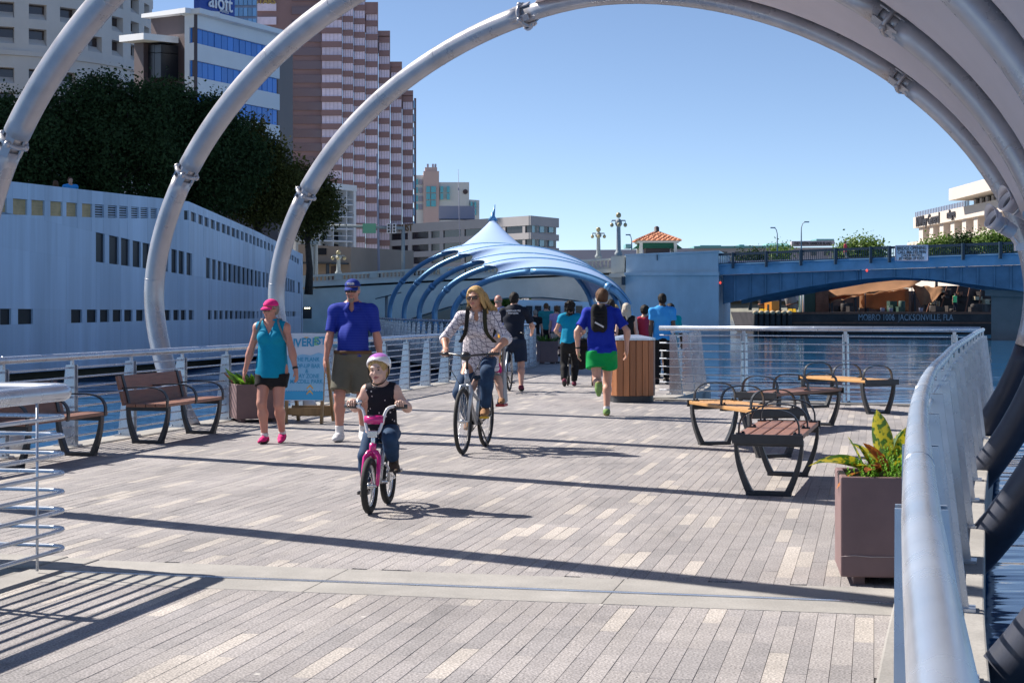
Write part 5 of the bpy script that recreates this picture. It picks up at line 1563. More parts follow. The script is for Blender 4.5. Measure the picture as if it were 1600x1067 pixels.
MB().lathe([(.28, 0), (.28, 2.0), (.3, 2.0), (.3, 2.1)], P(1190, 487, BD + 3), 10).build('shaft', M_fend, t); MB().lathe([(.34, .6), (.34, .75)], P(1190, 487, BD + 3), 10).build('band', M_rust, t)
t = thing('deck_winch', 'orange winch cabinet on the barge deck', 'winch', P(1206, 492, BD + 1))
o = MB(); o.box(P(1206, 481, BD + 1), (.9, 1.0, 1.3), rad(-52)); o.build('cabinet', M_ora, t); o = MB(); o.box(P(1206, 482, BD + 1) + Vector((-.36, -.29, 0)), (.22, .12, .75), rad(-52)); o.build('door_slot', M_blk, t); o = MB(); o.lathe([(.3, -.5), (.3, .5)], P(1214, 489, BD + 1), 10, axis=(1, 0, 0)); o.build('drum', M_rust, t)
for lb, x in (('yellow fairlead bracket left of the orange winch', 1188), ('yellow fairlead bracket right of the orange winch', 1233)):
    t = thing('fairlead', lb, 'bracket', P(x, 492, BD + .6))
    
    for k_ in (0, .45):
        e_ = Vector((k_ * .8, k_ * .6, 0)); o = MB(); o.prism([P(x, 493, BD + .6) + e_ + Vector(q_) for q_ in ((-.22, .30, 0), (.3, -.4, 0), (.22, -.3, .62), (-.05, .07, .62))], (.08, .06, 0)); o.build('cheek_plate', M_yel, t)
    o = MB(); o.lathe([(.18, 0), (.18, .6)], P(x + 2, 488, BD + .65), 10, axis=(0, 1, 0)); o.build('roller', M_rust, t)
t = thing('crane_base', 'dark green and rust crane house on the barge deck', 'crane', P(1270, 488, BD + 5))
o = MB(); o.box(P(1268, 464, BD + 5), (1.9, 3, 2.9)); o.build('house', M_dgreen, t); o = MB(); o.box(P(1282, 470, BD + 4.2), (1.2, 1.6, 2.4)); o.build('counterweight', M_rust, t)
o = MB(); o.box(P(1262, 478, BD + 4), (.9, .5, 1.2)); o.build('ladder_box', M_rust, t); 
for x in (1252, 1256, 1285): o = MB(); o.tube([P(x, 490, BD + 3.5), P(x - 1, 448, BD + 3.5)], .06, 6); o.build('pipe', M_white if x < 1260 else M_yel, t)
t = thing('mooring_buoy_tank', 'grey leaning cylinder in front of the crane house', 'tank', P(1238, 490, BD + 2)); o = MB(); o.lathe([(.1, 0), (.5, .1), (.55, 1.6), (.45, 1.9)], P(1240, 487, BD + 2.4), 12, axis=(-.25, 0, 1)); o.build('shell', M_conc, t); o = MB(); o.lathe([(.57, .7), (.57, .8)], P(1240, 487, BD + 2.4), 12, axis=(-.25, 0, 1)); o.build('hoop', M_rust, t)
def tarp(label, quad, d0, d1, sagz):
    t = thing('tarpaulin', label, 'tarpaulin', P(quad[0][0], 490, d0), group='tan tarpaulins on the barge')
    vv, ff = [], []
    n = 10
    for j in range(n + 1):
        for i in range(n + 1):
            u_, v_ = i / n, j / n
            x = lerp(lerp(quad[0][0], quad[1][0], u_), lerp(quad[3][0], quad[2][0], u_), v_); y = lerp(lerp(quad[0][1], quad[1][1], u_), lerp(quad[3][1], quad[2][1], u_), v_)
            d = lerp(d1, d0, v_); q = P(x, y, d); q.z += -sagz * math.sin(math.pi * u_) * math.sin(math.pi * v_) + .08 * math.sin(u_ * 17 + v_ * 5); vv.append(q)
    for j in range(n):
        for i in range(n): ff.append((j * 11 + i, j * 11 + i + 1, j * 11 + i + 12, j * 11 + i + 11))
    b = MB(); b.add(vv, ff, 0, True); o = b.build('sheet', M_tarp, t); o.modifiers.new('t', 'SOLIDIFY').thickness = .03
    o = MB()
    for x, y in (quad[2], quad[3]): MB().tube([P(x, y, d0), P(x, 489, d0)], .05, 6).build('pole', M_darkmetal, t)
tarp('large tan tarpaulin roof over the barge', [(1290, 435), (1440, 437), (1425, 450), (1292, 466)], BD + 4, BD + 8, .12)
tarp('sloping lower tan tarpaulin beneath the large one', [(1291, 462), (1375, 453), (1352, 459), (1296, 474)], BD + 3.4, BD + 6, .1)
tarp('brown shaded tarpaulin wall along the barge', [(1343, 461), (1420, 450), (1420, 487), (1343, 481)], BD + 8.5, BD + 9, .05)
tarp('small pitched tan tarpaulin near the worker', [(1424, 446), (1476, 450), (1462, 470), (1440, 478)], BD + 4, BD + 7, .1)
for lb, x, w_, h_, m_ in (('dark drum cluster left of the pitched tarpaulin', 1402, 1.6, 1.1, M_dgreen), ('dark machinery heap beside the worker', 1472, 2.2, .7, M_hull), ('dark gear heap right of the worker', 1528, 3.0, .8, M_hull), ('dark hose reel under the large tarpaulin', 1318, 1.6, .9, M_hull)):
    t = thing('deck_gear', lb, 'machinery', P(x, 487, BD + 2), group='gear on the barge deck')
    rg = random.Random(x)
    for k in range(5):
        o = MB(); c_ = P(x, 487, BD + 2 + k * .3) + Vector((w_ * (rg.random() - .5), 0, 0)); hh_ = h_ * (.4 + .6 * rg.random())
        if k % 2: o.lathe([(.3, 0), (.32, .05), (.32, hh_ - .05), (.28, hh_)], c_, 10)
        else: o.box(c_ + Vector((0, 0, hh_ / 2)), (.5 + .4 * rg.random(), .5, hh_), rg.random())
        o.build('drum' if k % 2 else 'crate', m_, t)
for lb, x in (('left blue-grey bucket on the barge edge', 1379), ('middle blue-grey bucket on the barge edge', 1392), ('blue-grey bucket left of the pitched tarpaulin pole', 1439)):
    t = thing('bucket', lb, 'bucket', P(x, 488.5, BD + .6), group='buckets on the barge edge'); MB().lathe([(.16, 0), (.2, .4), (.21, .42)], P(x, 488.5, BD + .6), 10).build('pail', M_frame, t); MB().tube([P(x, 488.5, BD + .6) + Vector((.2 * math.cos(a), 0, .42 + .12 * math.sin(a))) for a in np.linspace(0, math.pi, 7)], .012, 5).build('handle', M_darkmetal, t)
t = thing('deckhouse', 'long dark deckhouse and trestle filling the right end of the barge', 'deckhouse', P(1500, 487, BD + 9))
b = MB(); b.hexa([P(1446, 488, BD + 9), P(1552, 488, BD + 9), P(1552, 488, BD + 14), P(1446, 488, BD + 14), P(1462, 447, BD + 9), P(1552, 446, BD + 9), P(1552, 446, BD + 14), P(1462, 447, BD + 14)]); b.build('house', M_hull, t)
rg = random.Random(4)
for i in range(22):
    x = rg.uniform(1450, 1550); y = rg.uniform(452, 486); o = MB(); o.box(P(x, y, BD + 8.6), (rg.uniform(.15, .8), .5, rg.uniform(.1, .6)), rg.random()); o.build('fitting', rg.choice([M_hull, M_rust, M_hull, M_fend, M_under]), t)
for i in range(6):
    o = MB(); o.beam(P(1448 + i * 20, 488, BD + 8.4), P(1462 + i * 18, 447, BD + 8.4), .12, .12, up=(0, 1, 0)); o.build('brace', M_rust, t)
t = thing('dark_backdrop', 'dark hull-shaped backdrop added behind the tarpaulins', 'barge', P(1380, 500, BD + 22))  # dark backdrop added to close the bright gap behind the barge
b = MB(); b.hexa([P(1262, 505, BD + 22), P(1560, 505, BD + 22), P(1560, 505, BD + 30), P(1262, 505, BD + 30), P(1258, 458, BD + 22), P(1560, 452, BD + 22), P(1560, 452, BD + 30), P(1258, 458, BD + 30)]); b.build('hull', M_rust, t)
for i in range(16): o = MB(); o.beam(P(1264 + i * 18.5, 505, BD + 21.9), P(1262 + i * 18.5, 456, BD + 21.9), .2, .2, up=(0, 1, 0)); o.build('backdrop_rib', M_hull, t)
# quay across the water seen under the span
qt = thing('far_quay', 'pale fenced quay across the water under the steel span', 'quay', P(1150, 492, 620))
aq = facade(gx(1100, 620), gx(1400, 620))
quadbox(aq, 1050, 1450, 484, 495, 484, 495, -20, 0).build('quay_wall', M_under, qt); quadbox(aq, 1050, 1450, 476, 483.8, 476, 483.8, -3, -2).build('fence', M_hwhite, qt)
quadbox(aq, 1050, 1450, 462, 475.8, 458, 475.8, -20, -8).build('shed', M_cream, qt)
for i in range(20): quadbox(aq, 1100 + i * 10, 1106 + i * 10, 466, 470, 466, 470, -8, -7.5).build('window', M_dgw, qt)
# white kiosk building under the left arch, beyond the far canopy
kb = thing('riverside_kiosk', 'white shop front under the bridge arch behind the far people', 'building', P(840, 500, 128))
ak = facade(gx(780, 128), gx(930, 127))
quadbox(ak, 800, 925, 468, 520, 472, 520, -5, 0).build('wall', M_hwhite, kb)
for x in (806, 822, 836, 850, 866, 882, 900): quadbox(ak, x, x + 10, 478, 496, 478, 496, 0, .15).build('window', M_dgw, kb)
qb = thing('slatted_fence', 'dark slatted fence along the bank behind the blue arches', 'fence', P(560, 525, 120))
aw = facade(gx(470, 122), gx(800, 118))
for i in range(60): quadbox(aw, 545 + i * 4.2, 547.6 + i * 4.2, 503, 545, 503, 545, -.1, 0).build('slat', M_louv, qb)
quadbox(aw, 545, 797, 501, 503, 501, 503, -.2, .1).build('cap_rail', M_lampc, qb)
# ------------------------------------------------------------------ trees
M_leafd = mat('dark_leaf', (0.042, 0.072, 0.026), .8, spec=.12, trans=.2, var=.35, vscale=.5)
M_leafo = mat('olive_flare_leaf', (0.085, 0.085, 0.022), .8, spec=.12, trans=.25, var=.3, vscale=.5)  # olive of lens flare is put into the leaf colour
M_leafb = mat('bright_leaf', (0.13, 0.21, 0.03), .55, trans=.3, var=.35, vscale=.35)
M_bark = mat('bark', (0.06, 0.045, 0.035), .9, var=.3, bump=.4, bscale=6)
def leaves(lobes, n, size, seed, shell=.55):
    r = np.random.default_rng(seed)
    w = np.array([l[3] * l[4] * l[5] for l in lobes]) ** .7; w = w / w.sum()
    k = r.choice(len(lobes), n, p=w)
    L_ = np.array([l[:6] for l in lobes])[k]
    # clumps: sprays round shared centres
    nc = max(20, n // 22)
    kc = r.choice(len(lobes), nc, p=w)
    dirs = r.normal(size=(nc, 3)); dirs /= np.linalg.norm(dirs, axis=1)[:, None]
    rad_ = (shell + (1.06 - shell) * r.random(nc) ** .6)[:, None]
    LC = np.array([l[:6] for l in lobes])[kc]
    cc_ = LC[:, :3] + dirs * rad_ * LC[:, 3:6]
    j = r.integers(0, nc, n)
    p = cc_[j] + r.normal(size=(n, 3)) * size * 2.0
    nrm = r.normal(size=(n, 3)) + dirs[j] * .6 + np.array([0, 0, .5]); nrm /= np.linalg.norm(nrm, axis=1)[:, None]
    t = np.cross(nrm, r.normal(size=(n, 3))); t /= np.linalg.norm(t, axis=1)[:, None]
    bi = np.cross(nrm, t)
    s = (size * (.6 + .8 * r.random(n)))[:, None]
    v = np.stack([p - t * s * .5, p + bi * s * .32, p + t * s * .6, p - bi * s * .32], 1).reshape(-1, 3)
    f = np.arange(4 * n).reshape(-1, 4)
    return v, f
def np_mesh(name, v, f, mats, mi=None, smooth=False):
    me = bpy.data.meshes.new(name)
    me.vertices.add(len(v)); me.vertices.foreach_set('co', np.asarray(v, np.float32).ravel())
    k = f.shape[1]
    me.loops.add(f.size); me.loops.foreach_set('vertex_index', f.ravel().astype(np.int32))
    me.polygons.add(len(f)); me.polygons.foreach_set('loop_start', np.arange(0, f.size, k, dtype=np.int32)); me.polygons.foreach_set('loop_total', np.full(len(f), k, np.int32))
    for m in mats: me.materials.append(m)
    if mi is not None: me.polygons.foreach_set('material_index', np.asarray(mi, np.int32))
    me.polygons.foreach_set('use_smooth', np.full(len(f), smooth))
    me.update(); me.validate()
    return me
def tree(label, base, lobes, n, size, m, seed, tr=.25, group='trees behind the white wall', trunk_to=None):
    base = Vector(base)
    t = thing('tree', label, 'tree', base, group=group)
    b = MB()
    cen = Vector(np.mean([l[:3] for l in lobes], 0))
    fork = base.lerp(Vector((cen.x, cen.y, min(l[2] - l[5] * .5 for l in lobes))), .75)
    b.tube([base, base.lerp(fork, .5) + Vector((.1, 0, 0)), fork], [tr * 1.3, tr, tr * .8], 8)
    for l in lobes:
        c = Vector(l[:3]); mm = fork.lerp(c, .55) + Vector((0, 0, -.3))
        b.tube([fork, mm, c, c + Vector((0, 0, l[5] * .6))], [tr * .6, tr * .4, tr * .22, .02], 6)
        for q in range(4):
            a = q * 1.6 + l[0]; e = c + Vector((math.cos(a) * l[3] * .8, math.sin(a) * l[4] * .8, l[5] * .4))
            b.tube([mm.lerp(c, .6), e], [tr * .2, .02], 5)
    b.build('trunk', M_bark, t)
    rl = random.Random(seed); ex = []
    if size < .2:
        for l in lobes:
            for _ in range(5):
                a, e = rl.random() * 6.283, rl.uniform(-.2, 1.4)
                k = rl.uniform(.16, .30)
                ex.append((l[0] + math.cos(a) * math.cos(e) * l[3] * 1.02, l[1] + math.sin(a) * math.cos(e) * l[4], l[2] + math.sin(e) * l[5] * 1.05, l[3] * k, l[4] * k, l[5] * k * .8))
    v, f = leaves(list(lobes) + ex, n, size, seed)
    v = v - np.array(base)
    o = bpy.data.objects.new('crown', np_mesh('crown', v, f, [m])); COL.objects.link(o); o.parent = t
    return t
def lobe(px, py, d, rx, ry=None, rz=None):      # radii in pixels across / metres deep
    q = P(px, py, d); k = d / F
    return (q.x, q.y, q.z, rx * k, (ry or rx) * k, (rz or rx) * k)
gz = 2.4
def gb(px, d): q = P(px, HY, d); return (q.x, q.y, gz)
tree('dense dark tree at the left edge above the white wall', gb(20, 74), [lobe(-30, 240, 74, 75), lobe(25, 222, 74, 60), lobe(60, 260, 73, 60), lobe(0, 290, 73, 70)], 34000, .155, M_leafd, 1)
tree('dense dark tree left of the middle arch, widest of the row', gb(140, 76), [lobe(105, 198, 76, 60), lobe(160, 193, 77, 62), lobe(215, 206, 76, 60), lobe(120, 260, 75, 70), lobe(200, 265, 75, 72), lobe(160, 230, 76, 70)], 59000, .155, M_leafd, 2)
tree('dense dark tree seen through the middle arch below the hotel', gb(290, 80), [lobe(260, 195, 80, 56), lobe(305, 210, 80, 54), lobe(340, 222, 80, 50), lobe(270, 265, 79, 65), lobe(330, 275, 79, 60), lobe(365, 262, 80, 44)], 55000, .155, M_leafd, 3)
tree('tree with olive lens flare in its leaf colour between the middle and farthest near arch', gb(415, 84), [lobe(385, 245, 84, 46), lobe(415, 272, 84, 42), lobe(432, 305, 84, 36), lobe(395, 305, 83, 44), lobe(368, 275, 84, 44)], 39000, .155, M_leafo, 4)
tree('small tree with olive lens flare in its leaf colour overhanging the right end of the white wall', gb(482, 96), [lobe(478, 300, 96, 34), lobe(505, 322, 96, 24), lobe(482, 338, 96, 30), lobe(455, 320, 96, 30)], 20000, .155, M_leafo, 5, tr=.2)
rb = random.Random(5)
BG = 'bushes beyond the steel span'
tree('round bright green bush left of the bridge notice', (P(1345, HY, 220).x, 220, 1.5), [lobe(1345, 391, 220, 27, 24, 12), lobe(1322, 395, 220, 15, 16, 7), lobe(1366, 394, 220, 13, 14, 7)], 6000, .32, M_leafb, 21, .2, BG)
tree('bright bush under the left columns of the pale building', (P(1460, HY, 215).x, 215, 1.5), [lobe(1452, 391, 215, 13, 14, 6), lobe(1478, 388, 215, 16, 16, 8)], 5000, .32, M_leafb, 22, .2, BG)
tree('dark bush between the pale columns', (P(1508, HY, 212).x, 212, 1.5), [lobe(1506, 384, 212, 11, 11, 10), lobe(1517, 388, 212, 10, 10, 7)], 4000, .32, M_leafd, 23, .2, BG)
tree('large bright bush left of the right hand spotlights', (P(1560, HY, 210).x, 210, 1.5), [lobe(1543, 380, 210, 14, 14, 11), lobe(1563, 380, 210, 16, 16, 11), lobe(1595, 384, 210, 18, 18, 8)], 7000, .32, M_leafb, 24, .2, BG)
tree('palm-like clump behind the steel railing right of the pier', (P(1218, HY, 240).x, 240, 1.5), [lobe(1218, 398, 240, 12, 12, 6)], 1200, .35, M_leafb, 25, .2, BG)
tree('low dull bush behind the steel railing beside the pier', (P(1172, HY, 240).x, 240, 1.5), [lobe(1165, 405, 240, 12, 12, 4), lobe(1185, 403, 240, 10, 10, 5)], 1200, .32, M_leafd, 26, .2, BG)
tree('sunlit shrub glimpsed under the bridge arch', (P(772, HY, 175).x, 175, 0), [lobe(766, 474, 175, 16, 16, 12), lobe(790, 478, 175, 10, 10, 8)], 1500, .4, M_leafb, 27, .15, BG)
# ------------------------------------------------------------------ smooth-union bodies on a voxel grid
def V3(*a): return np.array(a[0] if len(a) == 1 else a, float)
def unit(v): v = np.asarray(v, float); return v / max(1e-9, np.linalg.norm(v))
def rotm(axis, ang):
    return np.array(Matrix.Rotation(ang, 3, Vector(axis)))
def nets(D, org, h):
    nx, ny, nz = D.shape
    S = D < 0
    c = np.zeros((nx - 1, ny - 1, nz - 1), np.int8)
    for i in (0, 1):
        for j in (0, 1):
            for k in (0, 1): c += S[i:nx - 1 + i, j:ny - 1 + j, k:nz - 1 + k]
    act = (c > 0) & (c < 8)
    ii = np.argwhere(act)
    idx = -np.ones(act.shape, np.int64); idx[act] = np.arange(len(ii))
    acc = np.zeros((len(ii), 3)); cnt = np.zeros(len(ii))
    cor = [(i, j, k) for i in (0, 1) for j in (0, 1) for k in (0, 1)]
    val = {q: D[ii[:, 0] + q[0], ii[:, 1] + q[1], ii[:, 2] + q[2]] for q in cor}
    for a in cor:
        for ax in range(3):
            if a[ax] == 0:
                b = list(a); b[ax] = 1; b = tuple(b)
                va, vb = val[a], val[b]
                m = (va < 0) != (vb < 0)
                t = np.where(m, va / np.where(m, va - vb, 1), 0)
                p = np.array(a, float)[None].repeat(len(ii), 0); p[:, ax] += t
                acc[m] += p[m]; cnt[m] += 1
    v = org + (ii + acc / cnt[:, None]) * h
    fs = []
    for ax in range(3):
        sl0 = [slice(None)] * 3; sl1 = [slice(None)] * 3
        sl0[ax] = slice(0, -1); sl1[ax] = slice(1, None)
        s0, s1 = S[tuple(sl0)], S[tuple(sl1)]
        o = [q for q in range(3) if q != ax]
        e = np.argwhere(s0 != s1)
        ok = (e[:, o[0]] > 0) & (e[:, o[1]] > 0) & (e[:, o[0]] < D.shape[o[0]] - 1) & (e[:, o[1]] < D.shape[o[1]] - 1)
        e = e[ok]
        q = []
        for da, db in ((1, 1), (0, 1), (0, 0), (1, 0)):
            g = e.copy(); g[:, o[0]] -= da; g[:, o[1]] -= db
            q.append(idx[g[:, 0], g[:, 1], g[:, 2]])
        q = np.stack(q, 1)
        flip = s0[e[:, 0], e[:, 1], e[:, 2]] ^ (ax == 1)
        q[~flip] = q[~flip][:, ::-1]
        fs.append(q)
    return v, np.concatenate(fs), ii

class Blob:
    def __init__(s, vox=.012, k=.03):
        s.vox, s.k, s.pr = vox, k, []
    def cone(s, a, b, ra, rb, dep=None, g=0, clips=(), k=None, sub=False):     # dep: (depth axis, scale)
        s.pr.append(('c', V3(a), V3(b), ra, rb, dep, g, clips, k, sub)); return s
    def ell(s, c, r, rot=None, g=0, clips=(), k=None, sub=False):
        s.pr.append(('e', V3(c), V3(r), rot, 0, None, g, clips, k, sub)); return s
    def chain(s, pts, rs, **kw):
        for i in range(len(pts) - 1): s.cone(pts[i], pts[i + 1], rs[i], rs[i + 1], **kw)
        return s
    def mesh(s, noise=0.0, nfreq=22.0, seed=0, clips=()):
        lo, hi = np.full(3, 1e9), np.full(3, -1e9)
        for p in s.pr:
            if p[9]: continue
            if p[0] == 'c': r = max(p[3], p[4]); l, u = np.minimum(p[1], p[2]) - r, np.maximum(p[1], p[2]) + r
            else: r = p[2].max(); l, u = p[1] - r, p[1] + r
            lo, hi = np.minimum(lo, l), np.maximum(hi, u)
        h = s.vox
        lo = lo - 3 * h; hi = hi + 3 * h
        n = np.ceil((hi - lo) / h).astype(int) + 1
        D = np.full(n, .5); Gm = np.zeros(n, np.int8); best = np.full(n, .5)
        ax = [lo[i] + np.arange(n[i]) * h for i in range(3)]
        for p in s.pr:
            k = p[8] if p[8] is not None else s.k
            if p[0] == 'c':
                r = max(p[3], p[4]) + k + 2 * h; l, u = np.minimum(p[1], p[2]) - r, np.maximum(p[1], p[2]) + r
            else: r = p[2].max() + k + 2 * h; l, u = p[1] - r, p[1] + r
            i0 = np.maximum(0, np.floor((l - lo) / h).astype(int)); i1 = np.minimum(n, np.ceil((u - lo) / h).astype(int) + 1)
            if (i1 <= i0).any(): continue
            sl = tuple(slice(a, b) for a, b in zip(i0, i1))
            X, Y, Z = np.meshgrid(ax[0][sl[0]], ax[1][sl[1]], ax[2][sl[2]], indexing='ij')
            Q = np.stack([X, Y, Z], -1)
            if p[0] == 'c':
                a, b = p[1], p[2]; ba = b - a; L2 = max(1e-9, ba @ ba)
                t = np.clip(((Q - a) @ ba) / L2, 0, 1)
                dv = Q - a - t[..., None] * ba
                if p[5] is not None:
                    nx_ = unit(p[5][0]); dp = dv @ nx_
                    dv = dv + (dp * (1 / p[5][1] - 1))[..., None] * nx_
                    d = (np.sqrt((dv ** 2).sum(-1)) - (p[3] + (p[4] - p[3]) * t)) * p[5][1] ** .5
                else: d = np.sqrt((dv ** 2).sum(-1)) - (p[3] + (p[4] - p[3]) * t)
            else:
                q = Q - p[1]
                if p[3] is not None: q = q @ p[3]
                k0 = np.sqrt(((q / p[2]) ** 2).sum(-1)); k1 = np.sqrt(((q / p[2] ** 2) ** 2).sum(-1)) + 1e-9
                d = np.where(k0 < .2, k0 - 1, k0 * (k0 - 1) / k1); d = np.where(k0 < .2, d * p[2].min(), d)
            for c, nn in p[7]: d = np.maximum(d, (Q - V3(c)) @ unit(nn))
            cur = D[sl]
            if p[9]:
                dd = -d; hh = np.maximum(k - np.abs(cur - dd), 0) / max(k, 1e-6); D[sl] = np.maximum(cur, dd) + hh * hh * k * .25
            else:
                hh = np.maximum(k - np.abs(cur - d), 0) / max(k, 1e-6); D[sl] = np.minimum(cur, d) - hh * hh * k * .25
                m = d < best[sl]; gs = Gm[sl]; gs[m] = p[6]; Gm[sl] = gs; best[sl] = np.minimum(best[sl], d)
        if noise or clips:
            X, Y, Z = np.meshgrid(*ax, indexing='ij')
            if noise:
                r = np.random.default_rng(seed)
                f = np.zeros(n)
                for _ in range(6):
                    w = r.normal(size=3); w = w / np.linalg.norm(w) * nfreq * (.6 + r.random()); w[2] *= .55
                    f += np.sin(X * w[0] + Y * w[1] + Z * w[2] + r.random() * 6.28)
                D = D + f * noise / 2.2
            for c, nn in clips:
                nn = unit(nn); D = np.maximum(D, (X - c[0]) * nn[0] + (Y - c[1]) * nn[1] + (Z - c[2]) * nn[2])
        v, f, ii = nets(D, lo, h)
        g = Gm[ii[:, 0], ii[:, 1], ii[:, 2]]
        return v, f, g[f[:, 0]]

SKIN = {'fair': mat('skin_fair', (0.60, 0.33, 0.24), .5, var=.05, vscale=9), 'tan': mat('skin_tan', (0.48, 0.25, 0.17), .5, var=.05, vscale=9),
        'ruddy': mat('skin_ruddy', (0.50, 0.24, 0.18), .5, var=.05, vscale=9), 'brown': mat('skin_brown', (0.10, 0.055, 0.035), .5, var=.05), 'pale': mat('skin_pale', (0.66, 0.42, 0.33), .5, var=.05, vscale=9)}
M_eye = mat('eye_dark', (0.03, 0.02, 0.015), .3); M_lip = mat('lip', (0.42, 0.14, 0.12), .5); M_brow = mat('brow', (0.10, 0.06, 0.03), .8)
def cloth(name, col, rough=.8, var=.06): return mat('cloth_' + name, col, rough, var=var, vscale=12, bump=.12, bscale=90, spec=.25)

def ik(a, c, l1, l2, pole):
    a, c = V3(a), V3(c); d = c - a; L = np.linalg.norm(d)
    if L > (l1 + l2) * .999: c = a + d / L * (l1 + l2) * .999; d = c - a; L = np.linalg.norm(d)
    x = (l1 * l1 - l2 * l2 + L * L) / (2 * L); hgt = math.sqrt(max(0, l1 * l1 - x * x))
    u = d / L; p = V3(pole); p = p - u * (p @ u); p = unit(p)
    return a + u * x + p * hgt, c

def put(name, v, f, mats, parent, mi=None):
    o = bpy.data.objects.new(name, np_mesh(name, v, f, mats, mi, True)); COL.objects.link(o); o.parent = parent
    return o

def hand_parts(wrist, fdir, pn, side, size, grip=None):
    """finger paths: list of (points, radius). fdir: hand direction, pn: palm normal, side: thumb direction"""
    fdir, pn = unit(fdir), unit(pn); lat = unit(np.cross(fdir, pn)) * side
    out = []
    if grip is None:
        pal = wrist + fdir * .045 * size
        for i, (o, l) in enumerate(((.030, .070), (.010, .080), (-.010, .075), (-.029, .058))):
            b = wrist + fdir * .085 * size + lat * o * size; l *= size
            m = b + unit(fdir + pn * .25) * l * .5; e = m + unit(fdir + pn * .9) * l * .55
            out.append(([b - fdir * .015 * size, b, m, e], .0092 * size))
        tb = wrist + fdir * .03 * size + lat * .032 * size
        tm = tb + unit(fdir + lat * .7 + pn * .3) * .04 * size
        out.append(([tb, tm, tm + unit(fdir + pn * .4) * .032 * size], .0105 * size))
        return pal, fdir, lat, out
    bar = unit(grip)
    if bar @ lat < 0: bar = -bar
    up = unit(-pn); fw = unit(np.cross(bar, up)); fw = fw if fw @ fdir > 0 else -fw
    c = wrist + fdir * .07 * size - up * .012 * size         # bar centre below the palm
    for i, o in enumerate((.033, .011, -.011, -.032)):
        pts = []
        for a in np.linspace(-25, 205, 8):
            r_ = .027 * size
            pts.append(c + bar * o * size + up * math.cos(rad(a)) * r_ + fw * math.sin(rad(a)) * r_)
        out.append((pts, .0092 * size))
    pts = [c + bar * .045 * size - fw * .03 * size + up * .015 * size] + [c + bar * .047 * size + up * math.cos(rad(a)) * .026 * size - fw * math.sin(rad(a)) * .026 * size for a in (70, 115, 160)]
    out.append((pts, .0105 * size))
    return wrist + fdir * .045 * size + up * .012 * size, fdir, bar, out

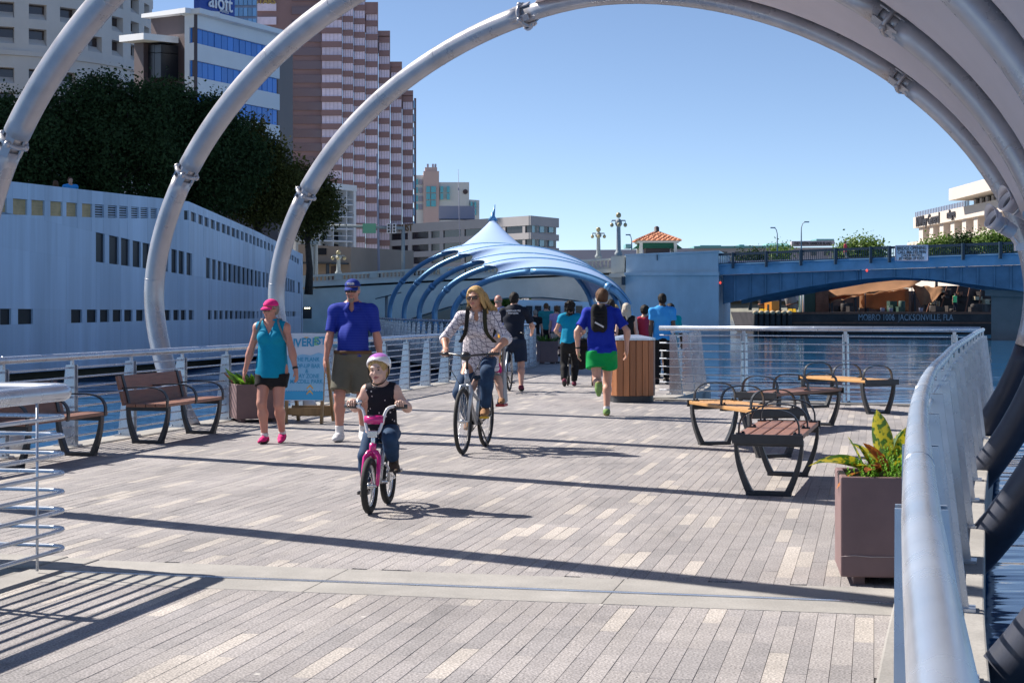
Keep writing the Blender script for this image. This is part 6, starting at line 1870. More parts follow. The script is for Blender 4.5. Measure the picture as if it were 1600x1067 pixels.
def person(label, loc, yaw, H, sex='m', kid=False, pelvis=(0, 0, None), lean=0, roll=0, twist=0, head=(0, 0, 0), feet=None, hands=None, grip=(None, None),
           knee=((.15, -1, 0), (-.15, -1, 0)), elbow=((.5, 1, -.2), (-.5, 1, -.2)), skin='fair', fat=1.0, belly=0.0, shirt=None, bottom=None, shoes=None, hair=None, vox=.012, group=None, face=True, fine=True):
    root = thing('person', label, 'person', (loc[0], loc[1], loc[2] if len(loc) > 2 else 0), rad(yaw), group)
    J = {}
    if kid: pr = dict(hip=.46, hw=.06, th=.215, sh=.215, ank=.045, tor=.285, sw=.094, ua=.150, fa=.135, nk=.045, hh=.185)
    else: pr = dict(hip=.522, hw=.052, th=.245, sh=.237, ank=.045, tor=.295, sw=.110 if sex == 'm' else .098, ua=.168, fa=.142, nk=.05, hh=.128)
    hh = pr['hh'] * H; fem = sex == 'f'
    pz = pelvis[2] if pelvis[2] is not None else pr['hip'] * H
    PV_ = V3(pelvis[0], pelvis[1], pz)
    Rt = rotm((0, 0, 1), rad(twist)) @ rotm((0, 1, 0), rad(roll)) @ rotm((1, 0, 0), rad(lean))       # lean>0 tips forward (towards -y)
    up, lf, bk_ = Rt @ V3(0, 0, 1), Rt @ V3(1, 0, 0), Rt @ V3(0, 1, 0)
    tor = pr['tor'] * H
    waist = PV_ + up * tor * .36; chest = PV_ + up * tor * .72; nb = PV_ + up * tor * 1.075
    sL, sR = PV_ + up * tor * .945 + lf * pr['sw'] * H, PV_ + up * tor * .945 - lf * pr['sw'] * H
    Rp = rotm((0, 0, 1), rad(twist * .3)); hL, hR = PV_ + Rp @ V3(pr['hw'] * H, 0, -.01 * H), PV_ + Rp @ V3(-pr['hw'] * H, 0, -.01 * H)
    feet = feet or [(.09, 0, 0, 0, 0), (-.09, 0, 0, 0, 0)]
    legs = []
    for hp, ft, kp in zip((hL, hR), feet, knee):
        an = V3(ft[0], ft[1], ft[2] + pr['ank'] * H)
        kn, an = ik(hp, an, pr['th'] * H, pr['sh'] * H, kp); legs.append((hp, kn, an, ft))
    hands = hands or [(.24, .02, pz - .05 * H), (-.24, .02, pz - .05 * H)]
    arms = []
    for sp_, hd, ep in zip((sL, sR), hands, elbow):
        el, wr = ik(sp_, V3(hd), pr['ua'] * H, pr['fa'] * H, ep); arms.append((sp_, el, wr))
    s = H / 1.75
    if kid: s = H / 1.35
    # head frame
    Rh = rotm((0, 0, 1), rad(head[0])) @ rotm((1, 0, 0), rad(head[1])) @ rotm((0, 1, 0), rad(head[2]))
    hc = nb + up * pr['nk'] * H * .55 + Rh @ V3(0, -.05 * hh, .47 * hh)
    def hp_(x, y, z): return hc + Rh @ (V3(x, y, z) * hh)
    # ---- body
    B = Blob(vox, .035 * s)
    dep = (bk_, .66)
    wpel, wwai, wche = ((.128 if fem else .118), (.100 if fem else .112), (.108 if fem else .128))
    wpel, wwai, wche = [w * (1.35 if fem else 1.22) * s * fat for w in (wpel, wwai, wche)]
    if kid: wpel, wwai, wche = .115 * s, .110 * s, .115 * s
    def torso(b, inf, g=0, lo=None, chest_up=True, k=None):
        b.cone(PV_ - up * .03 * s, waist, wpel + inf, wwai + inf, dep=(bk_, .70), g=g, k=k)
        b.cone(waist, chest, wwai + inf, wche + inf, dep=dep, g=g, k=k)
        b.cone(chest, PV_ + up * tor * .93, wche + inf, wche * .80 + inf, dep=(bk_, .62), g=g, k=k)
        for sp0 in (sL, sR): b.cone(nb - up * .055 * s, sp0, .062 * s + inf, .046 * s + inf, g=g, k=k)
        if belly: b.ell(waist + up * .02 * s - bk_ * (.055 * s), (wwai * .92 + inf, .12 * s * belly + inf, .17 * s + inf), Rt, g=g)
        if fem and not kid:
            for q in (1, -1): b.ell(chest + lf * q * .075 * s - bk_ * .085 * s + up * .0, (.062 * s + inf, .06 * s + inf, .062 * s + inf), Rt, g=g)
    torso(B, 0)
    for q in (1, -1): B.ell(PV_ + lf * q * .07 * s + bk_ * .05 * s - up * .05 * s, (.088 * s * fat, .088 * s, .09 * s))
    tr_ = .083 * s * fat * (1.0 if not kid else .92)
    for hp, kn, an, ft in legs:
        B.cone(hp, kn, tr_, .056 * s * fat ** .5); cm = kn + (an - kn) * .32 + unit(np.cross(np.cross(an - kn, V3(0, -1, 0)), an - kn)) * -.012 * s
        B.cone(kn, cm, .052 * s, .056 * s * fat ** .5); B.cone(cm, an, .056 * s * fat ** .5, .036 * s)
        fw = V3(math.sin(rad(ft[4])), -math.cos(rad(ft[4])), 0); fw = unit(fw * math.cos(rad(ft[3])) - V3(0, 0, 1) * math.sin(rad(ft[3])))
        dn = unit(np.cross(np.cross(fw, V3(0, 0, -1)), fw)) if abs(fw[2]) < .99 else unit(-fw)
        J.setdefault('feet', []).append((an, fw, dn))
        B.cone(an + dn * .03 * s - fw * .03 * s, an + dn * .042 * s + fw * .12 * s, .034 * s, .026 * s)
    ar_ = .046 * s * fat ** .7
    for sp_, el, wr in arms:
        B.ell(sp_, (.055 * s * fat ** .5,) * 3); B.cone(sp_, el, ar_, .037 * s * fat ** .5); m_ = el + (wr - el) * .25
        B.cone(el, m_, .036 * s * fat ** .5, .039 * s * fat ** .5); B.cone(m_, wr, .039 * s * fat ** .5, .026 * s)
    B.cone(nb - up * .03 * s, hp_(0, .06, -.18), .056 * s * (1 if not fem else .88), .053 * s * (1 if not fem else .85)); 
    for sd, sp_ in ((1, sL), (-1, sR)): B.cone(nb + up * .01 * s, sp_, .045 * s, .045 * s)
    kf = .05 * hh
    B.ell(hp_(0, .06, .13), V3(.335, .43, .37) * hh, Rh, k=.05 * hh); B.ell(hp_(0, -.12, -.16), V3(.265, .29, .34) * hh, Rh, k=.12 * hh)
    B.ell(hp_(0, -.30, -.40), V3(.11, .09, .09) * hh, Rh, k=.1 * hh)
    if face:
        B.cone(hp_(0, -.39, .05), hp_(0, -.465, -.10), .035 * hh, .06 * hh, k=kf); B.ell(hp_(0, -.36, .12), V3(.24, .06, .05) * hh, Rh, k=.06 * hh)
        for q in (1, -1):
            B.ell(hp_(q * .135, -.43, .035), V3(.085, .06, .055) * hh, Rh, k=.04 * hh, sub=True); B.ell(hp_(q * .17, -.33, -.12), V3(.09, .07, .08) * hh, Rh, k=.06 * hh)
        B.ell(hp_(0, -.40, -.255), V3(.095, .05, .035) * hh, Rh, g=1, k=.02 * hh)
    for q in (1, -1): B.ell(hp_(q * .335, .05, -.02), V3(.035, .085, .13) * hh, Rh, k=.03 * hh)
    # hands
    fingers = MB()
    hand_info = []
    for i, (sp_, el, wr) in enumerate(arms):
        fd = unit(wr - el); sgn = 1 if i == 0 else -1
        if grip[i] is None:
            pn = unit(V3(-sgn, .15, 0) - fd * (V3(-sgn, .15, 0) @ fd)); th_side = 1
            lat = unit(np.cross(fd, pn)); sd = 1 if lat @ V3(0, -1, 0.1) > 0 else -1
            pal, f_, l_, fp = hand_parts(wr, fd, pn, sd, s * (1.0 if not fem else .92))
        else:
            pn = V3(0, 0, -1); fd2 = unit(fd * .6 + V3(0, -1, -.25)); lat = unit(np.cross(fd2, pn)); sd = 1 if lat @ V3(-sgn, 0, 0) > 0 else -1
            pal, f_, l_, fp = hand_parts(wr, fd2, pn, sd, s * (1.0 if not fem else .92), V3(grip[i]))
        Rq = np.stack([unit(np.cross(f_, l_)), unit(l_ - f_ * (l_ @ f_)), f_], 1)
        B.ell(pal, V3(.016, .041, .05) * s, Rq, k=.015 * s)
        B.cone(wr, pal, .025 * s, .022 * s, k=.02 * s)
        hand_info.append((wr, pal, f_))
        for pts, r in fp: fingers.tube([Vector(p) for p in pts], [r, r, r * .95] + [r * .85] * (len(pts) - 3), 6)
    v, f, g = B.mesh()
    # merge fingers and eyes into the same mesh
    eyes = MB()
    if face:
        for q in (1, -1): eyes.ell(Vector(hp_(q * .135, -.375, .035)), (.042 * hh, .03 * hh, .028 * hh), 8, M=Matrix(Rh.tolist())); 
        for q in (1, -1): eyes.ell(Vector(hp_(q * .14, -.395, .125)), (.075 * hh, .025 * hh, .018 * hh), 8, mi=1, M=Matrix(Rh.tolist()))
    nf = len(fingers.f)
    vv = np.concatenate([v] + [np.array([tuple(q) for q in m.v]) for m in (fingers, eyes) if m.v])
    lipd = (((vv[f[:, 0]] - hp_(0, -.42, -.255)) @ Rh) / (V3(.10, .09, .042) * hh)) ** 2
    qf = [f]; mi = [np.where((g == 1) & (lipd.sum(1) < 1), 1, 0)]
    off = len(v)
    for m, base in ((fingers, 0), (eyes, 2)):
        if not m.v: continue
        ff = np.array([q if len(q) == 4 else (list(q) + [q[-1]] * 4)[:4] for q in m.f if len(q) <= 4]); 
        mm = np.array([x for q, x in zip(m.f, m.m) if len(q) <= 4]); qf.append(ff + off); mi.append(mm + base); off += len(m.v)
    body = put('body', vv, np.concatenate(qf), [SKIN[skin], M_lip if face else SKIN[skin], M_eye, M_brow], root, np.concatenate(mi))
    # ---- clothing
    if shirt:
        C = Blob(vox, .03 * s); inf = shirt.get('loose', .014) * s
        torso(C, inf)
        hem = shirt.get('hem', -.05) * H
        fl = shirt.get('flare', 0)
        C.cone(waist, PV_ + up * hem, wwai + inf + .004, wpel + inf + .02 * fl * s, dep=(bk_, .74))
        if belly and hem < .02: C.cone(waist - bk_ * .04 * s, PV_ + up * hem - bk_ * .03 * s, wwai * .95 + inf, wpel * .98 + inf, dep=(bk_, .85))
        if hem < -.02:
            for q in (1, -1): C.ell(PV_ + lf * q * .07 * s + bk_ * .05 * s - up * .05 * s, (.088 * s * fat + inf, .088 * s + inf, .09 * s + inf), Rt)
        sv = shirt.get('sleeve', .55)
        for sp_, el, wr in arms:
            rs = (.051 if not fem else .050) * s * fat ** .6 + inf * .6
            if sv > 0:
                C.ell(sp_, (.064 * s * fat ** .5 + inf * .5,) * 3)
                if sv <= 1: e = sp_ + (el - sp_) * sv; C.cone(sp_, e + unit(el - sp_) * .03, rs, rs * shirt.get('cuff', 1.0), clips=[(e, el - sp_)])
                else:
                    C.cone(sp_, el, rs, rs * .84); e = el + (wr - el) * (sv - 1); C.cone(el, e + unit(wr - el) * .03, rs * .84, rs * .72, clips=[(e, wr - el)])
            else: C.ell(sp_ - lf * np.sign((sp_ - PV_) @ lf) * .025 * s, (.056 * s + inf * .4,) * 3)
        for sp_ in (sL, sR): C.cone(nb - up * .015 * s, sp_ - (sp_ - nb) * .12, .056 * s, .050 * s + inf * .4)
        clips = [(PV_ + up * hem, -up), (nb + up * shirt.get('neckz', .045 if shirt.get('neck') != 'collar' else .024) * s, up)]
        if sv <= 0:
            for q, sp_ in ((1, sL), (-1, sR)): clips.append((sp_ + lf * q * shirt.get('cap', .018) * s, lf * q))
        nk = shirt.get('neck', 'crew')
        fr = nb - bk_ * .075 * s
        if nk != 'crew': C.ell(nb - bk_ * .01 * s + up * .05 * s, (.074 * s, .082 * s, .055 * s), Rt, k=.006, sub=True)
        if nk == 'v':
            for w_ in np.linspace(0, 1, 6):
                c_ = nb - bk_ * (.06 + .07 * w_) * s - up * (.0 + .135 * w_) * s
                C.ell(c_, (.072 * s * (1 - w_) + .006, .06 * s, .03 * s), Rt, k=.008, sub=True)
        elif nk == 'crew': C.ell(nb - bk_ * .025 * s + up * .045 * s, (.082 * s, .095 * s, .055 * s), Rt, k=.006, sub=True)
        elif nk == 'collar':
            for w_ in np.linspace(0, 1, 5):
                c_ = nb - bk_ * (.065 + .05 * w_) * s - up * (.01 + .075 * w_) * s; C.ell(c_, (.045 * s * (1 - w_) + .006, .05 * s, .02 * s), Rt, k=.006, sub=True)
        v, f, g = C.mesh(noise=shirt.get('fold', .0075) * s, nfreq=28, seed=int(H * 1000) % 97, clips=clips)
        so_ = put('shirt', v, f, [shirt['mat']], root)
        if nk == 'collar':
            cb = MB()
            for q in (1, -1):
                pts = []
                for a in np.linspace(-10, 165, 9):
                    dd = bk_ * math.cos(rad(a)) + lf * q * math.sin(rad(a))
                    wv_ = .084 + .012 * max(0, -math.cos(rad(a)))
                    base = nb + dd * V3(1) * .0 + (lf * q * math.sin(rad(a)) * wv_ + bk_ * math.cos(rad(a)) * (wv_ + .005)) * s - up * (.02 + .02 * max(0, -math.cos(rad(a)))) * s
                    pts.append((base + up * .062 * s - dd * .018 * s, base - up * (.004 + .03 * max(0, -math.cos(rad(a)))) * s + dd * .034 * s))
                vv_ = [Vector(p) for pr_ in pts for p in pr_]
                cb.add(vv_, [(2 * i, 2 * i + 1, 2 * i + 3, 2 * i + 2) for i in range(8)], 0, True)
            o = cb.build('collar', shirt.get('collar_mat', shirt['mat']), root, local=True); o.modifiers.new('t', 'SOLIDIFY').thickness = .006
    if bottom:
        C = Blob(vox, .03 * s); inf = bottom.get('loose', .016) * s; ln = bottom['length']
        tc_ = [(PV_ + up * (bottom.get('rise', .10) * H * .6 if not shirt or shirt.get('hem', -.05) > -.004 else shirt.get('hem', -.05) * H + .035), up)]
        C.cone(PV_ - up * .06 * s, PV_ + up * bottom.get('rise', .10) * H * .6, wpel + inf, (wpel * .3 + wwai * .7) + inf + .004, dep=(bk_, .72), clips=tc_)
        if belly: C.ell(PV_ + up * .02 * s - bk_ * .05 * s, (wpel * .9 + inf, .10 * s * belly + inf, .10 * s), Rt, clips=tc_)
        for q in (1, -1): C.ell(PV_ + lf * q * .07 * s + bk_ * .05 * s - up * .05 * s, (.09 * s * fat + inf, .09 * s + inf, .095 * s + inf), Rt, clips=tc_)
        fl = bottom.get('flare', .0)
        for hp, kn, an, ft in legs:
            if ln <= 1:
                e = hp + (kn - hp) * ln; C.cone(hp, e + unit(kn - hp) * .03, tr_ + inf, lerp(tr_, .058 * s, ln) + inf + fl * s, clips=[(e, kn - hp)] + (tc_ if unit(kn - hp)[2] < -.75 else []))
            else:
                C.cone(hp, kn, tr_ + inf, .060 * s * fat ** .5 + inf, clips=tc_ if unit(kn - hp)[2] < -.75 else []); cm = kn + (an - kn) * .35; e = kn + (an - kn) * (ln - 1)
                C.cone(kn, cm, .058 * s * fat ** .5 + inf, .060 * s + inf); C.cone(cm, e + unit(an - kn) * .03, .060 * s + inf, .044 * s + inf + fl * s, clips=[(e, an - kn)])
        v, f, g = C.mesh(noise=bottom.get('fold', .005) * s, nfreq=24, seed=5 + int(H * 100))
        put(bottom.get('name', 'shorts' if ln <= 1 else 'trousers'), v, f, [bottom['mat']], root)
    if shoes:
        for (an, fw, dn), (hp, kn, an2, ft) in zip(J['feet'], legs):
            C = Blob(min(vox, .01), .02 * s)
            sc_ = s * shoes.get('size', 1.0)
            lt_ = np.cross(fw, dn)
            C.cone(an + dn * .030 * s - fw * .035 * s, an + dn * .036 * s + fw * .07 * s, .044 * sc_, .046 * sc_, dep=(lt_, .92)); C.cone(an + dn * .036 * s + fw * .06 * s, an + dn * .046 * s + fw * .145 * s, .047 * sc_, .030 * sc_, dep=(dn, .8))
            tp = shoes.get('top', .012); C.cone(an - dn * tp * s, an + dn * .03 * s, .046 * sc_, .047 * sc_, clips=[(an - dn * tp * s, -dn)])
            sole = an + dn * (pr['ank'] * H - .004)
            v, f, g = C.mesh(clips=[(sole, dn)])
            hgt = (v[f[:, 0]] - sole) @ dn
            put('shoe', v, f, [shoes['mat'], shoes.get('sole', shoes['mat'])], root, np.where(hgt > -.022 * s, 1, 0))
            if shoes.get('lace'):
                b = MB()
                for k_ in range(4):
                    q_ = an + fw * (.045 + .02 * k_) * s - dn * (.012 - .008 * k_) * s; b.beam(Vector(q_ - lt_ * .02 * s), Vector(q_ + lt_ * .02 * s), .006, .006)
                q_ = an + dn * .03 * s + fw * .03 * s
                for sd_ in (1, -1): b.beam(Vector(q_ + lt_ * sd_ * .044 * s - fw * .03 * s - dn * .01), Vector(q_ + lt_ * sd_ * .045 * s + fw * .03 * s + dn * .012), .012, .012)
                b.build('laces', shoes['lace'], root, local=True)
            if shoes.get('sock'):
                C = Blob(min(vox, .01), .01); C.cone(an + dn * .02 * s, an + (kn - an) * shoes.get('sockh', .2), .042 * s, .044 * s, clips=[(an + (kn - an) * shoes.get('sockh', .2), kn - an)])
                v, f, g = C.mesh(noise=.002); put('sock', v, f, [shoes['sock']], root)
    if hair:
        C = Blob(min(vox, .011), .04 * hh)
        th = hair.get('thick', .05)
        if hair['kind'] != 'bald':
            fc = [(hp_(0, -.20 - .08 * hair.get('fringe', 0), .16), Rh @ V3(0, -1, -hair.get('slope', .55)))]
            C.ell(hp_(0, .07, .14), V3(.335 + th, .43 + th, .38 + th) * hh, Rh, clips=fc)
            C.ell(hp_(0, .22, -.05), V3(.31 + th, .28 + th, .33) * hh, Rh, clips=[(hp_(0, .0, 0), Rh @ V3(0, -1, -.1))])
            rl_ = random.Random(int(H * 1000))
            if hair['kind'] == 'long':
                for q in np.linspace(-1, 1, 11):
                    a = hp_(q * .30, .25 - .1 * q * q, .15); dr = hair.get('blow', V3(0, .25, 0))
                    m = hp_(q * .36 + dr[0] * .3, .30 + dr[1] * .4 - .15 * abs(q), -.35); e = hp_(q * .42 + dr[0], .34 + dr[1] - .30 * abs(q), -.35 - hair.get('len', .6) * (.8 + .3 * rl_.random()))
                    C.cone(a, m, .12 * hh, .11 * hh); C.cone(m, e, .11 * hh, .035 * hh)
                for q in (1, -1):
                    C.cone(hp_(q * .30, -.12, .22), hp_(q * .38, -.05, -.2), .07 * hh, .09 * hh); C.cone(hp_(q * .38, -.05, -.2), hp_(q * .44 + hair.get('blow', V3(0, 0, 0))[0] * .6, -.02 + .1, -.3 - hair.get('len', .6) * .9), .09 * hh, .03 * hh)
            if hair['kind'] == 'curly':
                for i in range(46):
                    a = rl_.random() * 6.28; z = .45 - 1.35 * rl_.random(); r_ = .38 + .06 * rl_.random()
                    y = .15 + .38 * abs(math.cos(a)) * (1 if rl_.random() < .8 else .2)
                    C.ell(hp_(math.sin(a) * r_, y, z), (.10 * hh,) * 3)
            if hair['kind'] == 'pony':
                C.cone(hp_(0, .45, .1), hp_(.03, .6, -.3), .12 * hh, .10 * hh); C.cone(hp_(.03, .6, -.3), hp_(.05, .55, -.8), .10 * hh, .03 * hh)
        if hair['kind'] == 'bald': C.ell(hp_(0, .22, -.10), V3(.335, .29, .16) * hh, Rh)
        v, f, g = C.mesh(noise=hair.get('noise', .02) * hh, nfreq=90 if not kid else 110, seed=3)
        put('hair', v, f, [hair['mat']], root)
    J.update(root=root, hp=hp_, hh=hh, Rh=Rh, up=up, lf=lf, bk=bk_, PV=PV_, waist=waist, chest=chest, nb=nb, sL=sL, sR=sR, arms=arms, legs=legs, s=s, vox=vox, hands=hand_info, wche=wche, wwai=wwai, wpel=wpel)
    return J

def cap(J, m, yaw=0, brim=1.0, btn=True, front=None):
    hp, hh, Rh = J['hp'], J['hh'], J['Rh']
    C = Blob(.009, .02 * hh)
    C.ell(hp(0, .05, .20), V3(.385, .47, .37) * hh, Rh, clips=[(hp(0, 0, .20), Rh @ V3(0, -.12, -1))])
    v, f, g = C.mesh(); o = put('cap', v, f, [m], J['root'])
    b = MB()
    pts = []
    for a in np.linspace(-62, 62, 13):
        x = math.sin(rad(a)) * .36; y = .05 - math.cos(rad(a)) * .45
        d = .30 * brim * math.cos(rad(a)) ** .8
        pts.append((hp(x, y, .20), hp(x * 1.04, y - d, .15 - .05 * math.cos(rad(a)) - .10 * (math.sin(rad(a)) ** 2))))
    b.add([Vector(p) for q in pts for p in q], [(2 * i, 2 * i + 1, 2 * i + 3, 2 * i + 2) for i in range(12)], 0, True)
    o2 = b.build('brim', m, o, local=True); o2.modifiers.new('t', 'SOLIDIFY').thickness = .006
    if front:
        b = MB()
        for i in range(7):
            a = rad(-24 + 8 * i); c = hp(math.sin(a) * .37, .05 - math.cos(a) * .455, .36); b.ell(Vector(c), (.035 * hh, .02 * hh, (.06 + .015 * (i % 2)) * hh), 6)
        b.build('cap_emblem', front, o, local=True)
    return o
def glasses(J, m, frame=None, h=.075):
    hp, hh, Rh = J['hp'], J['hh'], J['Rh']
    b = MB()
    for q in (1, -1):
        pts = [(q * .03, -.465), (q * .13, -.47), (q * .24, -.42), (q * .285, -.35)]
        vv = []
        for x, y in pts: vv += [Vector(hp(x, y, .035 + h)), Vector(hp(x * .97, y, .035 - h))]
        b.add(vv, [(2 * i, 2 * i + 1, 2 * i + 3, 2 * i + 2) for i in range(3)], 0, True)
    o = b.build('sunglasses', m, J['root'], local=True); o.modifiers.new('t', 'SOLIDIFY').thickness = .004
    b = MB()
    for q in (1, -1): b.tube([Vector(hp(q * .285, -.35, .06)), Vector(hp(q * .36, -.1, .06)), Vector(hp(q * .37, .05, .03))], .003, 5)
    b.tube([Vector(hp(-.04, -.475, .06)), Vector(hp(.04, -.475, .06))], .004, 5)
    b.build('frame', frame or m, o, local=True)
# ------------------------------------------------------------------ patterned cloth
def plaid(name, base, line):
    m = cloth(name, base); n = m.node_tree.nodes; L = m.node_tree.links.new
    tc = n.new('ShaderNodeTexCoord'); mask = None
    for rot, sc_, th in (((0, 0, .3), 24, .986), ((0, 1.25, .2), 19, .986), ((.2, 1.9, .1), 26, .99), ((0, .55, .4), 15, .99)):
        mp = n.new('ShaderNodeMapping'); mp.inputs['Rotation'].default_value = rot; L(tc.outputs['Object'], mp.inputs[0])
        w = n.new('ShaderNodeTexWave'); w.inputs['Scale'].default_value = sc_ / 6.28 * 2; w.inputs['Distortion'].default_value = 1.2; w.inputs['Detail Scale'].default_value = .6; L(mp.outputs[0], w.inputs[0])
        g = n.new('ShaderNodeMath'); g.operation = 'GREATER_THAN'; g.inputs[1].default_value = th; L(w.outputs['Fac'], g.inputs[0])
        if mask is None: mask = g.outputs[0]
        else:
            a = n.new('ShaderNodeMath'); a.operation = 'MAXIMUM'; L(mask, a.inputs[0]); L(g.outputs[0], a.inputs[1]); mask = a.outputs[0]
    mx = n.new('ShaderNodeMix'); mx.data_type = 'RGBA'; mx.inputs[6].default_value = (*base, 1); mx.inputs[7].default_value = (*line, 1); L(mask, mx.inputs[0]); L(mx.outputs[2], n['Principled BSDF'].inputs['Base Color'])
    return m
def dots(name, base, dot, sc_=26, th=.16):
    m = cloth(name, base); n = m.node_tree.nodes; L = m.node_tree.links.new
    tc = n.new('ShaderNodeTexCoord'); v = n.new('ShaderNodeTexVoronoi'); v.inputs['Scale'].default_value = sc_; L(tc.outputs['Object'], v.inputs['Vector'])
    g = n.new('ShaderNodeMath'); g.operation = 'LESS_THAN'; g.inputs[1].default_value = th; L(v.outputs['Distance'], g.inputs[0])
    mx = n.new('ShaderNodeMix'); mx.data_type = 'RGBA'; mx.inputs[6].default_value = (*base, 1); mx.inputs[7].default_value = (*dot, 1); L(g.outputs[0], mx.inputs[0]); L(mx.outputs[2], n['Principled BSDF'].inputs['Base Color'])
    return m
def stripes(name, base, line, sc_=55, th=.8):
    m = cloth(name, base); n = m.node_tree.nodes; L = m.node_tree.links.new
    tc = n.new('ShaderNodeTexCoord'); w = n.new('ShaderNodeTexWave'); w.bands_direction = 'Z'; w.inputs['Scale'].default_value = sc_ / 6.28 * 2; w.inputs['Distortion'].default_value = .6; L(tc.outputs['Object'], w.inputs[0])
    g = n.new('ShaderNodeMath'); g.operation = 'GREATER_THAN'; g.inputs[1].default_value = th; L(w.outputs['Fac'], g.inputs[0])
    mx = n.new('ShaderNodeMix'); mx.data_type = 'RGBA'; mx.inputs[6].default_value = (*base, 1); mx.inputs[7].default_value = (*line, 1); L(g.outputs[0], mx.inputs[0]); L(mx.outputs[2], n['Principled BSDF'].inputs['Base Color'])
    return m
def hairm(name, col): return mat('hair_' + name, col, .6, spec=.2, var=.35, vscale=5, stretch=(16, 16, 2.5), bump=.5, bscale=26)
H_blond, H_brown, H_dark, H_grey, H_ash = hairm('blond', (.50, .33, .14)), hairm('brown', (.115, .058, .03)), hairm('dark', (.018, .014, .012)), hairm('grey', (.26, .22, .19)), hairm('ash_blond', (.50, .44, .36))
M_black = cloth('black', (.012, .012, .014)); M_navy = cloth('navy', (.012, .016, .03)); M_jean = cloth('denim', (.02, .05, .11), .8, .25)
M_khaki = cloth('olive_grey', (.125, .12, .095)); M_teal = cloth('turquoise', (.0, .25, .42)); M_royal = cloth('royal_blue', (.01, .03, .36)); M_kelly = cloth('green', (.0, .30, .07))
M_pinkc = cloth('hot_pink', (.72, .03, .20)); M_sole = mat('white_rubber', (.65, .65, .66), .6); M_shw = cloth('white_shoe', (.66, .66, .68)); M_bks = mat('black_rubber', (.02, .02, .022), .7)
M_lens = mat('dark_lens', (.01, .01, .012), .06, spec=.8); M_lensb = mat('brown_lens', (.05, .03, .02), .06, spec=.8)
M_cyan = cloth('sky_blue', (.05, .33, .75)); M_redc = cloth('raspberry', (.42, .03, .06)); M_lil_c = cloth('lilac', (.42, .30, .55)); M_bluegrey = cloth('pale_blue', (.26, .30, .52))
M_strap = cloth('strap_black', (.02, .018, .016)); M_plum = cloth('plum_shoe', (.16, .03, .06)); M_grayc = cloth('grey', (.20, .20, .21))
def strapline(J, pts, w, m, name='strap'):
    b = MB(); p = [Vector(q) for q in pts]; b.bar(smooth_path(p, 5), w, .008, Vector(J['lf'])); return b.build(name, m, J['root'], local=True)
def pack(J, m, accent=None, w=.13, h=.21, d=.085, off=(0, 0), name='backpack'):
    C = Blob(.011, .04); c = J['chest'] + J['bk'] * (.13 * J['s'] + d * .6) + J['lf'] * off[0] + J['up'] * off[1]
    Rt = np.stack([J['lf'], J['bk'], J['up']], 1)
    for z in np.linspace(-.6, .6, 4):
        for x in (-.45, .45): C.ell(c + J['up'] * z * h + J['lf'] * x * w, (w * .62, d, h * .42), Rt)
    C.ell(c - J['up'] * h * .35 + J['bk'] * d * .6, (w * .75, d * .6, h * .45), Rt)
    v, f, g = C.mesh(noise=.004); o = put(name, v, f, [m], J['root'])
    b = MB()
    for z in (.35, .1, -.15):
        b.bar([Vector(c + J['bk'] * (d * 1.06) + J['lf'] * x * w + J['up'] * z * h) for x in (-.8, 0, .8)], .014, .008, Vector(J['up']))
    b.build('webbing', M_strap, o, local=True)
    if accent:
        b = MB(); b.beam(Vector(c + J['bk'] * (d * 1.55) - J['up'] * h * .38 + J['lf'] * w * .55), Vector(c + J['bk'] * (d * 1.55) - J['up'] * h * .72 - J['lf'] * w * .6), .022, .012, up=Vector(J['bk'])); b.build('reflective_strip', accent, o, local=True)
    for q in (1, -1):
        sh = J['sL'] if q > 0 else J['sR']; a = J['nb'] + (sh - J['nb']) * .52
        rr_ = .068 * J['s']
        strapline(J, [c + J['up'] * h * .75 + J['lf'] * q * .06, a + J['up'] * rr_ + J['bk'] * .05, a + J['up'] * rr_ * .98 - J['bk'] * .03, a - J['bk'] * .115 - J['up'] * .07, J['chest'] - J['bk'] * (.13 * J['s']) + J['lf'] * q * .12 - J['up'] * .06, J['chest'] + J['lf'] * q * (J['wche'] + .015) - J['up'] * .16], .045, m, 'shoulder_strap')
    return o
def wristband(J, i, m):
    wr, pal, fd = J['hands'][i]; el = J['arms'][i][1]; MB().lathe([(.024, -.014), (.031, -.012), (.031, .012), (.024, .014)], Vector(wr + (el - wr) * .12), 12, axis=Vector(wr - el)).build('watch', m, J['root'], local=True)

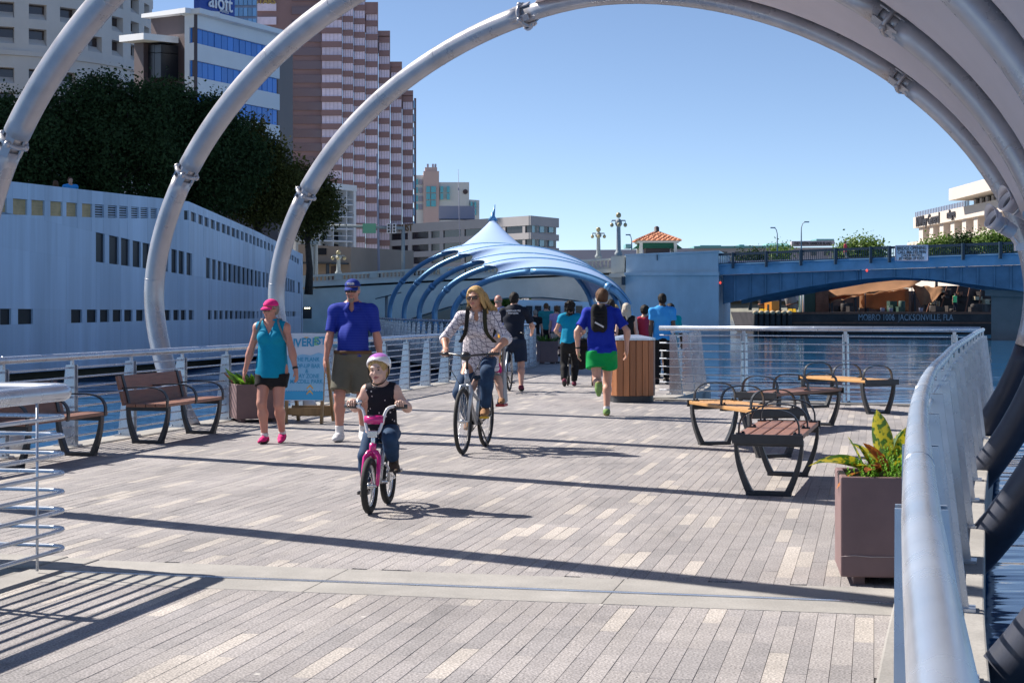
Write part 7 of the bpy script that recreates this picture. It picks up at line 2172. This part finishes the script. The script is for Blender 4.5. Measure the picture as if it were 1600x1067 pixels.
# ------------------------------------------------------------------ bicycles
M_tyre2 = mat('bike_tyre', (.02, .02, .02), .8, bump=.2, bscale=60); M_alu = mat('aluminium', (.62, .63, .65), .25, .9); M_chrome = mat('spoke_steel', (.70, .70, .72), .25, .9)
M_bpink = mat('bike_pink', (.62, .01, .20), .25, coat=.6); M_bwhite = mat('bike_white', (.75, .74, .76), .25, coat=.6); M_bblk = mat('bike_black', (.02, .02, .024), .3, coat=.4); M_bsil = mat('bike_silver', (.42, .46, .52), .3, .5)
def wheel(root, y, dia, tw, rimm, nsp=18, name='wheel'):
    r = dia / 2; c = Vector((0, y, r))
    h = MB(); h.lathe([(.012, -.05), (.012, -.03), (.022, -.03), (.022, .03), (.012, .03), (.012, .05)], c, 10, axis=(1, 0, 0)); wo = h.build(name, M_alu, root, local=True)
    def circ(rr_, n): return [c + Vector((0, math.cos(2 * math.pi * i / n) * rr_, math.sin(2 * math.pi * i / n) * rr_)) for i in range(n)]
    MB().tube(circ(r - tw, 40), tw, 10, closed=True).build('tyre', M_tyre2, wo, local=True)
    MB().tube(circ(r - 2.0 * tw - .006, 40), .009, 6, closed=True).build('rim', rimm, wo, local=True)
    sp_ = MB()
    for i in range(nsp):
        a = 2 * math.pi * i / nsp; q = c + Vector((0, math.cos(a), math.sin(a))) * (r - 2 * tw - .008); o = c + Vector((.028 if i % 2 else -.028, math.cos(a + .35) * .02, math.sin(a + .35) * .02)); sp_.tube([o, q], .0013 if dia > .5 else .0016, 4, caps=False)
    sp_.build('spokes', M_chrome, wo, local=True)
    return wo
def saddle(root, p, L_=.26, w=.15):
    C = Blob(.01, .03); p = V3(p); C.cone(p + V3(0, L_ * .35, 0), p + V3(0, -L_ * .5, -.005), w * .5, .022, dep=((0, 0, 1), .42)); C.ell(p + V3(0, L_ * .32, 0), (w * .55, L_ * .28, .035)); v, f, g = C.mesh(); put('saddle', v, f, [M_bblk], root)
def cranks(root, bb, cl, ang, px_, ringr, chain_to=None, m=None):
    b = MB(); b.tube([Vector((-.06, *bb)), Vector((.06, *bb))], .016, 8); b.lathe([(ringr, -.002), (ringr, .002)], (-.05, *bb), 24, axis=(1, 0, 0)); o = b.build('crankset', m or M_alu, root, local=True)
    for q, a in ((1, ang), (-1, ang + 180)):
        e = Vector((q * .075, bb[0] + math.cos(rad(a)) * cl, bb[1] + math.sin(rad(a)) * cl))
        MB().beam((q * .065, bb[0], bb[1]), e, .02, .014).build('crank_arm', m or M_alu, o, local=True)
        MB().box(e + Vector((q * .05, 0, 0)), (.085, .075, .022)).build('pedal', M_yel if q > 0 and cl > .12 else M_bblk, root, local=True)
    if chain_to:
        y2, z2, r2 = chain_to; b = MB()
        for s_ in (1, -1): b.tube([(-.05, bb[0], bb[1] + s_ * ringr), (-.05, y2, z2 + s_ * r2)], .005, 5)
        b.build('chain', M_bblk, root, local=True)

# ---- child on a pink bicycle
kb_loc, kb_yaw = (-0.986, 12.10, 0), -8
kb_ = thing('bicycle', 'small pink and white bicycle ridden by the helmeted child', 'bicycle', kb_loc, rad(kb_yaw))
WD, WBs = .41, .62
wheel(kb_, -.31, WD, .025, M_alu, 16, 'front_wheel'); wheel(kb_, .31, WD, .025, M_alu, 16, 'rear_wheel')
b = MB(); hd = Vector((0, -.20, .50)); bb = (.03, .20)
b.tube([hd, Vector((0, -.205, .475)), (0, -.19, .39)], .026, 10); b.build('head_tube', M_bpink, kb_, local=True)
b = MB(); b.tube([(0, -.195, .42), (0, -.1, .30), (0, .03, .20)], .022, 10); b.tube([(0, -.195, .45), (0, -.02, .33), (0, .10, .29)], .016, 10); b.tube([(0, .03, .20), (0, .13, .44)], .017, 8)
for q in (1, -1): b.tube([(q * .03, .04, .2), (q * .05, .31, .205)], .010, 8); b.tube([(q * .02, .11, .33), (q * .05, .31, .205)], .009, 8)
b.build('frame', M_bwhite, kb_, local=True)
b = MB(); b.tube([(0, -.20, .43), (0, -.21, .435)], .03, 8)
for q in (1, -1): b.tube([Vector(p) for p in ((0, -.205, .44), (q * .028, -.215, .435), (q * .052, -.23, .40), (q * .056, -.27, .30), (q * .056, -.31, .205))], [.022, .022, .019, .016, .013], 10)
b.build('fork', M_bpink, kb_, local=True)
b = MB(); hb = [(-.215, -.10, .765), (-.13, -.12, .765), (-.085, -.145, .735), (-.055, -.18, .62), (-.03, -.19, .575), (.03, -.19, .575), (.055, -.18, .62), (.085, -.145, .735), (.13, -.12, .765), (.215, -.10, .765)]
b.tube(smooth_path(hb, 4), .0115, 10); b.build('handlebar', M_bwhite, kb_, local=True)
b = MB(); b.box((0, -.195, .57), (.07, .06, .05)); b.tube([(0, -.19, .58), (0, -.20, .48)], .018, 8); b.build('stem', M_alu, kb_, local=True, bevel=.006)
b = MB(); b.tube([(-.07, -.155, .67), (.07, -.155, .67)], .034, 10); o = b.build('bar_pad', M_bpink, kb_, local=True)
for q in (1, -1): MB().tube([(q * .14, -.118, .765), (q * .235, -.096, .765)], .017, 8).build('grip', M_bblk, kb_, local=True)
b = MB(); b.ell((-.12, -.13, .80), (.026, .026, .022), 10); b.box((-.12, -.125, .78), (.02, .02, .03)); b.build('bell', M_alu, kb_, local=True)
saddle(kb_, (0, .15, .495), .22, .14); MB().tube([(0, .13, .43), (0, .148, .49)], .012, 8).build('seat_post', M_alu, kb_, local=True)
cranks(kb_, bb, .088, 100, .1, .05, (.31, .205, .03)); b = MB(); b.box((-.062, .15, .215), (.012, .26, .07)); b.build('chain_guard', M_bpink, kb_, local=True, bevel=.005)
pu = (0.03 + math.cos(rad(100)) * .088, .20 + math.sin(rad(100)) * .088); pd = (0.03 - math.cos(rad(100)) * .088, .20 - math.sin(rad(100)) * .088)
J = person('small child in a white and lilac helmet riding the pink bicycle', kb_loc, kb_yaw, 1.08, kid=True, sex='f', pelvis=(0, .12, .585), lean=10, head=(-8, 6, -5), vox=.0085, skin='pale',
           feet=[(.105, pu[0] + .02, pu[1] + .012, 12, 22), (-.105, pd[0] + .03, pd[1] + .012, 18, -8)], hands=[(.185, -.06, .795), (-.185, -.06, .795)], grip=((1, .1, 0), (1, -.1, 0)), knee=((.12, -1, .3), (-.12, -1, .2)), elbow=((.6, .5, -.9), (-.6, .5, -.9)),
           shirt=dict(mat=dots('navy_dots', (.012, .012, .02), (.6, .55, .55)), sleeve=0, hem=-.05, loose=.018, neck='crew', neckz=.03, flare=1.2, cap=.012, fold=.004), bottom=dict(mat=M_jean, length=1.85, loose=.010), shoes=dict(mat=cloth('brown_boot', (.10, .07, .05)), sole=M_bks, top=.05, size=.95),
           hair=dict(kind='short', mat=H_blond, thick=.035, fringe=1.2, noise=.012, slope=.35))
hp, hh, Rh = J['hp'], J['hh'], J['Rh']
C = Blob(.008, .02); C.ell(hp(0, .08, .20), V3(.45, .55, .42) * hh, Rh, clips=[(hp(0, -.12, .20), Rh @ V3(0, -.75, -1))]); C.ell(hp(0, .05, .2), V3(.36, .47, .34) * hh, Rh, sub=True, k=.004)
v, f, g = C.mesh(); zz = (v[f[:, 0]] - hp(0, 0, .47)) @ (Rh @ V3(0, .1, 1)); hm = put('helmet', v, f, [M_bwhite, mat('helmet_lilac', (.50, .16, .58), .3, coat=.5)], J['root'], np.where(zz > 0, 1, 0))
b = MB()
for q in (1, -1): b.bar(smooth_path([Vector(hp(q * .41, .02, .12)), Vector(hp(q * .38, -.08, -.2)), Vector(hp(q * .22, -.22, -.46)), Vector(hp(0, -.30, -.53))], 4), .014, .006, Vector(Rh @ V3(0, 1, .3)))
b.build('chin_strap', M_strap, hm, local=True)
for q in (1, -1):
    b = MB()
    c_ = J['sL'] if q > 0 else J['sR']
    for k in range(9):
        a = rad(-70 + 20 * k); b.ell(Vector(c_ + V3(q * .0, math.sin(a) * .042, math.cos(a) * .045)), (.018, .014, .012), 7)
    b.build('sleeve_frill', cloth('frill', (.015, .015, .03)), J['root'], local=True)

# ---- woman on the silver bicycle with a child seat
wb_loc, wb_yaw = (-.394, 17.17, 0), -12
wb_ = thing('bicycle', 'black and silver bicycle with a child seat ridden by the blonde woman', 'bicycle', wb_loc, rad(wb_yaw))
wheel(wb_, -.52, .68, .021, M_bblk, 32, 'front_wheel'); wheel(wb_, .52, .68, .021, M_bblk, 32, 'rear_wheel')
b = MB(); b.tube([(0, -.34, .86), (0, -.37, .70)], .022, 10); b.tube([(0, -.365, .74), (0, -.15, .47), (0, .08, .28)], .025, 10); b.tube([(0, -.35, .80), (0, -.08, .60), (0, .17, .52)], .018, 10); b.tube([(0, .08, .28), (0, .24, .74)], .018, 10); b.build('frame', M_bsil, wb_, local=True)
b = MB()
for q in (1, -1): b.tube([(q * .03, .09, .28), (q * .06, .52, .34)], .010, 8); b.tube([(q * .02, .2, .62), (q * .06, .52, .34)], .009, 8)
b.build('rear_stays', M_bblk, wb_, local=True)
b = MB(); b.tube([(0, -.37, .71), (0, -.375, .68)], .026, 8)
for q in (1, -1): b.tube([Vector(p) for p in ((0, -.375, .70), (q * .05, -.385, .69), (q * .058, -.41, .62), (q * .056, -.52, .34))], [.022, .022, .019, .012], 10)
b.build('fork', M_bsil, wb_, local=True)
b = MB(); b.tube([(0, -.34, .84), (0, -.325, .98), (0, -.37, 1.0)], .014, 8); b.build('stem', M_bblk, wb_, local=True)
hb = [(-.31, -.22, 1.02), (-.2, -.28, 1.02), (-.1, -.35, 1.01), (0, -.375, 1.0), (.1, -.35, 1.01), (.2, -.28, 1.02), (.31, -.22, 1.02)]
MB().tube(smooth_path(hb, 5), .0115, 8).build('handlebar', M_bblk, wb_, local=True)
for q in (1, -1):
    MB().tube([(q * .21, -.275, 1.02), (q * .315, -.217, 1.02)], .017, 8).build('grip', M_bblk, wb_, local=True); MB().tube([(q * .17, -.30, 1.01), (q * .21, -.33, .99), (q * .28, -.30, .985)], .006, 5).build('brake_lever', M_bblk, wb_, local=True)
    MB().tube(smooth_path([Vector((q * .16, -.31, 1.0)), Vector((q * .15, -.48, .9)), Vector((q * .05, -.46, .72)), Vector((q * .02, -.42, .66))], 5), .004, 5).build('brake_cable', M_bblk, wb_, local=True)
b = MB(); b.ell((0, -.40, 1.0), (.06, .05, .05), 10); b.build('headlamp', M_bblk, wb_, local=True)
saddle(wb_, (0, .28, .86), .27, .18); MB().tube([(0, .24, .72), (0, .27, .84)], .014, 8).build('seat_post', M_alu, wb_, local=True)
CA = 205; cranks(wb_, (.08, .28), .17, CA - 50, .1, .09, (.52, .34, .04), M_bblk)
MB().beam((.03, .12, .27), (.10, .22, .03), .012, .012).build('kickstand', M_bblk, wb_, local=True)
b = MB()
for q in (1, -1): b.tube([(q * .06, .52, .36), (q * .07, .50, .70)], .006, 6); b.tube([(q * .07, .30, .72), (q * .07, .75, .72)], .006, 6)
b.build('rear_rack', M_bblk, wb_, local=True)
ca = rad(CA - 50); Lp = (.08 + math.cos(ca) * .17, .28 + math.sin(ca) * .17); Rp_ = (.08 - math.cos(ca) * .17, .28 - math.sin(ca) * .17)
J = person('blonde woman in a checked shirt and jeans riding the bicycle with a child seat', wb_loc, wb_yaw, 1.70, 'f', pelvis=(0, .26, .95), lean=20, twist=4, head=(-14, 5, -4), skin='tan', vox=.0105,
           feet=[(.12, Lp[0] + .05, Lp[1] + .012, 4, 6), (-.12, Rp_[0] + .05, Rp_[1] + .012, 14, -4)], hands=[(.27, -.165, 1.055), (-.27, -.165, 1.055)], grip=((1, .45, 0), (1, -.45, 0)), knee=((.25, -1, .3), (-.25, -1, .3)), elbow=((1, .4, -.6), (-1, .4, -.6)),
           shirt=dict(mat=plaid('white_check', (.72, .68, .72), (.05, .04, .10)), sleeve=1.12, hem=-.075, loose=.015, neck='collar', flare=1.0, fold=.007), bottom=dict(mat=M_jean, length=1.93, loose=.012), shoes=dict(mat=cloth('tan_sandal', (.30, .16, .08)), sole=mat('sandal_sole', (.35, .20, .06), .7)),
           hair=dict(kind='long', mat=H_blond, thick=.075, len=.62, blow=V3(.18, .35, 0), noise=.03, slope=.75, fringe=-.6))
hp, hh = J['hp'], J['hh']; b = MB(); rs_ = random.Random(8)
for i in range(110):
    a = rs_.uniform(-1, 1); q = 1 if a > 0 else -1
    x0 = a * .30; y0 = rs_.uniform(-.22, .35); z0 = .52 - .25 * abs(a) - .15 * max(0, y0)
    bl = rs_.uniform(.0, .35) + (.25 if q > 0 else .12)
    L_ = rs_.uniform(.45, 1.0)
    b.tube(smooth_path([Vector(hp(x0, y0, z0)), Vector(hp(q * (.40 + .04 * rs_.random()), y0 * .8 + .08, .12)), Vector(hp(q * (.43 + .25 * bl), y0 * .5 + .12 + .2 * bl, -.30)), Vector(hp(q * (.46 + .75 * bl), y0 * .4 + .15 + .45 * bl, -.30 - .55 * L_))], 3), [.008] * 6 + [.007, .006, .004, .002], 5)
b.build('hair_strands', H_blond, J['root'], local=True)
glasses(J, M_lensb, M_lensb, .085)
for q in (1, -1):
    sh = J['sL'] if q > 0 else J['sR']; a = J['nb'] + (sh - J['nb']) * .55
    strapline(J, [a + J['bk'] * .10 - J['up'] * .05, a + J['up'] * .088, a + J['up'] * .07 - J['bk'] * .07, J['chest'] - J['bk'] * .165 + J['lf'] * q * .11 + J['up'] * .02, J['chest'] - J['bk'] * .10 + J['lf'] * q * .185 - J['up'] * .13], .042, M_strap if q < 0 else cloth('strap_olive', (.035, .035, .02)), 'shoulder_strap')
C = Blob(.012, .04); c = J['chest'] + J['bk'] * .20; Rt_ = np.stack([J['lf'], J['bk'], J['up']], 1); C.ell(c, (.15, .09, .2), Rt_); C.ell(c - J['up'] * .1, (.16, .1, .14), Rt_); v, f, g = C.mesh(); put('backpack', v, f, [M_strap], J['root'])
for q in (1, -1):
    sp_, el, wr = J['arms'][0 if q > 0 else 1]; e = el + (wr - el) * .10; MB().lathe([(.048, -.025), (.058, -.022), (.058, .022), (.048, .025)], Vector(e), 14, axis=Vector(wr - el)).build('rolled_cuff', cloth('cuff', (.68, .66, .70)), J['root'], local=True)
# child seat and its passenger
M_seat = mat('seat_shell_grey', (.30, .31, .33), .5); M_pad = cloth('orange_pad', (.80, .40, .03)); M_tray = mat('red_footrest', (.42, .04, .05), .5)
cs = thing('child_bike_seat', 'grey child seat with an orange pad behind the blonde rider', 'child seat', wb_loc, rad(wb_yaw))
C = Blob(.012, .02)
for x in np.linspace(-.15, .15, 5): C.cone((x, .74 - .3 * x * x, .80), (x * .9, .86 - .6 * x * x, 1.30 - .8 * x * x), .022, .02)
for y in (.5, .6, .7): C.cone((-.15, y, .78), (.15, y, .78), .022, .022)
v, f, g = C.mesh(); put('shell', v, f, [M_seat], cs)
C = Blob(.012, .02)
for x in np.linspace(-.1, .1, 3): C.cone((x, .70, .84), (x, .81, 1.22), .02, .02)
v, f, g = C.mesh(); put('pad', v, f, [M_pad], cs)
for q in (1, -1):
    b = MB(); b.hexa([Vector(p) for p in ((q * .155, .38, .46), (q * .235, .38, .46), (q * .235, .58, .48), (q * .155, .58, .48), (q * .165, .52, .80), (q * .20, .52, .80), (q * .20, .66, .80), (q * .165, .66, .80))][::1]); b.build('leg_guard', M_seat, cs, local=True, bevel=.008)
    b = MB(); b.box((q * .20, .42, .455), (.10, .19, .03)); b.build('footrest', M_tray, cs, local=True, bevel=.008)
J2 = person('toddler passenger in pink shorts sitting in the child seat', wb_loc, wb_yaw, .98, 'f', kid=True, pelvis=(0.02, .63, .86), lean=-4, head=(0, 4, 0), vox=.011, skin='pale', feet=[(.20, .42, .475, 0, 8), (-.20, .42, .475, 0, -8)], hands=[(.10, .46, .93), (-.10, .46, .93)], knee=((.3, -1, .5), (-.3, -1, .5)),
            shirt=dict(mat=cloth('cream', (.6, .5, .45)), sleeve=.6, hem=-.04, loose=.014), bottom=dict(mat=M_pinkc, length=.75, loose=.016), shoes=dict(mat=cloth('tan_sandal', (.30, .16, .08))), hair=dict(kind='short', mat=H_blond, thick=.04, noise=.015))

# ---- woman in the pink cap
J = person('woman in a pink cap, turquoise top and black shorts walking forward', (-2.66, 18.1), -10, 1.60, 'f', fat=1.13, lean=2, head=(-24, 8, 3), skin='ruddy', vox=.0105,
           feet=[(.085, .10, .02, 14, 6), (-.06, -.07, 0, 0, -6)], hands=[(.315, -.10, .76), (-.315, -.02, .77)], elbow=((1, .6, -.1), (-1, .7, -.1)), knee=((.1, -1, 0), (-.1, -1, 0)),
           shirt=dict(mat=M_teal, sleeve=0, hem=-.065, loose=.016, neck='v', cap=.012, flare=.5), bottom=dict(mat=M_black, length=.52, loose=.020, flare=.012), shoes=dict(mat=M_pinkc, sole=M_bks, sock=M_shw, sockh=.12, lace=M_bks), hair=dict(kind='short', mat=H_grey, thick=.03))
cap(J, cloth('pink_cap', (.75, .03, .22))); glasses(J, M_lensb, M_lensb, .05); wristband(J, 0, M_bks)
for q in (1, -1):
    sh = J['sL'] if q > 0 else J['sR']; a = J['nb'] + (sh - J['nb']) * .66
    strapline(J, [a + J['bk'] * .08, a + J['up'] * .075, a + J['up'] * .04 - J['bk'] * .085, J['chest'] - J['bk'] * .07 + J['lf'] * q * .175 - J['up'] * .03], .022, M_grayc, 'shoulder_strap')

# ---- man in the blue cap
J = person('man in a blue cap, blue striped polo and olive shorts walking forward', (-1.80, 18.45), -4, 1.83, 'm', fat=1.03, belly=.95, lean=-1, head=(-3, 7, 0), skin='ruddy', vox=.0105,
           feet=[(.10, .14, .01, 14, 8), (-.13, -.12, 0, 0, -10)], hands=[(.32, .08, .86), (-.30, -.12, .84)], elbow=((1, .9, -.1), (-1, .9, -.1)),
           shirt=dict(mat=stripes('blue_stripe', (.008, .025, .30), (.03, .06, .36)), sleeve=.80, hem=-.005, loose=.014, neck='collar', cuff=1.05), bottom=dict(mat=M_khaki, length=.88, loose=.030, flare=.02), shoes=dict(mat=M_shw, sole=M_sole, sock=M_shw, sockh=.22, size=1.08, lace=M_grayc), hair=dict(kind='short', mat=H_grey, thick=.015))
cap(J, cloth('blue_cap', (.012, .035, .25)), brim=.95, front=cloth('emblem', (.45, .47, .55))); glasses(J, M_lens, M_sole, .07)
hp, hh, Rh = J['hp'], J['hh'], J['Rh']
C = Blob(.008, .02); C.ell(hp(0, -.36, -.42), V3(.13, .07, .12) * hh, Rh); C.ell(hp(0, -.42, -.20), V3(.14, .035, .03) * hh, Rh)
for q in (1, -1): C.cone(hp(q * .13, -.38, -.2), hp(q * .12, -.34, -.40), .025 * hh, .03 * hh)
v, f, g = C.mesh(noise=.002, nfreq=120); put('goatee', v, f, [H_grey], J['root'])
b = MB(); c_ = Vector(J['PV'] + J['up'] * .045); 
b.lathe([(.212, -.018), (.216, -.016), (.216, .016), (.212, .018)], (0, 0, 0), 28); 
for i, q in enumerate(b.v): b.v[i] = tuple(c_ + Vector((q[0] * 1.0, q[1] * .80 - .012, q[2])))
b.build('belt', cloth('belt', (.12, .07, .04)), J['root'], local=True)

# ---- runner with a black backpack
J = person('runner in a blue shirt and green shorts with a black backpack', (1.25, 22.75), 178, 1.80, 'm', fat=1.06, lean=9, head=(4, 0, -3), skin='fair', vox=.0105, pelvis=(0, .0, .93),
           feet=[(.05, .50, .34, 92, 4), (-.07, -.02, 0, 4, 0)], hands=[(.33, -.02, .92), (-.35, -.05, .93)], elbow=((1, .8, -.1), (-1, .8, -.1)), knee=((.0, -1, -.35), (-.0, -1, 0)),
           shirt=dict(mat=M_royal, sleeve=.74, hem=-.045, loose=.030, neck='crew', cuff=1.1), bottom=dict(mat=M_kelly, length=.56, loose=.030, flare=.04), shoes=dict(mat=cloth('lime_shoe', (.18, .30, .10)), sole=mat('olive_sole', (.22, .22, .05), .7), sock=M_shw, sockh=.12, lace=M_sole), hair=dict(kind='short', mat=H_brown, thick=.05, slope=.2))
pack(J, M_black, M_sole, w=.105, h=.20, d=.07, off=(.04, .03)); wristband(J, 0, M_bks)
hp = J['hp']; b = MB(); b.tube(smooth_path([Vector(hp(-.36, .0, -.1)), Vector(hp(-.30, .30, -.28)), Vector(hp(0, .47, -.33)), Vector(hp(.30, .30, -.28)), Vector(hp(.36, .0, -.1))], 5), .006, 6); b.build('neckband', M_sole, J['root'], local=True)

# ---- woman with curly hair and a pushchair
J = person('woman with dark curly hair in a turquoise tee and black trousers', (1.12, 31.6), 176, 1.66, 'f', fat=1.05, lean=4, head=(-10, 4, 0), skin='fair', vox=.014, face=False, feet=[(.10, .16, .05, 30, 0), (-.08, -.12, 0, 0, 0)], hands=[(.22, -.28, 1.0), (-.22, -.28, 1.0)],
           shirt=dict(mat=M_teal, sleeve=.45, hem=-.03, loose=.016), bottom=dict(mat=M_black, length=1.95, loose=.014), shoes=dict(mat=M_plum, sole=M_bks), hair=dict(kind='curly', mat=H_dark, thick=.07, noise=.03))
t = thing('pushchair', 'dark folding pushchair in front of the curly haired woman', 'pushchair', (1.35, 32.15, 0), rad(-4))
b = MB()
for q in (1, -1): b.tube([(q * .24, -.45, 1.0), (q * .24, -.25, .8), (q * .24, .35, .12)], .014, 6); b.tube([(q * .24, .15, .6), (q * .24, -.3, .12)], .014, 6)
b.build('frame', M_bblk, t, local=True)
for x in (-.24, .24):
    for y in (-.3, .36): MB().tube([Vector((x, y + math.cos(a) * .075, .09 + math.sin(a) * .075)) for a in np.linspace(0, 6.283, 17)[:-1]], .018, 8, closed=True).build('wheel', M_tyre2, t, local=True)
C = Blob(.016, .03); C.cone((-.16, .0, .5), (.16, .0, .5), .1, .1); C.cone((-.16, -.18, .85), (.16, -.18, .85), .08, .08); C.cone((0, -.1, .7), (0, .02, .5), .2, .2, dep=((0, 1, 0), .4)); v, f, g = C.mesh(); put('seat', v, f, [M_black], t)

# ---- cyclist seen from behind
cl = (-.12, 29.3, 0)
cb_ = thing('bicycle', 'dark city bicycle straddled by the man in the navy shirt', 'bicycle', cl, rad(172))
wheel(cb_, -.52, .69, .020, M_bblk, 28, 'front_wheel'); wheel(cb_, .52, .69, .020, M_bblk, 28, 'rear_wheel')
b = MB(); b.tube([(0, -.34, .88), (0, -.37, .72)], .022, 8); b.tube([(0, -.365, .76), (0, .08, .28)], .022, 8); b.tube([(0, -.345, .82), (0, .22, .78)], .018, 8); b.tube([(0, .08, .28), (0, .25, .86)], .018, 8)
for q in (1, -1): b.tube([(q * .03, .09, .28), (q * .06, .52, .345)], .010, 6); b.tube([(q * .02, .22, .76), (q * .06, .52, .345)], .009, 6)
b.build('frame', M_bsil, cb_, local=True)
b = MB()
for q in (1, -1): b.tube([(q * .02, -.375, .72), (q * .056, -.40, .66), (q * .056, -.52, .345)], .014, 8)
b.build('fork', M_bsil, cb_, local=True)
MB().tube(smooth_path([(-.30, -.25, 1.06), (-.15, -.36, 1.05), (0, -.37, 1.0), (.15, -.36, 1.05), (.30, -.25, 1.06)], 4), .012, 8).build('handlebar', M_bblk, cb_, local=True)
for q in (1, -1): MB().tube([(q * .21, -.31, 1.06), (q * .31, -.245, 1.06)], .017, 8).build('grip', M_bblk, cb_, local=True)
MB().tube([(0, -.345, .85), (0, -.36, 1.0)], .014, 8).build('stem', M_bblk, cb_, local=True)
saddle(cb_, (0, .28, .93), .27, .19); MB().tube([(0, .25, .85), (0, .27, .92)], .014, 8).build('seat_post', M_alu, cb_, local=True); cranks(cb_, (.08, .28), .17, 40, .1, .09, (.52, .345, .04), M_bblk)
J = person('man in a navy shirt and shorts standing over a bicycle, seen from behind', (.03, 29.7), 174, 1.82, 'm', fat=1.10, lean=10, head=(-6, 2, 0), skin='fair', vox=.0135, face=False, feet=[(.26, -.1, 0, 0, 0), (-.16, .22, .02, 10, 0)], hands=[(.30, -.48, 1.08), (-.30, -.42, 1.08)],
           shirt=dict(mat=M_navy, sleeve=.75, hem=-.03, loose=.024), bottom=dict(mat=cloth('navy_shorts', (.015, .025, .05)), length=.9, loose=.03, flare=.02), shoes=dict(mat=M_plum, sole=M_bks), hair=dict(kind='short', mat=H_dark, thick=.035, slope=.2))
tm_ = J['root'].matrix_basis @ Matrix.Translation(Vector(J['chest'] + J['bk'] * .148 + J['up'] * .085)) @ Matrix((Vector(-J['lf']), Vector(J['up']), Vector(J['bk']))).transposed().to_4x4()
text('shirt_print', 'HERITAGE TRI\nmetropolis', .042, tm_, M_wtxt, J['root'], .002, bold=.001)
J = person('bald man in a pale blue shirt walking beyond the cyclist', (-.28, 33.5), 178, 1.80, 'm', fat=1.08, head=(8, 4, 0), skin='ruddy', vox=.016, face=False, feet=[(.1, .12, .02, 16, 0), (-.1, -.12, 0, 0, 0)], shirt=dict(mat=M_bluegrey, sleeve=.75, hem=-.04, loose=.024), bottom=dict(mat=M_khaki, length=.85, loose=.024), shoes=dict(mat=M_shw), hair=dict(kind='bald', mat=H_grey))

# ---- people gathered at the railing and farther on
LP = [('dark haired person half hidden behind the runner', (2.02, 33.4), 175, 1.70, 'm', 'tan', M_navy, M_black, dict(kind='short', mat=H_dark, thick=.06)),
      ('woman with long ash blonde hair in a black top', (2.30, 32.8), 180, 1.62, 'f', 'pale', M_black, M_black, dict(kind='long', mat=H_ash, thick=.06, len=.75, blow=V3(0, .12, 0))),
      ('short blonde woman left of the ash blonde one', (2.25, 35.6), 170, 1.60, 'f', 'fair', M_navy, M_jean, dict(kind='pony', mat=H_blond, thick=.05)),
      ('woman with dark bobbed hair in a raspberry top', (2.68, 33.0), 182, 1.58, 'f', 'tan', M_redc, M_black, dict(kind='short', mat=H_dark, thick=.09)),
      ('tall man in a light blue tee shirt at the curved railing', (3.0, 32.6), 176, 1.82, 'm', 'brown', M_cyan, M_black, dict(kind='short', mat=H_dark, thick=.03)),
      ('shorter person in turquoise beside the tall man in light blue', (3.24, 33.4), 190, 1.62, 'm', 'brown', cloth('aqua', (.0, .35, .40)), M_grayc, dict(kind='short', mat=H_dark, thick=.05)),
      ('person in a black shirt under the far canopy', (.72, 51.0), 180, 1.5, 'm', 'tan', M_black, M_grayc, dict(kind='short', mat=H_grey, thick=.03)),
      ('man in a teal shirt under the far canopy', (1.12, 53.5), 175, 1.72, 'm', 'fair', cloth('dull_teal', (.02, .22, .24)), M_black, dict(kind='short', mat=H_brown, thick=.03)),
      ('woman in a lilac top under the far canopy', (1.42, 52.0), 185, 1.62, 'f', 'fair', M_lil_c, M_grayc, dict(kind='short', mat=H_brown, thick=.06))]
for lb, lc, yw, H_, sx, sk, sm, bm_, hr_ in LP:
    tank = 'raspberry' in lb or 'ash' in lb
    person(lb, lc, yw, H_, sx, skin=sk, vox=.018, face=False, head=(random.Random(lb).uniform(-12, 12), 2, 0), feet=[(.1, .06, 0, 0, 6), (-.1, -.06, 0, 0, -6)], shirt=dict(mat=sm, sleeve=0 if tank else .6, hem=-.04, loose=.02, cap=.012), bottom=dict(mat=bm_, length=1.9 if bm_ is not M_grayc else .85, loose=.018), shoes=dict(mat=M_black), hair=hr_)
person('pedestrian in a red shirt crossing the steel span', P(1321, 412, 128)[:], 60, 1.78, 'm', skin='tan', vox=.03, face=False, feet=[(.1, .15, 0, 0, 0), (-.1, -.15, 0, 0, 0)], shirt=dict(mat=M_redc, sleeve=.7, hem=-.04, loose=.02), bottom=dict(mat=M_grayc, length=1.9, loose=.02), shoes=dict(mat=M_black), hair=dict(kind='short', mat=H_dark, thick=.05))
q = wall_pt(190, 303, -2.0); person('man in a blue shirt standing behind the white wall parapet', (q.x, q.y, q.z - 1.15), 30, 1.78, 'm', skin='fair', vox=.024, face=False, shirt=dict(mat=M_cyan, sleeve=.6, hem=-.04, loose=.03), bottom=dict(mat=M_jean, length=1.9), shoes=dict(mat=M_black), hair=dict(kind='short', mat=H_brown, thick=.04))
q = wall_pt(168, 301, -2.0); person('person in shade beside the blue shirted man on the white wall', (q.x, q.y, q.z - 1.2), 200, 1.66, 'f', skin='tan', vox=.024, face=False, shirt=dict(mat=M_grayc, sleeve=.6, hem=-.04, loose=.02), bottom=dict(mat=M_black, length=1.9), shoes=dict(mat=M_black), hair=dict(kind='long', mat=H_brown, thick=.05))
J = person('worker in a green safety vest on the barge', P(1492, 487.5, 151.5)[:], 20, 1.75, 'm', skin='tan', vox=.03, face=False, shirt=dict(mat=cloth('hi_vis', (.15, .75, .25)), sleeve=0, hem=-.02, loose=.03), bottom=dict(mat=M_navy, length=1.9), shoes=dict(mat=M_black), hair=dict(kind='short', mat=H_dark, thick=.06))
